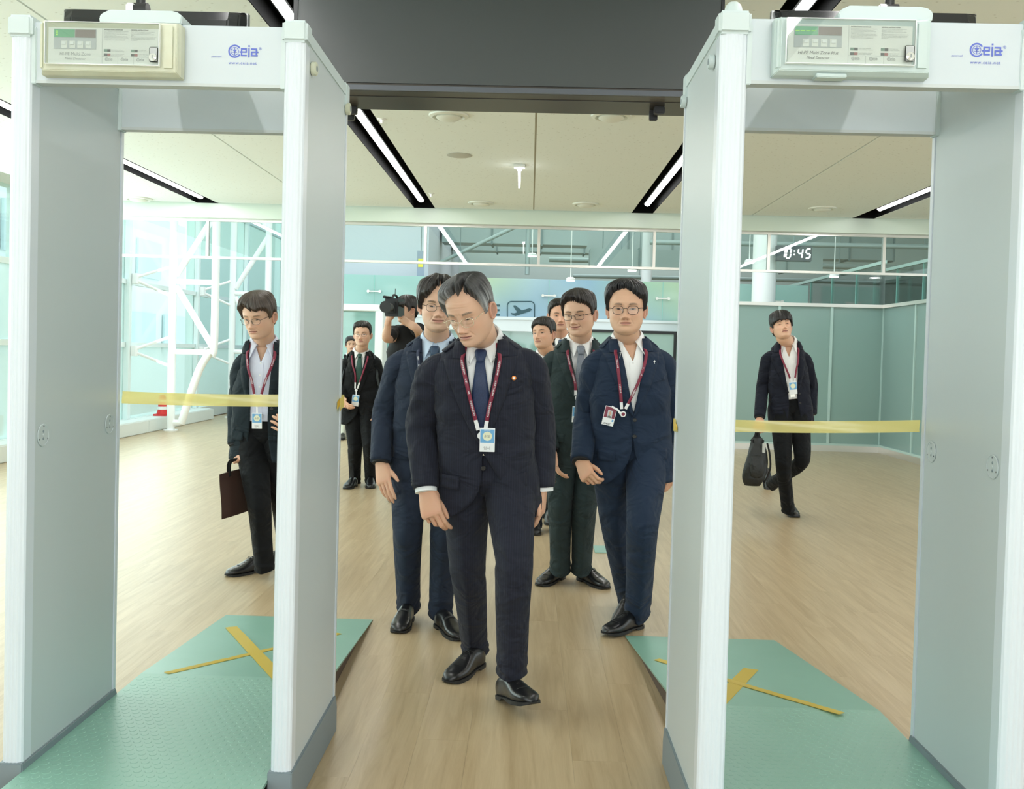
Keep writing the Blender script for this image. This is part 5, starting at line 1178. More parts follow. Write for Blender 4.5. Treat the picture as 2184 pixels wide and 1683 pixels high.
def person(sp):
    """sp: all joints are given as world points (see J())"""
    J = sp['J']; girth = sp.get('girth', 1.0); hi = sp.get('hi', 1.0); near_ = sp.get('near', False)
    base = V3((J['ankL'][0]+J['ankR'][0])/2, (J['ankL'][1]+J['ankR'][1])/2, 0)
    root = empty('person', base, sp['label'], 'person')
    i_ = nrm(J['shR']-J['shL']); q_ = 0 if sp.get('tshirt') else .017; J['shL'] = J['shL']+i_*q_-V3(0, 0, .008); J['shR'] = J['shR']-i_*q_-V3(0, 0, .008)
    Sc = (J['shL']+J['shR'])/2; Hc = (J['hipL']+J['hipR'])/2
    T = Torso(Hc, Sc, J['neck'], J['hipR']-J['hipL'], J['shR']-J['shL'], girth, sp.get('sh', 1.0), sp.get('depth', 1.0))
    _, Rs_, Fs, U = T.frame(1.0)
    hp = sp['head']; RH = rotz(math.radians(hp['yaw']))@rotx(math.radians(hp['pitch']))@roty(math.radians(hp['roll'])); hs = hp.get('size', 1.0); HC = J['head']
    htf = lambda P: HC+(np.asarray(P, float)*hs)@RH.T
    # ---------------- body: head, neck, trunk, limbs and hands in one mesh
    mb = MB(); cols = []
    for (v, f, c) in build_head(hp, hi): mb.add(htf(v), f); cols.append(c)
    sk = np.array([*hp.get('skin', SKIN), 1.0])
    def addc(rings):
        n0 = mb.n; mb.rings(rings); cols.append(np.tile(sk, (mb.n-n0, 1)))
    n_top = htf([(0, .012, -.030)])[0]; n_mid = htf([(0, .018, -.085)])[0]; nb = J['neck']
    pts = crom([n_top, n_mid, (n_mid+nb)/2, nb-U*.01, nb-U*.11], 18); rr = np.interp(np.linspace(0, 4, 18), range(5), [.052, .059, .059, .062, .072])
    addc(sup_tube(pts, [(r*hs, r*hs*.98) for r in rr], Fs, 28))
    # Adam's apple relief comes from the throat; trunk under the clothes
    addc([[T.S(t, th, -.022-.03*max(0, .15-t)) for th in np.linspace(0, 2*PI, 28, endpoint=False)] for t in np.linspace(.0, 1.20, 20)])
    short = sp.get('short', False)
    for sd in ('L', 'R'):
        sh, el, wr_ = J['sh'+sd], J['el'+sd], J['wr'+sd]; r_ = [.047, .045, .040, .036, .036, .030, .026]
        inn0 = nrm((J['shR']-J['shL']) if sd == 'L' else (J['shL']-J['shR']))
        pts = crom([sh+inn0*.05-U*.05, sh-U*.07, el, (el+wr_)/2, wr_], 16); rr = np.interp(np.linspace(0, 1, 16), [0, .25, .5, .65, .8, 1], [.034, .038, .036, .038, .032, .026])
        addc(sup_tube(pts, [(r, r) for r in rr], Fs, 16))
        hd = sp['hand'+sd]
        if hd:
            co, F_, C_ = hand_mesh(hd['pose']); d = nrm(J['tip'+sd]-wr_); u = nrm(np.asarray(hd['thumb'], float)); u = nrm(u-d*np.dot(u, d)); n_ = np.cross(d, u)*hd.get('flip', 1)
            if hd.get('palm') is not None and np.dot(n_, hd['palm']) < 0: n_ = -n_
            Mx = np.stack([u, n_, d]); mb.add(wr_+(co*hd.get('size', 1.0))@Mx, F_); cc = C_.copy(); cc[:, :3] *= np.array(hp.get('skin', SKIN))/SKIN; cols.append(cc)
        hipj, kn, an = J['hip'+sd], J['kn'+sd], J['ank'+sd]
        pts = crom([hipj, (hipj+kn)/2, kn, (kn+an)/2, an], 14); rr = np.interp(np.linspace(0, 1, 14), [0, .25, .5, .62, .8, 1], [.070, .056, .036, .040, .034, .032])
        addc(sup_tube(pts, [(r, r) for r in rr], Fs, 16))
    body = mb.build('body', M_skin, root, smooth=True, colors=np.concatenate(cols))
    # eyes
    for s in (-1, 1):
        op = hp.get('eye', .0042); rows = []; C = []; gzx = hp.get('gaze', 0.0)
        xs = np.linspace(-1, 1, 23)
        for v in np.linspace(-1, 1, 9):
            row = []
            for u in xs:
                x = s*.032+u*.0148; lid = (1-abs(u)**2.2)**.75; zc = .0008+.0010*u*s; z = zc+v*op*lid*(1.0 if v > 0 else .80)
                y = face_y(x, z, hp)-.0018-.0020*(1-u*u)*(1-.4*v*v); row.append((x, float(y), z))
                di = math.hypot(x-(s*.032+gzx), z-zc+.0006); cc = (.38, .34, .32)
                if di < .0064: cc = (.022, .012, .009)
                if di < .0030: cc = (.004, .004, .004)
                if v > .55: cc = (.02, .014, .012)
                C.append((*cc, 1))
            rows.append(htf(row))
        e = strip(MB(), rows).build('eye', M_eye, root, smooth=True, colors=C)
        # lids: skin folds above and below, lash line
        for (nm, sg, rad, dz, mm) in (('upper_eyelid', 1, .0016, .0014, 0), ('lower_eyelid', -1, .0009, .0006, 0)):
            pts = []
            for u in np.linspace(-1.08, 1.08, 15):
                x = s*.032+u*.0148; lid = max(1-abs(u)**2.2, 0)**.75; z = .0008+.0010*u*s+sg*(op*lid*(1 if sg > 0 else .8)+dz); pts.append((x, float(face_y(x, z, hp))-.0022, z))
            m2 = MB(); m2.tube(htf(pts), [rad*hs*(.4 if k in (0, 14) else 1) for k in range(15)], 7); m2.build(nm, M_skin, e, smooth=True, colors=np.tile(sk*np.array([.93, .88, .86, 1]), (m2.n, 1)))
    # hair
    v, f, c = build_hair(hp, hi if near_ else hi*.8); MB().add(htf(v), f).build('hair', M_hair, root, smooth=True, colors=c)
    # spectacles
    if hp.get('specs'):
        q = hp['specs']; gm = mat(q['mat'][0], q['mat'][1], .25, metal=q['mat'][2]); gw_, gh = q.get('w', .0235), q.get('h', .0185)
        g = None; yz = -.1035; zc = -.004
        for s in (-1, 1):
            pts = []
            for k in range(25):
                a = 2*PI*k/24; cx, cz = math.copysign(abs(math.cos(a))**(2/q.get('sq', 3)), math.cos(a)), math.copysign(abs(math.sin(a))**(2/q.get('sq', 3)), math.sin(a))
                x = s*.0335+gw_*cx; pts.append((x, yz+.35*max(abs(x)-.02, 0)**1.35*2.2, zc+gh*cz*(1 if cz > 0 else 1.05)))
            rim = MB().tube(htf(pts), [q.get('r', .0011)*hs]*25, 7, cap=False).build('spectacle_rim', gm, root, smooth=True)
            MB().poly(htf(pts[:-1]), RH@V3(0, .0004, 0)).build('lens', M_lens, rim)
            xo = s*(.0335+gw_); yo = yz+.35*max(abs(xo)-.02, 0)**1.35*2.2
            MB().tube(htf([(xo, yo, zc+.006), (s*.0665, yo+.004, zc+.009), (s*.0755*hp.get('fat', 1), -.03, zc+.010), (s*.0785*hp.get('fat', 1), .006, zc+.010), (s*.0785*hp.get('fat', 1), .022, zc-.004)]), q.get('r', .0011)*hs*1.25, 6).build('temple_arm', gm, rim, smooth=True)
            MB().tube(htf([(s*.011, yz, zc+.004), (s*.0105, yz+.008, zc-.004), (s*.0100, yz+.010, zc-.011)]), .0009*hs, 6).build('nose_pad', gm, rim)
        MB().tube(htf([(-.0335+gw_, yz, zc+.004), (-.004, yz-.002, zc+.0065), (.004, yz-.002, zc+.0065), (.0335-gw_, yz, zc+.004)]), q.get('r', .0011)*hs, 7).build('bridge', gm, root, smooth=True)
    # ---------------- shirt
    shm = sp['shirt']; t_b = sp.get('tb', .40); vw = sp.get('vw', .062); opn = sp.get('open', 0.0); hem = sp.get('hem', -.29)
    rows = []; shirt_parts = []; opn_t = 0 if sp.get('tie') else 1
    for sd_ in ((0,) if not opn_t else (-1, 1)):
        rows = []
        for t in np.linspace(sp.get('shirt_low', .27), 1.165, 34):
            lo = -1.45 if sd_ == 0 else sd_*abs(T.th_of(max(.0008, .046*((t-.965)/.20)) if t > .965 else .0008, t)); hi_ = 1.45 if sd_ == 0 else sd_*1.45
            rows.append([T.S(t, th, -.007+(.0015*math.sin(t*40+th*3) if t < 1 else 0)) for th in np.linspace(lo, hi_, 30)])
        shirt_parts.append(rows)
    if not sp.get('tshirt'):
        mbs = MB()
        for rows in shirt_parts: strip(mbs, rows)
        mbs.build('shirt', shm, root, smooth=True, solid=.0015)
        nbk = J['neck']; up_n = nrm(htf([(0, .018, -.085)])[0]-nbk)*.5+U*.5; up_n = nrm(up_n)
        Rn = nrm(Rs_-up_n*np.dot(Rs_, up_n)); Fn = np.cross(Rn, up_n); gap = sp.get('collar_gap', 6)
        cs_ = sp.get('collar', 1.0)
        def cpt(th, r, h): return nbk+Rn*math.sin(th)*r*1.0+Fn*math.cos(th)*r*1.04+up_n*h
        ths = np.radians(np.linspace(gap, 360-gap, 56)); rows = []
        for k_, (rad, hh) in enumerate(((.066, -.022), (.0655, 0.0), (.0645, .026), (.0655, .030))):
            rows.append([cpt(th, rad*cs_, hh-.018*max(math.cos(th), 0)**2) for th in ths])
        col = strip(MB(), rows).build('shirt_collar', shm, root, smooth=True, solid=.0015)
        tipx = sp.get('tipx', .040 if sp.get('tie') else .058); tipt = sp.get('tipt', 1.0); tips = {q: T.F(q*tipx, tipt, .017) for q in (-1, 1)}; rows = []; FL = sp.get('flap', 1.0)
        for v_ in np.linspace(0, 1, 8):
            row = []
            for th in ths:
                sg = 1 if math.sin(th) > 0 else -1; a = abs(math.degrees(math.atan2(math.sin(th), math.cos(th)))); h0 = .031-.018*max(math.cos(th), 0)**2; top_ = cpt(th, .0672*cs_, h0)
                q = min(max((a-gap)/62.0, 0), 1); q = q*q*(3-2*q); low = cpt(th, .084*cs_, -.012)
                bot = tips[sg]*(1-q)+(low if q >= 1 else cpt(math.radians(max(a, gap))*sg, (.084+.010*(1-q))*cs_, -.012-.012*(1-q)))*q
                row.append(top_*(1-v_)+bot*v_+(Fn*math.cos(th)+Rn*math.sin(th))*.004*math.sin(v_*PI))
            rows.append(row)
        strip(MB(), rows).build('collar_flap', shm, col, smooth=True, solid=.0018)
        if not sp.get('tie'):
            for t in (.95, .80, .65, .50): MB().cyl(T.F(.0, t, -.006), T.F(.0, t, -.002), .0052, 10).build('shirt_button', M_plast, root)
            strip(MB(), [[T.F(x, t, -.0035) for x in (-.016, 0, .016)] for t in np.linspace(.28, .97, 20)]).build('button_placket', shm, root, smooth=True)
    # ---------------- tie
    if sp.get('tie'):
        tm = sp['tie']; rows = []; tx = sp.get('tiex', 0.0); t1 = sp.get('tiet', 1.085)
        for q in np.linspace(0, 1, 26):
            t = t1-.035-(t1-.035-.34)*q; hw = np.interp(q, [0, .06, .35, .8, 1], [.0135, .0165, .030, .040, .036]); off = np.interp(q, [0, .1, .55, .8, 1], [.010, .010, .004, -.003, -.006])
            rows.append([T.F(tx*(1-q)+u*hw, t, off+.0035*(1-u*u)) for u in np.linspace(-1, 1, 7)])
        tie = strip(MB(), rows).build('tie', tm, root, smooth=True, solid=.003)
        c0 = T.F(tx, t1, .014); c1 = T.F(tx, t1-.055, .014); c2 = T.F(tx, t1+.03, .008)
        MB().rings(sup_tube([c2, c0+(c2-c0)*.45, c0, c1+(c0-c1)*.4, c1], [(.008, .020), (.014, .0235), (.0145, .0215), (.0125, .0170), (.009, .0130)], Fs, 18, ex=2.6)).build('tie_knot', tm, tie, smooth=True)
    # ---------------- jacket or T-shirt
    jm = sp['suit']
    if sp.get('tshirt'):
        mb = MB(); mb.rings([[T.S(t, th, .004+.004*math.sin(t*9+th*2)) for th in np.linspace(0, 2*PI, 40, endpoint=False)] for t in np.linspace(-.1, 1.16, 30)]); mb.build('t_shirt', jm, root, smooth=True)
    else:
        def xe(t, side):
            if t >= t_b: v = vw*((t-t_b)/(1.12-t_b))**.85+opn*max(0, 1-(t-t_b)/.8)
            else: am, ex_ = sp.get('cutL' if side < 0 else 'cutR', (.13, 4.0)); v = opn + am*((t_b-t)/(t_b-hem))**ex_ - (.016 if not opn else 0)*max(0, 1-(t_b-t)/.12)
            return v
        nt_, nth = 46, 44; ts = np.linspace(hem, 1.17, nt_)
        for side in (-1, 1):
            rows = []
            for t in ts:
                x0 = xe(t, side)+sp.get('skew', 0.0)*side*(1 if t < t_b else 0)
                a0 = T.th_of(max(x0, -.03) if x0 >= 0 else x0, t); row = []
                for j in range(nth):
                    th = a0+(PI-a0)*(j/(nth-1)); off = .0045 if side > 0 else .001
                    w_ = .0035*fuzz(t*9+side*3, th*2.2, 3.1*hp.get('seed', 1), 0, 8)*min(1, max(0, (1.0-t)*5))+.0035*math.sin((t*7-th*1.2)*2.2)*gz_(t-.42, .16)*math.sin(th)
                    row.append(T.S(t, th*side, off+w_))
                rows.append(row)
            strip(MB(), rows).build('jacket_front', jm, root, smooth=True, solid=.003)
        # lapels with notch, then collar
        tn = sp.get('tn', 1.045); jk = None
        for side in (-1, 1):
            rows = []
            for q in np.linspace(0, 1, 26):
                t = t_b+(tn-t_b)*q; w_ = sp.get('lapel', .078)*min(1, (q*1.02)**.62) if q < .97 else sp.get('lapel', .078)*1.0; x0 = xe(t, side)
                rows.append([T.F(side*(x0-.003+w_*u), t, .0085+.0065*math.sin(min(u*1.15, 1)*PI)) for u in np.linspace(0, 1, 7)])
            lp = strip(MB(), rows).build('lapel', jm, root, smooth=True, solid=.0032)
            rows = []
            for q in np.linspace(0, 1, 12):
                t = tn+.006+(1.165-tn)*q; x0 = xe(min(t, 1.12), side); w_ = np.interp(q, [0, .25, 1], [.048, .046, .034])
                rows.append([T.F(side*(x0-.003+w_*u), t, .0085+.0060*math.sin(min(u*1.15, 1)*PI)) for u in np.linspace(0, 1, 6)])
            strip(MB(), rows).build('lapel_collar', jm, lp, smooth=True, solid=.0032)
            if side > 0 and near_:
                MB().tube([T.F(x0_, .885, .013) for x0_ in np.linspace(xe(.885, 1)+.045, xe(.885, 1)+.062, 4)], .0008, 5).build('buttonhole', M_lining, lp)
        rows = []
        for q in np.linspace(0, 1, 6):
            t = 1.09+.095*q; rows.append([T.S(t, th, .008-.004*q) for th in np.linspace(math.radians(62), math.radians(298), 40)])
        strip(MB(), rows).build('jacket_collar', jm, root, smooth=True, solid=.003)
        if not opn:
            for k in range(2):
                t = t_b-.03-.17*k; cb_ = T.F(.006, t, .0075); MB().rings([[cb_+Fs*h+Rs_*r*math.cos(a)+U*r*math.sin(a) for a in np.linspace(0, 2*PI, 16, endpoint=False)] for r, h in ((.0098, -.002), (.0100, .003), (.0085, .0045), (.0075, .0032), (.0005, .0032))]).build('button', M_button, root, smooth=True, auto=30)
        else:
            for k in range(2): t = t_b-.03-.17*k; cb_ = T.F(opn+.02, t, .0075); MB().cyl(cb_, cb_+Fs*.004, .009, 14).build('button', M_button, root)
        # pockets: flaps and chest welt
        for side in (-1, 1):
            rows = []
            for v_ in np.linspace(0, 1, 5): rows.append([T.F(side*(.085+.075*u), .055-.115*v_*(1)+.012*u, .0075+.003*v_) for u in np.linspace(0, 1, 8)])
            strip(MB(), rows).build('pocket_flap', jm, root, smooth=True, solid=.002)
        strip(MB(), [[T.F(.075+.075*u, .735+.03*u+.045*v_, .0060) for u in np.linspace(0, 1, 6)] for v_ in (0, 1)]).build('chest_pocket', jm, root, smooth=True, solid=.0015)
    # ---------------- sleeves
    for sd, side in (('L', -1), ('R', 1)):
        sh, el, wr_ = J['sh'+sd], J['el'+sd], J['wr'+sd]; ws = sp.get('sleeve', 1.0)*math.sqrt(girth)
        inn = nrm((J['shR']-J['shL']) if sd == 'L' else (J['shL']-J['shR'])); d0 = nrm(el-sh)
        if short: end = sh+(el-sh)*.62; pc = [sh+inn*.08-U*.02, sh+inn*.045-U*.012, sh+inn*.012-U*.014, (sh+end)/2, end]; rc = [.03, .044, .052, .060, .064]
        else: pc = [sh+inn*.085-U*.020, sh+inn*.050-U*.010, sh+inn*.016-U*.016, sh+d0*.050-inn*.004, sh+(el-sh)*.30-inn*.004, sh+(el-sh)*.62, el, el+(wr_-el)*.5, wr_-nrm(wr_-el)*.012]; rc = [.030, .043, .050, .058, .0605, .0595, .0565, .0525, .0470]
        m_ = 44; pts = crom(pc, m_); rr = np.interp(np.linspace(0, len(pc)-1, m_), range(len(pc)), rc)*ws
        def wr(q, th, seed=hp.get('seed', 1)+side):
            e = .095*gz_(q-.64, .13)+.020; a_ = np.cos(th+seed*1.3); return 1+(q > .22)*(e*np.sin(q*(34+9*a_)+2.6*a_+seed)*(.5+.5*np.cos(th+seed*2.1))+.034*fuzz(q*11, np.cos(th)*2.2, np.sin(th)*2.2+seed, 4, 9))
        slv = MB().rings(sup_tube(pts, [(r*1.06, r) for r in rr], Fs, 32, wr=wr)).build('sleeve', jm, root, smooth=True)
        if not short and sp['hand'+sd]:
            dd = nrm(wr_-el); e = wr_-dd*.012; r_ = float(rr[-1])
            MB().rings(sup_tube([e-dd*.01, e+dd*.002, e+dd*(.010 if not sp.get('cuffs') else .016), e+dd*(.011 if not sp.get('cuffs') else .017)], [(r_*.90, r_*.84), (r_*.90, r_*.84), (r_*.89, r_*.83), (r_*.70, r_*.64)], Fs, 28)).build('shirt_cuff', shm if sp.get('cuffs') else M_lining, slv, smooth=True, auto=40)
            for k in range(3): c_ = e-dd*(.02+.012*k)+nrm(np.cross(dd, Fs))*side*-1*r_*1.0; MB().ellipsoid(c_, (.0055, .0055, .0055), 8, 5).build('sleeve_button', M_button, slv, smooth=True) if near_ else None
    # ---------------- trousers, belt
    tm = sp.get('trousers', jm); mb = MB()
    mb.rings([[T.S(t, th, -.016-.16*max(0, -.02-t)**1.0*2.2) for th in np.linspace(0, 2*PI, 36, endpoint=False)] for t in np.linspace(-.17, .27, 14)])
    for sd, side in (('L', -1), ('R', 1)):
        hj, kn, an = J['hip'+sd], J['kn'+sd], J['ank'+sd]; ref = np.cross(nrm(J['hipR']-J['hipL']), V3(0, 0, 1)); ref = nrm(ref+sp.get('legref'+sd, V3(0, 0, 0)))
        gl2 = sp.get('leg', 1.0)*math.sqrt(girth); ctr = [hj+U*.05, hj+(kn-hj)*.18, hj+(kn-hj)*.5, kn-(kn-hj)*.10, kn+(an-kn)*.12, kn+(an-kn)*.55, kn+(an-kn)*.9, an+nrm(an-kn)*.035]
        rf = np.array([(.112, .100), (.113, .098), (.098, .088), (.080, .073), (.076, .070), (.071, .063), (.070, .060), (.074, .062)])*gl2
        m_ = 52; pts = crom(ctr, m_); g_r = np.stack([np.interp(np.linspace(0, 7, m_), range(8), rf[:, 0]), np.interp(np.linspace(0, 7, m_), range(8), rf[:, 1])], 1)
        def wr(q, th, sd_=side*1.7+hp.get('seed', 1)):
            a_ = np.cos(th-.6*sd_); f_ = 1+.034*fuzz(q*9, np.cos(th)*1.6, np.sin(th)*1.6+sd_, 2, 9)+.026*gz_(q-.50, .06)*np.sin(q*44+3*a_)*(.5+.5*a_)+.050*gz_(q-.92, .05)*np.sin(q*62+3.2*a_); return f_+.02*np.sin(th*2+q*9+sd_)*gz_(q-.2, .15)
        ex = np.interp(np.linspace(0, 1, m_), [0, .2, .4, 1], [2.0, 1.75, 1.52, 1.46]); mb.rings(sup_tube(pts, [tuple(r) for r in g_r], ref, 36, ex=ex, wr=wr))
    mb.build('trousers', tm, root, smooth=True)
    if sp.get('belt'):
        bl = MB(); bl.rings([[T.S(t, th, o_) for th in np.linspace(0, 2*PI, 36, endpoint=False)] for t, o_ in ((.235, -.013), (.237, -.0085), (.295, -.0085), (.297, -.013))], cap=False); bl = bl.build('belt', M_belt, root, smooth=True, auto=40)
        bx_ = [T.F(x, t, -.004) for x, t in ((-.020, .235), (.020, .235), (.020, .298), (-.020, .298))]; MB().poly(bx_, Fs*.004).build('belt_buckle', M_silver, bl, bevel=.001)
    # ---------------- shoes
    for sd in ('L', 'R'):
        s_ = sp['shoe'+sd]
        if s_: shoe(root, s_['heel'], math.radians(s_['yaw']), math.radians(s_.get('pitch', 0)), math.radians(s_.get('roll', 0)), s_.get('size', .98), sp.get('shoes', 'derby'), hi=near_ or hi > .6)
    # ---------------- lanyard and card
    if sp.get('lanyard'):
        L_ = sp['lanyard']; xc, tc_ = L_['at']; lw = L_.get('w', .0065); ln = None; off = L_.get('off', .0245)
        for s in (-1, 1):
            path = L_.get('path%+d' % s, [(s*.070, 1.15), (s*.066, 1.05), (s*.052, .88), (s*.030, .70), (xc+s*.010, tc_)]); pts = crom([(x, t, 0) for x, t in path], 26); rows = []
            for i, (x, t, _) in enumerate(pts):
                of = off-.021*min(max((t-1.05)/.06, 0), 1); rows.append([T.F(x-lw, t, of), T.F(x, t, of+.0008), T.F(x+lw, t, of)])
            r = strip(MB(), rows).build('lanyard', L_.get('mat', M_maroon), root, smooth=True, solid=.001)
            if L_.get('text'):
                for k_ in range(L_.get('rep', 3)):
                    i = int(8+k_*16/L_.get('rep', 3)); a_ = np.asarray(rows[i][1]); b_ = np.asarray(rows[min(i+3, 25)][1]); d_ = nrm(b_-a_)
                    up_ = nrm(np.cross(Fs, -d_)) if s > 0 else nrm(np.cross(Fs, -d_))
                    text_mesh('ribbon_lettering', L_['text'], lw*1.2, b_+Fs*.0022-up_*lw*.52, -d_, up_, M_plast, r, bold=.015, depth=0)
            cl = np.asarray(rows[-1][1]); cl2 = np.asarray(rows[-4][1]); MB().rings(sup_tube([cl2, cl], [(.0022, lw*1.15), (.0022, lw*1.15)], Fs, 12, ex=4)).build('ribbon_clip', M_plast if L_.get('clip', 1) else M_silver, r, smooth=True, auto=40)
        c0 = T.F(xc, tc_-.015, off+.002); dn = -U
        reel = MB().rings([[c0+dn*.008+Fs*h+Rs_*r_*math.cos(a)+dn*r_*math.sin(a) for a in np.linspace(0, 2*PI, 20, endpoint=False)] for r_, h in ((.0135, -.001), (.0145, .002), (.0135, .006), (.001, .0065))]).build('badge_reel', M_plast, root, smooth=True, auto=40)
        if L_.get('dot'): MB().cyl(c0+dn*.008+Fs*.0064, c0+dn*.008+Fs*.0070, .0085, 18).build('reel_logo', L_['dot'], reel)
        e = V3(*L_['card']) if 'card' in L_ else c0+dn*.055
        tl = math.radians(L_.get('tilt', 0)); cr_ = nrm(Rs_*math.cos(tl)+dn*math.sin(tl)*1.0); cd = nrm(np.cross(Fs, cr_)) ; cd = cd if np.dot(cd, dn) > 0 else -cd
        e = e+Fs*.006
        MB().rings(sup_tube([c0+dn*.02, (c0+e)/2+Fs*.003, e], [(.0015, .0075), (.0015, .0045), (.0015, .0055)], Fs, 10, ex=3)).build('badge_strap', M_plast, reel, smooth=True, auto=40)
        w2, hh = .0285, .092; sc_ = L_.get('cs', 1.0); w2 *= sc_; hh *= sc_
        def cp(u, v, f_=0.0): return e+cr_*u*w2+cd*v*hh+Fs*f_
        card = MB().poly([cp(-1, 0), cp(1, 0), cp(1, 1), cp(-1, 1)], Fs*.0022).build('badge_card', M_cardb, root, bevel=.0008)
        if L_.get('kind', 'visit') == 'visit':
            MB().poly([cp(-.92, .06, .0023), (cp(.92, .06, .0023)), cp(.92, .62, .0023), cp(-.92, .62, .0023)], Fs*.0003).build('blue_field', M_cardblue, card)
            cc = cp(0, .34, .0028); MB().poly([cc+(cr_*math.cos(a)+cd*math.sin(a))*w2*.62 for a in np.linspace(0, 2*PI, 24, endpoint=False)], Fs*.0003).build('round_field', M_cardy, card)
            if near_:
                text_mesh('card_lettering', '순찰', .0125, cp(-.44, .395, .0034), cr_, -cd, M_ink, card, depth=0); text_mesh('card_lettering', '임시', .0145, cp(-.50, .90, .0026), cr_, -cd, M_ink, card, depth=0); text_mesh('card_lettering', '김해공항', .0068, cp(-.45, .125, .0030), cr_, -cd, M_plast, card, depth=0)
        else:
            MB().poly([cp(-.92, .03, .0023), cp(.92, .03, .0023), cp(.92, .60, .0023), cp(-.92, .60, .0023)], Fs*.0003).build('maroon_field', mat('card_maroon', (.22, .03, .06), .4), card)
            MB().poly([cp(-.42, .20, .0027), cp(.42, .20, .0027), cp(.42, .60, .0027), cp(-.42, .60, .0027)], Fs*.0003).build('photo_field', mat('card_photo_ground', (.55, .56, .60), .4), card)
            MB().poly([cp(0, .36, .0031)+(cr_*math.cos(a)*.20+cd*math.sin(a)*.38)*w2 for a in np.linspace(0, 2*PI, 18, endpoint=False)], Fs*.0003).build('photo_face', mat('card_photo_skin', (.6, .38, .28), .5), card)
            MB().poly([cp(-.34, .60, .0031), cp(-.30, .52, .0031), cp(0, .475, .0031), cp(.30, .52, .0031), cp(.34, .60, .0031)], Fs*.0003).build('photo_suit', M_ink, card)
            MB().poly([cp(.55, .66, .0024), cp(.85, .66, .0024), cp(.85, .77, .0024), cp(.55, .77, .0024)], Fs*.0003).build('blue_chip', M_cardblue, card)
            if near_: text_mesh('card_lettering', '1234567', .0115, cp(-.88, .955, .0026), cr_, -cd, M_ink, card, depth=0, bold=.02, sx=.95)
    return root, T

def joints(**k):
    """joint -> (px, py, depth)"""
    return {n: at(*v) for n, v in k.items()}
# ================================================================ THE PEOPLE
def line(front, temple=.045, burn=-.014, nape=-.078):
    """hairline: heights over the forehead at given bearings, then temples, sideburns, ears and nape"""
    side = [(62, temple), (70, .018), (75, burn), (84, burn+.006), (90, .012), (99, .010), (108, -.020), (125, -.052), (150, nape+.004), (180, nape)]
    return sorted([(-a, z) for a, z in side]+list(front)+side)
S_navy = suit_mat('navy_pinstripe', (0.019, 0.0205, 0.032), stripe=True); S_navy2 = suit_mat('plain_navy', (0.021, 0.029, 0.050)); S_blue = suit_mat('blue_navy', (0.017, 0.029, 0.056))
S_green = suit_mat('dark_green_grey', (0.028, 0.042, 0.044)); S_black = suit_mat('black_suit', (0.0075, 0.0085, 0.010)); S_char = suit_mat('charcoal_teal', (0.014, 0.022, 0.028)); S_ink = suit_mat('ink_suit', (0.012, 0.014, 0.024))
C_white = mat('white_shirt', (0.86, 0.87, 0.88), 0.7, spec=0.2, bump=(14, 0.35, 0.01)); C_blue = mat('pale_blue_shirt', (0.55, 0.68, 0.84), 0.7, spec=0.2, bump=(14, 0.35, 0.01)); C_lav = mat('lavender_shirt', (0.68, 0.71, 0.84), 0.7, spec=0.2, bump=(14, 0.45, 0.012))
T_blue = mat('blue_tie', (0.007, 0.017, 0.062), 0.55, noise_mix=(420, (0.022, 0.045, 0.12), 0.8)); T_dk = mat('dark_blue_tie', (0.02, 0.05, 0.10), 0.45); T_gr = mat('dotted_grey_tie', (0.10, 0.12, 0.16), 0.45, noise_mix=(500, (0.35, 0.38, 0.44), 0.8)); T_green = mat('green_tie', (0.01, 0.06, 0.045), 0.5)
R_dk = mat('dark_ribbon', (0.02, 0.03, 0.07), 0.5)
MED = lambda s: V3(-s, 0, 0)
def pm_(**k): return k

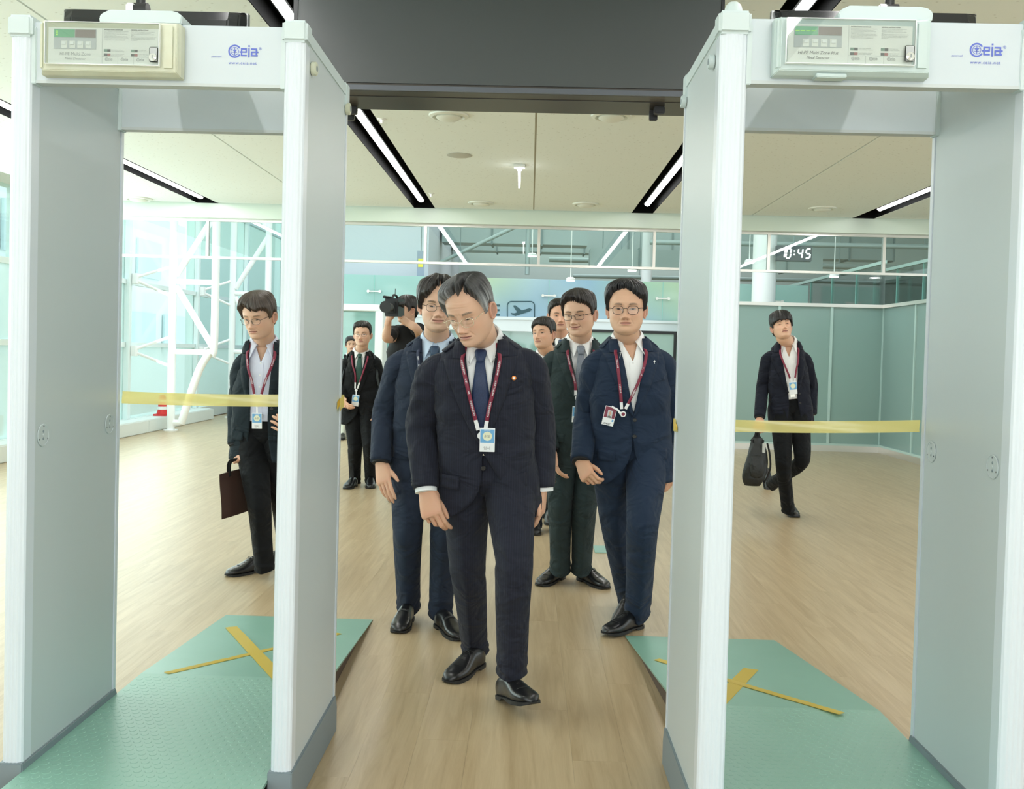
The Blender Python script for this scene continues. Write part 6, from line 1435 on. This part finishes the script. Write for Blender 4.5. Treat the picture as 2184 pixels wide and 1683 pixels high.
# 1 ---- grey-haired man in front
J = joints(head=(1004, 664, 3.585), neck=(1028, 722, 3.73), shL=(918, 772, 3.72), shR=(1136, 758, 3.72), elL=(899, 912, 3.80), elR=(1151, 905, 3.82), wrL=(909, 1048, 3.72), wrR=(1157, 1045, 3.80),
           tipL=(930, 1128, 3.66), tipR=(1153, 1112, 3.78), hipL=(992, 1012, 3.80), hipR=(1086, 1006, 3.78), knL=(998, 1222, 3.90), knR=(1096, 1205, 3.60), ankL=(1012, 1374, 4.18), ankR=(1092, 1416, 3.70))
skin1 = SKIN*np.array([1.02, 1.0, .98])
P1, T1 = person(dict(label='grey-haired man in navy pinstripe suit and blue tie, walking in front, looking down', J=J, near=True, girth=1.03, suit=S_navy, shirt=C_white, tie=T_blue, tiet=1.075, tb=.33, vw=.060, hem=-.31, cuffs=True, cutL=(.13, 4.5), cutR=(.17, 1.25), sleeve=1.08,
    cut=1.05, lapel=.082, belt=True,
    head=pm_(yaw=-24, pitch=27, roll=-7, size=1.02, skin=skin1, eye=.0022, gaze=-.002, age=1, bags=1.5, cheek=.75, jaw=.96, seed=1, nose=1.12, nosew=1.08, browc=(.13, .115, .10), browk=.8, browz=.002, stubble=.10,
        hair=dict(line=line([(-45, .066), (-20, .080), (0, .086), (20, .090), (40, .080)], .045), top=.026, side=.009, bulge=.006, part=22, quiff=.004, slant=.8, color=(.022, .021, .021), grey=((.40, .41, .42), 1.0, 1.1)),
        specs=dict(mat=('gold_frame', (.85, .78, .60), 1.0), r=.0008, w=.0235, h=.0165, sq=2.6)),
    handL=dict(pose='pinch', thumb=(1, -.35, 0), palm=(.35, 1, 0), size=1.08), handR=dict(pose='relaxed', thumb=(-.25, -1, 0), palm=(-1, .1, 0), size=.98),
    shoeL=dict(heel=at_z(1027, 1418, 0), yaw=-26, pitch=0), shoeR=dict(heel=at_z(1068, 1488, 0.004), yaw=27, pitch=-13),
    lanyard=dict(at=(.001, .455), text='KAC한국공항공사', rep=3, **{'path-1': [(-.058, 1.15), (-.060, 1.04), (-.048, .90), (-.028, .68), (-.008, .47)], 'path+1': [(.060, 1.15), (.064, 1.04), (.052, .88), (.030, .66), (.016, .47)]},
                 card=tuple(at(1040, 912, 3.60)), tilt=4)))
# lapel pin
c = T1.F(.118, .885, .0135); _, r_, f_, u_ = T1.frame(.9)
k = MB().rings([[c+f_*h+(r_*math.cos(a)+u_*math.sin(a))*q for a in np.linspace(0, 2*PI, 18, endpoint=False)] for q, h in ((.0085, 0), (.009, .0015), (.007, .003), (.001, .003))]).build('lapel_pin', mat('pin_orange', (.75, .25, .05), .3, metal=.4), P1, smooth=True, auto=40)
MB().cyl(c+f_*.003, c+f_*.0036, .005, 14).build('pin_centre', mat('pin_white', (.85, .85, .85), .3), k)

# 2 ---- long-haired man behind on the left
J = joints(head=(934, 654, 4.55), neck=(932, 723, 4.64), shL=(849, 757, 4.62), shR=(1010, 757, 4.62), elL=(820, 880, 4.68), elR=(1035, 880, 4.68), wrL=(812, 990, 4.56), wrR=(1030, 990, 4.6),
           tipL=(826, 1066, 4.50), tipR=(1030, 1060, 4.58), hipL=(878, 960, 4.68), hipR=(957, 960, 4.68), knL=(869, 1130, 4.62), knR=(948, 1130, 4.62), ankL=(871, 1285, 4.86), ankR=(940, 1298, 4.78))
person(dict(label='man in navy suit and pale blue shirt, half hidden behind the grey-haired man', J=J, near=True, suit=S_navy2, shirt=C_blue, tie=T_dk, tb=.40, hem=-.30, belt=False, shoes='loafer', sleeve=1.06, leg=1.02,
    head=pm_(yaw=8, pitch=4, roll=2, size=1.03, eye=.0040, seed=2, smile=.45, stubble=.2, cheek=1.1, browk=.8,
        hair=dict(line=line([(-55, .030), (-42, .034), (-28, .052), (-12, .078), (0, .088), (12, .080), (28, .052), (42, .034), (55, .030)], .008, burn=-.022), top=.030, side=.016, bulge=.010, part=2, slant=.5, color=(.020, .017, .016)),
        specs=dict(mat=('bronze_frame', (.10, .07, .05), .6), r=.0011, w=.0225, h=.0165, sq=2.7)),
    handL=dict(pose='open', thumb=(1, -.5, 0), palm=(.5, 1, 0)), handR=None,
    shoeL=dict(heel=at_z(873, 1318, 0), yaw=-4), shoeR=dict(heel=at_z(934, 1334, 0), yaw=28),
    lanyard=dict(at=(.0, .50), mat=R_dk, text='KAC AIRPORTS', rep=2)))

# 3 ---- man with glasses carrying a brown document bag
J = joints(head=(553, 675, 5.50), neck=(563, 728, 5.62), shL=(514, 760, 5.60), shR=(613, 762, 5.62), elL=(507, 868, 5.66), elR=(628, 868, 5.6), wrL=(503, 952, 5.58), wrR=(618, 940, 5.4),
           tipL=(508, 990, 5.54), tipR=(600, 900, 5.3), hipL=(533, 925, 5.64), hipR=(594, 925, 5.64), knL=(552, 1070, 5.52), knR=(604, 1068, 5.70), ankL=(563, 1202, 5.60), ankR=(612, 1190, 5.95))
person(dict(label='man in dark jacket and open lavender shirt carrying a brown bag at the left', J=J, near=True, girth=.98, suit=S_char, trousers=S_black, shirt=C_lav, tb=.40, open=.050, hem=-.33, collar_gap=20, belt=True, shirt_low=.2, lapel=.062, cutL=(.03, 2.5), cutR=(.03, 2.5),
    head=pm_(yaw=-14, pitch=17, roll=-2, size=1.04, fat=1.03, eye=.0028, seed=3, stubble=.1, browk=.6,
        hair=dict(line=line([(-40, .052), (-25, .066), (-8, .052), (10, .040), (25, .036), (40, .038), (52, .034)], .030), top=.028, side=.012, bulge=.008, slant=.8, color=(.050, .036, .028)),
        specs=dict(mat=('dark_metal_frame', (.05, .055, .06), .7), r=.0010, w=.0235, h=.0165, sq=2.6)),
    handL=dict(pose='grip', thumb=(.9, -.6, 0), palm=(.4, 1, .1)), handR=dict(pose='relaxed', thumb=(0, -.4, 1), palm=(-1, .3, 0)),
    shoeL=dict(heel=at_z(573, 1215, 0), yaw=-42), shoeR=dict(heel=at_z(612, 1190, 0), yaw=-15, pitch=10),
    lanyard=dict(at=(-.004, .46), text='한국공항공사', rep=2, clip=0)))
# brown document bag, hanging from his hand
A = at(468, 1012, 5.42); B = at(566, 985, 5.86); D_ = at(473, 1108, 5.42)
ex = nrm(V3(B[0]-A[0], B[1]-A[1], B[2]-A[2])); hgt = np.linalg.norm(D_-A); dn = nrm(D_-A); wdt = np.linalg.norm(B-A)
bagt = empty('document_bag', A, 'flat brown fabric document bag held by the man in glasses at the left', 'bag')
nv = nrm(np.cross(ex, dn)); M_brn = mat('brown_canvas', (0.055, 0.025, 0.018), 0.7, bump=(500, 0.3, 0.0008)); mb = MB(); rows = []
for q in np.linspace(0, 1, 14):
    th_ = .006+.016*math.sin(min(q*1.2, 1)*PI/2)*(1 if q < .93 else .5); w_ = wdt*(1-.02*q)
    rows.append([A+dn*hgt*q+ex*(x*w_)+nv*(th_*s_*(1-abs(2*x-1)**6)+.002*math.sin(x*9+q*7)) for (x, s_) in [(u, -1) for u in np.linspace(0, 1, 9)]+[(u, 1) for u in np.linspace(1, 0, 9)]])
mb.rings(rows).build('bag_body', M_brn, bagt, smooth=True, auto=50)
for s_ in (-1, 1):
    pts = crom([A+ex*.09+nv*.006*s_+dn*.03, A+ex*.10+nv*.006*s_-dn*.05, J['wrL']+(J['tipL']-J['wrL'])*.72+ex*-.01+nv*.004*s_, A+ex*.235+nv*.006*s_-dn*.04, A+ex*.245+nv*.006*s_+dn*.03], 20)
    MB().rings(sup_tube(pts, [(.002, .012)]*20, nv, 8, ex=4)).build('handle', mat('black_webbing', (.008, .008, .008), .8), bagt, smooth=True)
MB().tube([A+dn*.028+ex*.01+nv*.010*-1, A+dn*.028+ex*(wdt-.02)-nv*.010], .0016, 6).build('top_seam', M_brn, bagt)

# 4 ---- man in black suit with backpack
J = joints(head=(773, 714, 9.32), neck=(770, 749, 9.40), shL=(741, 762, 9.40), shR=(801, 762, 9.40), elL=(732, 812, 9.45), elR=(811, 812, 9.45), wrL=(732, 853, 9.3), wrR=(808, 862, 9.35),
           tipL=(740, 868, 9.2), tipR=(806, 885, 9.3), hipL=(755, 868, 9.45), hipR=(785, 868, 9.45), knL=(757, 958, 9.45), knR=(788, 950, 9.35), ankL=(757, 1024, 9.65), ankR=(791, 1022, 9.6))
P4, T4 = person(dict(label='man in black suit and green tie wearing a backpack, far off', J=J, hi=.6, girth=.98, suit=S_black, shirt=C_white, tie=T_green, tb=.30, hem=-.34, sleeve=1.0, vw=.055,
    head=pm_(yaw=0, pitch=0, roll=0, size=1.0, fat=1.02, eye=.0035, seed=4, hair=dict(line=line([(-40, .060), (0, .058), (40, .060)]), top=.022, side=.009, color=(.014, .012, .011)), specs=dict(mat=('thin_frame', (.25, .22, .18), .6), r=.0008, w=.0225, h=.0165, sq=2.4)),
    handL=dict(pose='relaxed', thumb=(.5, -1, 0), palm=(1, .2, 0)), handR=dict(pose='relaxed', thumb=(-.2, -1, 0), palm=(-1, 0, 0)),
    shoeL=dict(heel=at_z(758, 1036, 0), yaw=-8), shoeR=dict(heel=at_z(791, 1034, 0), yaw=8),
    lanyard=dict(at=(-.02, .42), tilt=6, cs=1.2)))
bp_ = empty('backpack', T4.S(.6, PI, .1), 'dark grey backpack worn by the man in the green tie', 'backpack'); Mbp = mat('backpack_grey', (.045, .055, .06), .8)
MB().rings([[T4.frame(t)[0]-T4.frame(t)[2]*(.115+.09*(1-abs(math.cos(a))**3*.0)*(.5-.5*math.cos(a)) if False else .115)+T4.frame(t)[1]*(.15*w_*math.sin(a))-T4.frame(t)[2]*(.09*w_*(1+math.cos(a))) for a in np.linspace(0, 2*PI, 22, endpoint=False)] for t, w_ in ((.0, .5), (.04, .9), (.3, 1), (.7, 1), (.92, .85), (1.0, .5))]).build('pack_body', Mbp, bp_, smooth=True, auto=50)
for s_ in (-1, 1):
    rows = []
    for q in np.linspace(0, 1, 18):
        a = q*PI*.98
        if q < .35: t = 1.0-.0*q; p_ = T4.S(1.02, PI-(q/.35)*(PI-.9)*1.0 if False else PI-1.0-(q/.35)*.9, .016); rows.append([p_ if s_ > 0 else None]*2)
        rows = rows
    pts = [T4.S(1.00, s_*2.45, .012), T4.S(1.05, s_*2.0, .016), T4.S(1.06, s_*1.45, .018), T4.F(s_*.135, .98, .018), T4.F(s_*.145, .80, .018), T4.F(s_*.155, .62, .017), T4.S(.45, s_*1.3, .012)]
    pts = crom(pts, 24); rr = sup_tube(pts, [(.006, .024)]*24, T4.frame(1)[2], 8, ex=3); MB().rings(rr).build('shoulder_strap', Mbp, bp_, smooth=True)

# 5 ---- person mostly hidden behind him
J = joints(head=(749, 735, 14.2), neck=(749, 757, 14.3), shL=(733, 766, 14.3), shR=(768, 766, 14.3), elL=(729, 795, 14.4), elR=(772, 795, 14.4), wrL=(727, 826, 14.2), wrR=(771, 826, 14.3),
           tipL=(725, 842, 14.1), tipR=(771, 842, 14.2), hipL=(737, 838, 14.3), hipR=(757, 838, 14.3), knL=(736, 888, 14.3), knR=(757, 888, 14.3), ankL=(734, 930, 14.4), ankR=(757, 930, 14.4))
C_cream = mat('cream_trousers', (.72, .74, .66), .8)
person(dict(label='person in cream trousers almost hidden behind the man in the green tie', J=J, hi=.4, suit=S_black, trousers=C_cream, shirt=C_white, tb=.5, hem=-.2, girth=.95,
    head=pm_(yaw=15, pitch=0, roll=0, size=.96, seed=5, hair=dict(line=line([(-40, .045), (0, .05), (40, .045)], .02, burn=-.03), top=.022, side=.014, color=(.010, .009, .009))),
    handL=dict(pose='relaxed', thumb=(0, -1, 0), palm=(1, 0, 0)), handR=None, shoeL=dict(heel=at_z(733, 936, 0), yaw=0), shoeR=dict(heel=at_z(757, 936, 0), yaw=0)))

# 6 ---- cameraman
J = joints(head=(868, 662, 8.75), neck=(868, 692, 8.85), shL=(842, 703, 8.80), shR=(893, 702, 8.92), elL=(824, 722, 8.55), elR=(890, 703, 8.45), wrL=(829, 680, 8.42), wrR=(856, 678, 8.42),
           tipL=(834, 662, 8.40), tipR=(846, 662, 8.40), hipL=(855, 805, 8.9), hipR=(885, 805, 8.9), knL=(855, 905, 8.9), knR=(885, 905, 8.9), ankL=(852, 1040, 8.95), ankR=(888, 1040, 8.95))
tee = mat('black_tshirt', (.010, .011, .013), .85, bump=(10, .4, .02))
person(dict(label='cameraman in a black T-shirt holding a shoulder camera up to his eye', J=J, hi=.7, suit=tee, trousers=S_black, shirt=C_white, tshirt=True, short=True, girth=1.0,
    head=pm_(yaw=-52, pitch=2, roll=0, size=.98, seed=6, eye=.003, skin=SKIN*.92, hair=dict(line=line([(-40, .036), (0, .034), (40, .036)], .022, burn=-.02), top=.030, side=.016, bulge=.004, color=(.012, .010, .010))),
    handL=dict(pose='grip', thumb=(.8, -.5, .2), palm=(.7, .7, 0)), handR=dict(pose='curled', thumb=(-.2, -.8, .6), palm=(-1, .2, .2)),
    shoeL=dict(heel=at_z(852, 1062, 0), yaw=-5), shoeR=dict(heel=at_z(888, 1062, 0), yaw=5)))
c = at(841, 656, 8.33); cm = empty('video_camera', c, 'black shoulder video camera held by the cameraman', 'video camera'); Mc = mat('camera_black', (.010, .011, .012), .4); Mc2 = mat('camera_grey', (.05, .055, .055), .5)
fw = nrm(V3(-.10, -1, -.03)); rt = nrm(np.cross(fw, (0, 0, 1))); upv = np.cross(rt, fw)
def cbx(nm, a, b, hw, hh, du=0.0, dr=0.0, mm=Mc, par=None, bv=.004):
    o0 = c+upv*du+rt*dr; q = [o0+fw*a+rt*s*hw+upv*t*hh for s, t in ((-1, -1), (1, -1), (1, 1), (-1, 1))]; return MB().poly(q, fw*(b-a)).build(nm, mm, par or cm, bevel=bv)
cbx('camera_body', -.14, .10, .058, .078); cbx('front_block', .10, .15, .038, .048)
MB().cyl(c+fw*.15, c+fw*.26, .034, 24).build('lens_barrel', Mc2, cm, smooth=True, auto=40); MB().rings(tube_rings([c+fw*.26, c+fw*.31], [.036, .050], 24)).build('lens_hood', Mc, cm, smooth=True, auto=40)
MB().cyl(c+fw*.262, c+fw*.266, .030, 24).build('front_glass', mat('lens_glass', (.01, .012, .02), .05, spec=.8), cm)
MB().tube(crom([c+upv*.062-fw*.10, c+upv*.10-fw*.08, c+upv*.105+fw*.04, c+upv*.062+fw*.08], 14), .010, 10).build('top_handle', Mc, cm, smooth=True)
MB().cyl(c+upv*.085+rt*.035+fw*.0, c+upv*.085+rt*.035+fw*.22, .012, 14).build('microphone', Mc, cm, smooth=True, auto=40)
MB().tube([c+upv*.02+fw*.06, c+upv*.035+fw*.07-rt*.09, at(858, 656, 8.52)], .017, 12).build('viewfinder', Mc, cm, smooth=True, auto=50)
cbx('battery', -.21, -.14, .040, .052, mm=Mc2); MB().tube([c+upv*.10-fw*.02, c+upv*.165-fw*.03], .003, 6).build('antenna', Mc, cm); cbx('side_panel', -.10, .06, .003, .045, dr=-.047, mm=Mc2, bv=.001)

# 7, 8 ---- two men behind the smiling man
J = joints(head=(1160, 713, 7.20), neck=(1166, 752, 7.30), shL=(1128, 766, 7.3), shR=(1206, 766, 7.3), elL=(1120, 840, 7.35), elR=(1214, 840, 7.35), wrL=(1120, 905, 7.3), wrR=(1214, 905, 7.3),
           tipL=(1120, 945, 7.25), tipR=(1214, 945, 7.25), hipL=(1143, 895, 7.35), hipR=(1192, 895, 7.35), knL=(1143, 1010, 7.3), knR=(1192, 1010, 7.3), ankL=(1140, 1115, 7.4), ankR=(1196, 1115, 7.4))
person(dict(label='dark-haired man turned aside, only his head showing left of the smiling man', J=J, hi=.7, suit=S_ink, shirt=C_white, tie=T_dk, tb=.4, hem=-.3,
    head=pm_(yaw=-32, pitch=-4, roll=-4, size=.98, seed=7, eye=.0036, skin=SKIN*np.array([.97, .92, .88]), smile=.1, hair=dict(line=line([(-45, .038), (-20, .048), (0, .050), (25, .046), (45, .040)], .028), top=.020, side=.009, color=(.014, .012, .011))),
    handL=None, handR=None, shoeL=dict(heel=at_z(1140, 1128, 0), yaw=0), shoeR=dict(heel=at_z(1196, 1128, 0), yaw=0)))
J = joints(head=(1193, 674, 7.75), neck=(1196, 717, 7.85), shL=(1158, 735, 7.85), shR=(1236, 735, 7.85), elL=(1150, 805, 7.9), elR=(1244, 805, 7.9), wrL=(1150, 870, 7.85), wrR=(1244, 870, 7.85),
           tipL=(1150, 910, 7.8), tipR=(1244, 910, 7.8), hipL=(1174, 860, 7.9), hipR=(1220, 860, 7.9), knL=(1174, 985, 7.9), knR=(1220, 985, 7.9), ankL=(1172, 1095, 7.95), ankR=(1222, 1095, 7.95))
person(dict(label='tall dark-haired man in a white collar standing behind the smiling man', J=J, hi=.7, suit=S_black, shirt=C_white, tie=T_dk, tb=.4, hem=-.3,
    head=pm_(yaw=6, pitch=3, roll=0, size=1.04, seed=8, eye=.0032, fat=1.04, skin=SKIN*np.array([1.04, .96, .94]), hair=dict(line=line([(-40, .060), (-15, .072), (0, .070), (25, .060), (45, .056)], .040), top=.022, side=.010, color=(.012, .011, .010))),
    handL=None, handR=None, shoeL=dict(heel=at_z(1172, 1108, 0), yaw=0), shoeR=dict(heel=at_z(1222, 1108, 0), yaw=0)))

# 9 ---- smiling man
J = joints(head=(1236, 671, 5.50), neck=(1236, 725, 5.60), shL=(1169, 758, 5.58), shR=(1300, 758, 5.60), elL=(1166, 862, 5.62), elR=(1312, 862, 5.64), wrL=(1176, 962, 5.50), wrR=(1306, 955, 5.55),
           tipL=(1186, 1010, 5.46), tipR=(1304, 1010, 5.5), hipL=(1203, 928, 5.62), hipR=(1264, 928, 5.62), knL=(1195, 1075, 5.55), knR=(1247, 1075, 5.55), ankL=(1195, 1207, 5.70), ankR=(1240, 1207, 5.70))
P9, T9 = person(dict(label='smiling man with glasses in dark green-grey suit and dotted grey tie', J=J, near=True, suit=S_green, shirt=C_white, tie=T_gr, tb=.42, hem=-.30, sleeve=1.02, leg=1.03,
    head=pm_(yaw=-22, pitch=8, roll=-3, size=1.05, fat=1.06, jaw=.98, eye=.0023, seed=9, smile=1.0, cheek=1.5, bags=1.2, stubble=.08, skin=SKIN*np.array([1.03, 1.02, 1.0]), browk=.8,
        hair=dict(line=line([(-45, .055), (-25, .072), (0, .066), (20, .060), (40, .050), (52, .040)], .030), top=.026, side=.010, quiff=.005, slant=.8, color=(.022, .018, .017)),
        specs=dict(mat=('black_frame_metal', (.03, .03, .035), .6), r=.0012, w=.0240, h=.0150, sq=4.0)),
    handL=dict(pose='relaxed', thumb=(.3, -1, 0), palm=(1, .2, 0)), handR=None,
    shoeL=dict(heel=at_z(1199, 1232, 0), yaw=-30), shoeR=dict(heel=at_z(1235, 1235, 0), yaw=32),
    lanyard=dict(at=(-.016, .545), text='KAC한국공항공사', rep=2, dot=M_maroon, tilt=3)))

# 10 --- man in blue-navy suit on the right
J = joints(head=(1336, 660, 4.66), neck=(1338, 722, 4.75), shL=(1268, 757, 4.72), shR=(1417, 757, 4.74), elL=(1251, 885, 4.80), elR=(1437, 885, 4.80), wrL=(1239, 988, 4.62), wrR=(1437, 992, 4.86),
           tipL=(1262, 1032, 4.52), tipR=(1426, 1052, 4.80), hipL=(1305, 962, 4.76), hipR=(1382, 962, 4.76), knL=(1315, 1135, 4.90), knR=(1371, 1120, 4.52), ankL=(1345, 1285, 5.22), ankR=(1360, 1298, 4.80))
P10, T10 = person(dict(label='man with glasses in blue-navy suit and open white collar, butterfly pin on lapel', J=J, near=True, girth=1.07, suit=S_blue, shirt=C_white, tb=.40, hem=-.30, vw=.058, collar_gap=24, sleeve=1.06, leg=1.04, flap=1.05,
    head=pm_(yaw=-8, pitch=2, roll=-1, size=1.06, fat=1.05, jaw=1.03, eye=.0030, seed=10, cheek=1.2, stubble=.08, skin=SKIN*np.array([1.0, .97, .92]), browc=(.10, .08, .07), browk=.7, nose=1.0, nosew=1.08,
        hair=dict(line=line([(-50, .060), (-35, .074), (-15, .082), (0, .078), (15, .072), (32, .052), (50, .034)], .040), top=.026, side=.011, bulge=.006, slant=.8, color=(.012, .012, .014)),
        specs=dict(mat=('black_frame_metal', (.03, .03, .035), .6), r=.0012, w=.0230, h=.0180, sq=3.0)),
    handL=dict(pose='curled', thumb=(.8, -.8, .1), palm=(.9, .4, .1)), handR=dict(pose='relaxed', thumb=(-.6, -1, 0), palm=(-.8, .5, 0)),
    shoeL=dict(heel=at_z(1352, 1285, 0.05), yaw=-25, pitch=20), shoeR=dict(heel=at_z(1367, 1337, 0), yaw=-44, pitch=-2),
    lanyard=dict(at=(-.046, .47), text='한국공항공사', rep=2, dot=M_maroon, kind='staff', tilt=14, card=tuple(at(1304, 867, 4.60)),
                 **{'path-1': [(-.068, 1.15), (-.070, 1.04), (-.066, .86), (-.058, .66), (-.052, .49)], 'path+1': [(.066, 1.15), (.050, .98), (.020, .78), (-.010, .62), (-.036, .49)]})))
c = T10.F(.088, .955, .012); _, r_, f_, u_ = T10.frame(.9)
for s_ in (-1, 1):
    MB().poly([c+r_*s_*x+u_*y for x, y in ((.001, .002), (.010, .010), (.013, .003), (.009, -.001), (.010, -.008), (.004, -.010), (.001, -.003))], f_*.0025).build('butterfly_pin', mat('pin_white', (.85, .85, .85), .3), P10)

# 11 --- young man with black bag
J = joints(head=(1667, 697, 8.12), neck=(1679, 730, 8.25), shL=(1636, 753, 8.22), shR=(1718, 754, 8.22), elL=(1626, 825, 8.30), elR=(1730, 825, 8.30), wrL=(1620, 893, 8.15), wrR=(1731, 886, 8.25),
           tipL=(1613, 927, 8.1), tipR=(1728, 920, 8.2), hipL=(1666, 872, 8.25), hipR=(1704, 870, 8.25), knL=(1671, 990, 8.12), knR=(1712, 985, 8.15), ankL=(1680, 1082, 8.35), ankR=(1650, 1030, 8.85))
person(dict(label='young man with a fringe in dark suit and open white shirt, far right', J=J, hi=.75, girth=.92, suit=S_ink, trousers=S_black, shirt=C_white, tb=.32, open=.035, hem=-.30, collar_gap=22, belt=True, vw=.070, shirt_low=.2, cutL=(.04, 2.5), cutR=(.04, 2.5), leg=.98, sleeve=.98,
    head=pm_(yaw=-4, pitch=-14, roll=-9, size=1.0, eye=.0024, seed=11, stubble=.04, skin=SKIN*np.array([1.10, 1.08, 1.06]),
        hair=dict(line=line([(-52, .020), (-35, .026), (-15, .030), (0, .028), (15, .030), (35, .028), (52, .020)], .012, burn=-.012), top=.026, side=.012, bulge=.005, slant=.4, soft=.006, color=(.009, .008, .009))),
    handL=dict(pose='grip', thumb=(.8, -.6, 0), palm=(.5, 1, 0)), handR=dict(pose='relaxed', thumb=(-.3, -1, 0), palm=(-1, 0, 0)),
    shoeL=dict(heel=at_z(1679, 1093, 0), yaw=0), shoeR=dict(heel=at_z(1627, 1000, 0.20), yaw=18, pitch=60),
    lanyard=dict(at=(.004, .50), card=tuple(at(1690, 814, 8.02)), cs=1.15)))
c = at(1614, 985, 8.05); bg_ = empty('shoulder_bag', c, 'slouchy black fabric bag with hanging straps held by the young man', 'bag'); Mbk = mat('black_nylon', (.010, .012, .012), .5, bump=(12, .6, .03))
R = []
for q in np.linspace(0, 1, 18):
    z = .20-.40*q; hw = .095*(math.sin(min(q*1.25+.18, 1)*PI/2)**.8)*(1-.35*max(0, (q-.75)/.25)**2); hd = .06*(math.sin(min(q*1.3+.15, 1)*PI/2))*(1-.4*max(0, (q-.8)/.2)**2)
    R.append([c+V3(hw*math.copysign(abs(math.cos(a))**.8, math.cos(a))+.012*math.sin(q*5+a*2)-.02*q, hd*math.sin(a)*(1+.12*math.sin(q*14+a*3)), z) for a in np.linspace(0, 2*PI, 26, endpoint=False)])
MB().rings(R).build('bag_body', Mbk, bg_, smooth=True, auto=60)
R = [[p_ for p_ in [c+V3(.058*w_*math.cos(a)-.01, -.062-.020*w_*max(math.sin(a+PI), -.3), z) for a in np.linspace(0, 2*PI, 18, endpoint=False)]] for z, w_ in ((.06, .3), (.05, .9), (-.04, 1), (-.11, .95), (-.13, .4))]
MB().rings(R).build('front_pocket', Mbk, bg_, smooth=True, auto=60)
tip = J['wrL']+(J['tipL']-J['wrL'])*.75
for s_ in (-1, 1): MB().rings(sup_tube(crom([c+V3(.05*s_, .01, .17), tip+V3(.016*s_, 0, -.05), tip+V3(.004*s_, 0, .0), tip+V3(-.004*s_, .012, -.05), c+V3(.045*s_, -.02, .17)], 18), [(.003, .012)]*18, (0, -1, 0), 8, ex=4)).build('handle', mat('black_webbing', (.008, .008, .008), .8), bg_, smooth=True)
MB().tube(crom([c+V3(.075, -.03, .16), c+V3(.10, -.03, .06), c+V3(.105, -.03, -.06), c+V3(.06, -.03, -.17)], 16), .008, 8).build('hanging_strap', mat('black_webbing', (.008, .008, .008), .8), bg_, smooth=True)
MB().box(c[0]+.03, c[0]+.055, c[1]-.055, c[1]-.045, c[2]+.08, c[2]+.16).build('grey_tag', mat('tag_grey', (.5, .52, .5), .6), bg_, bevel=.003)
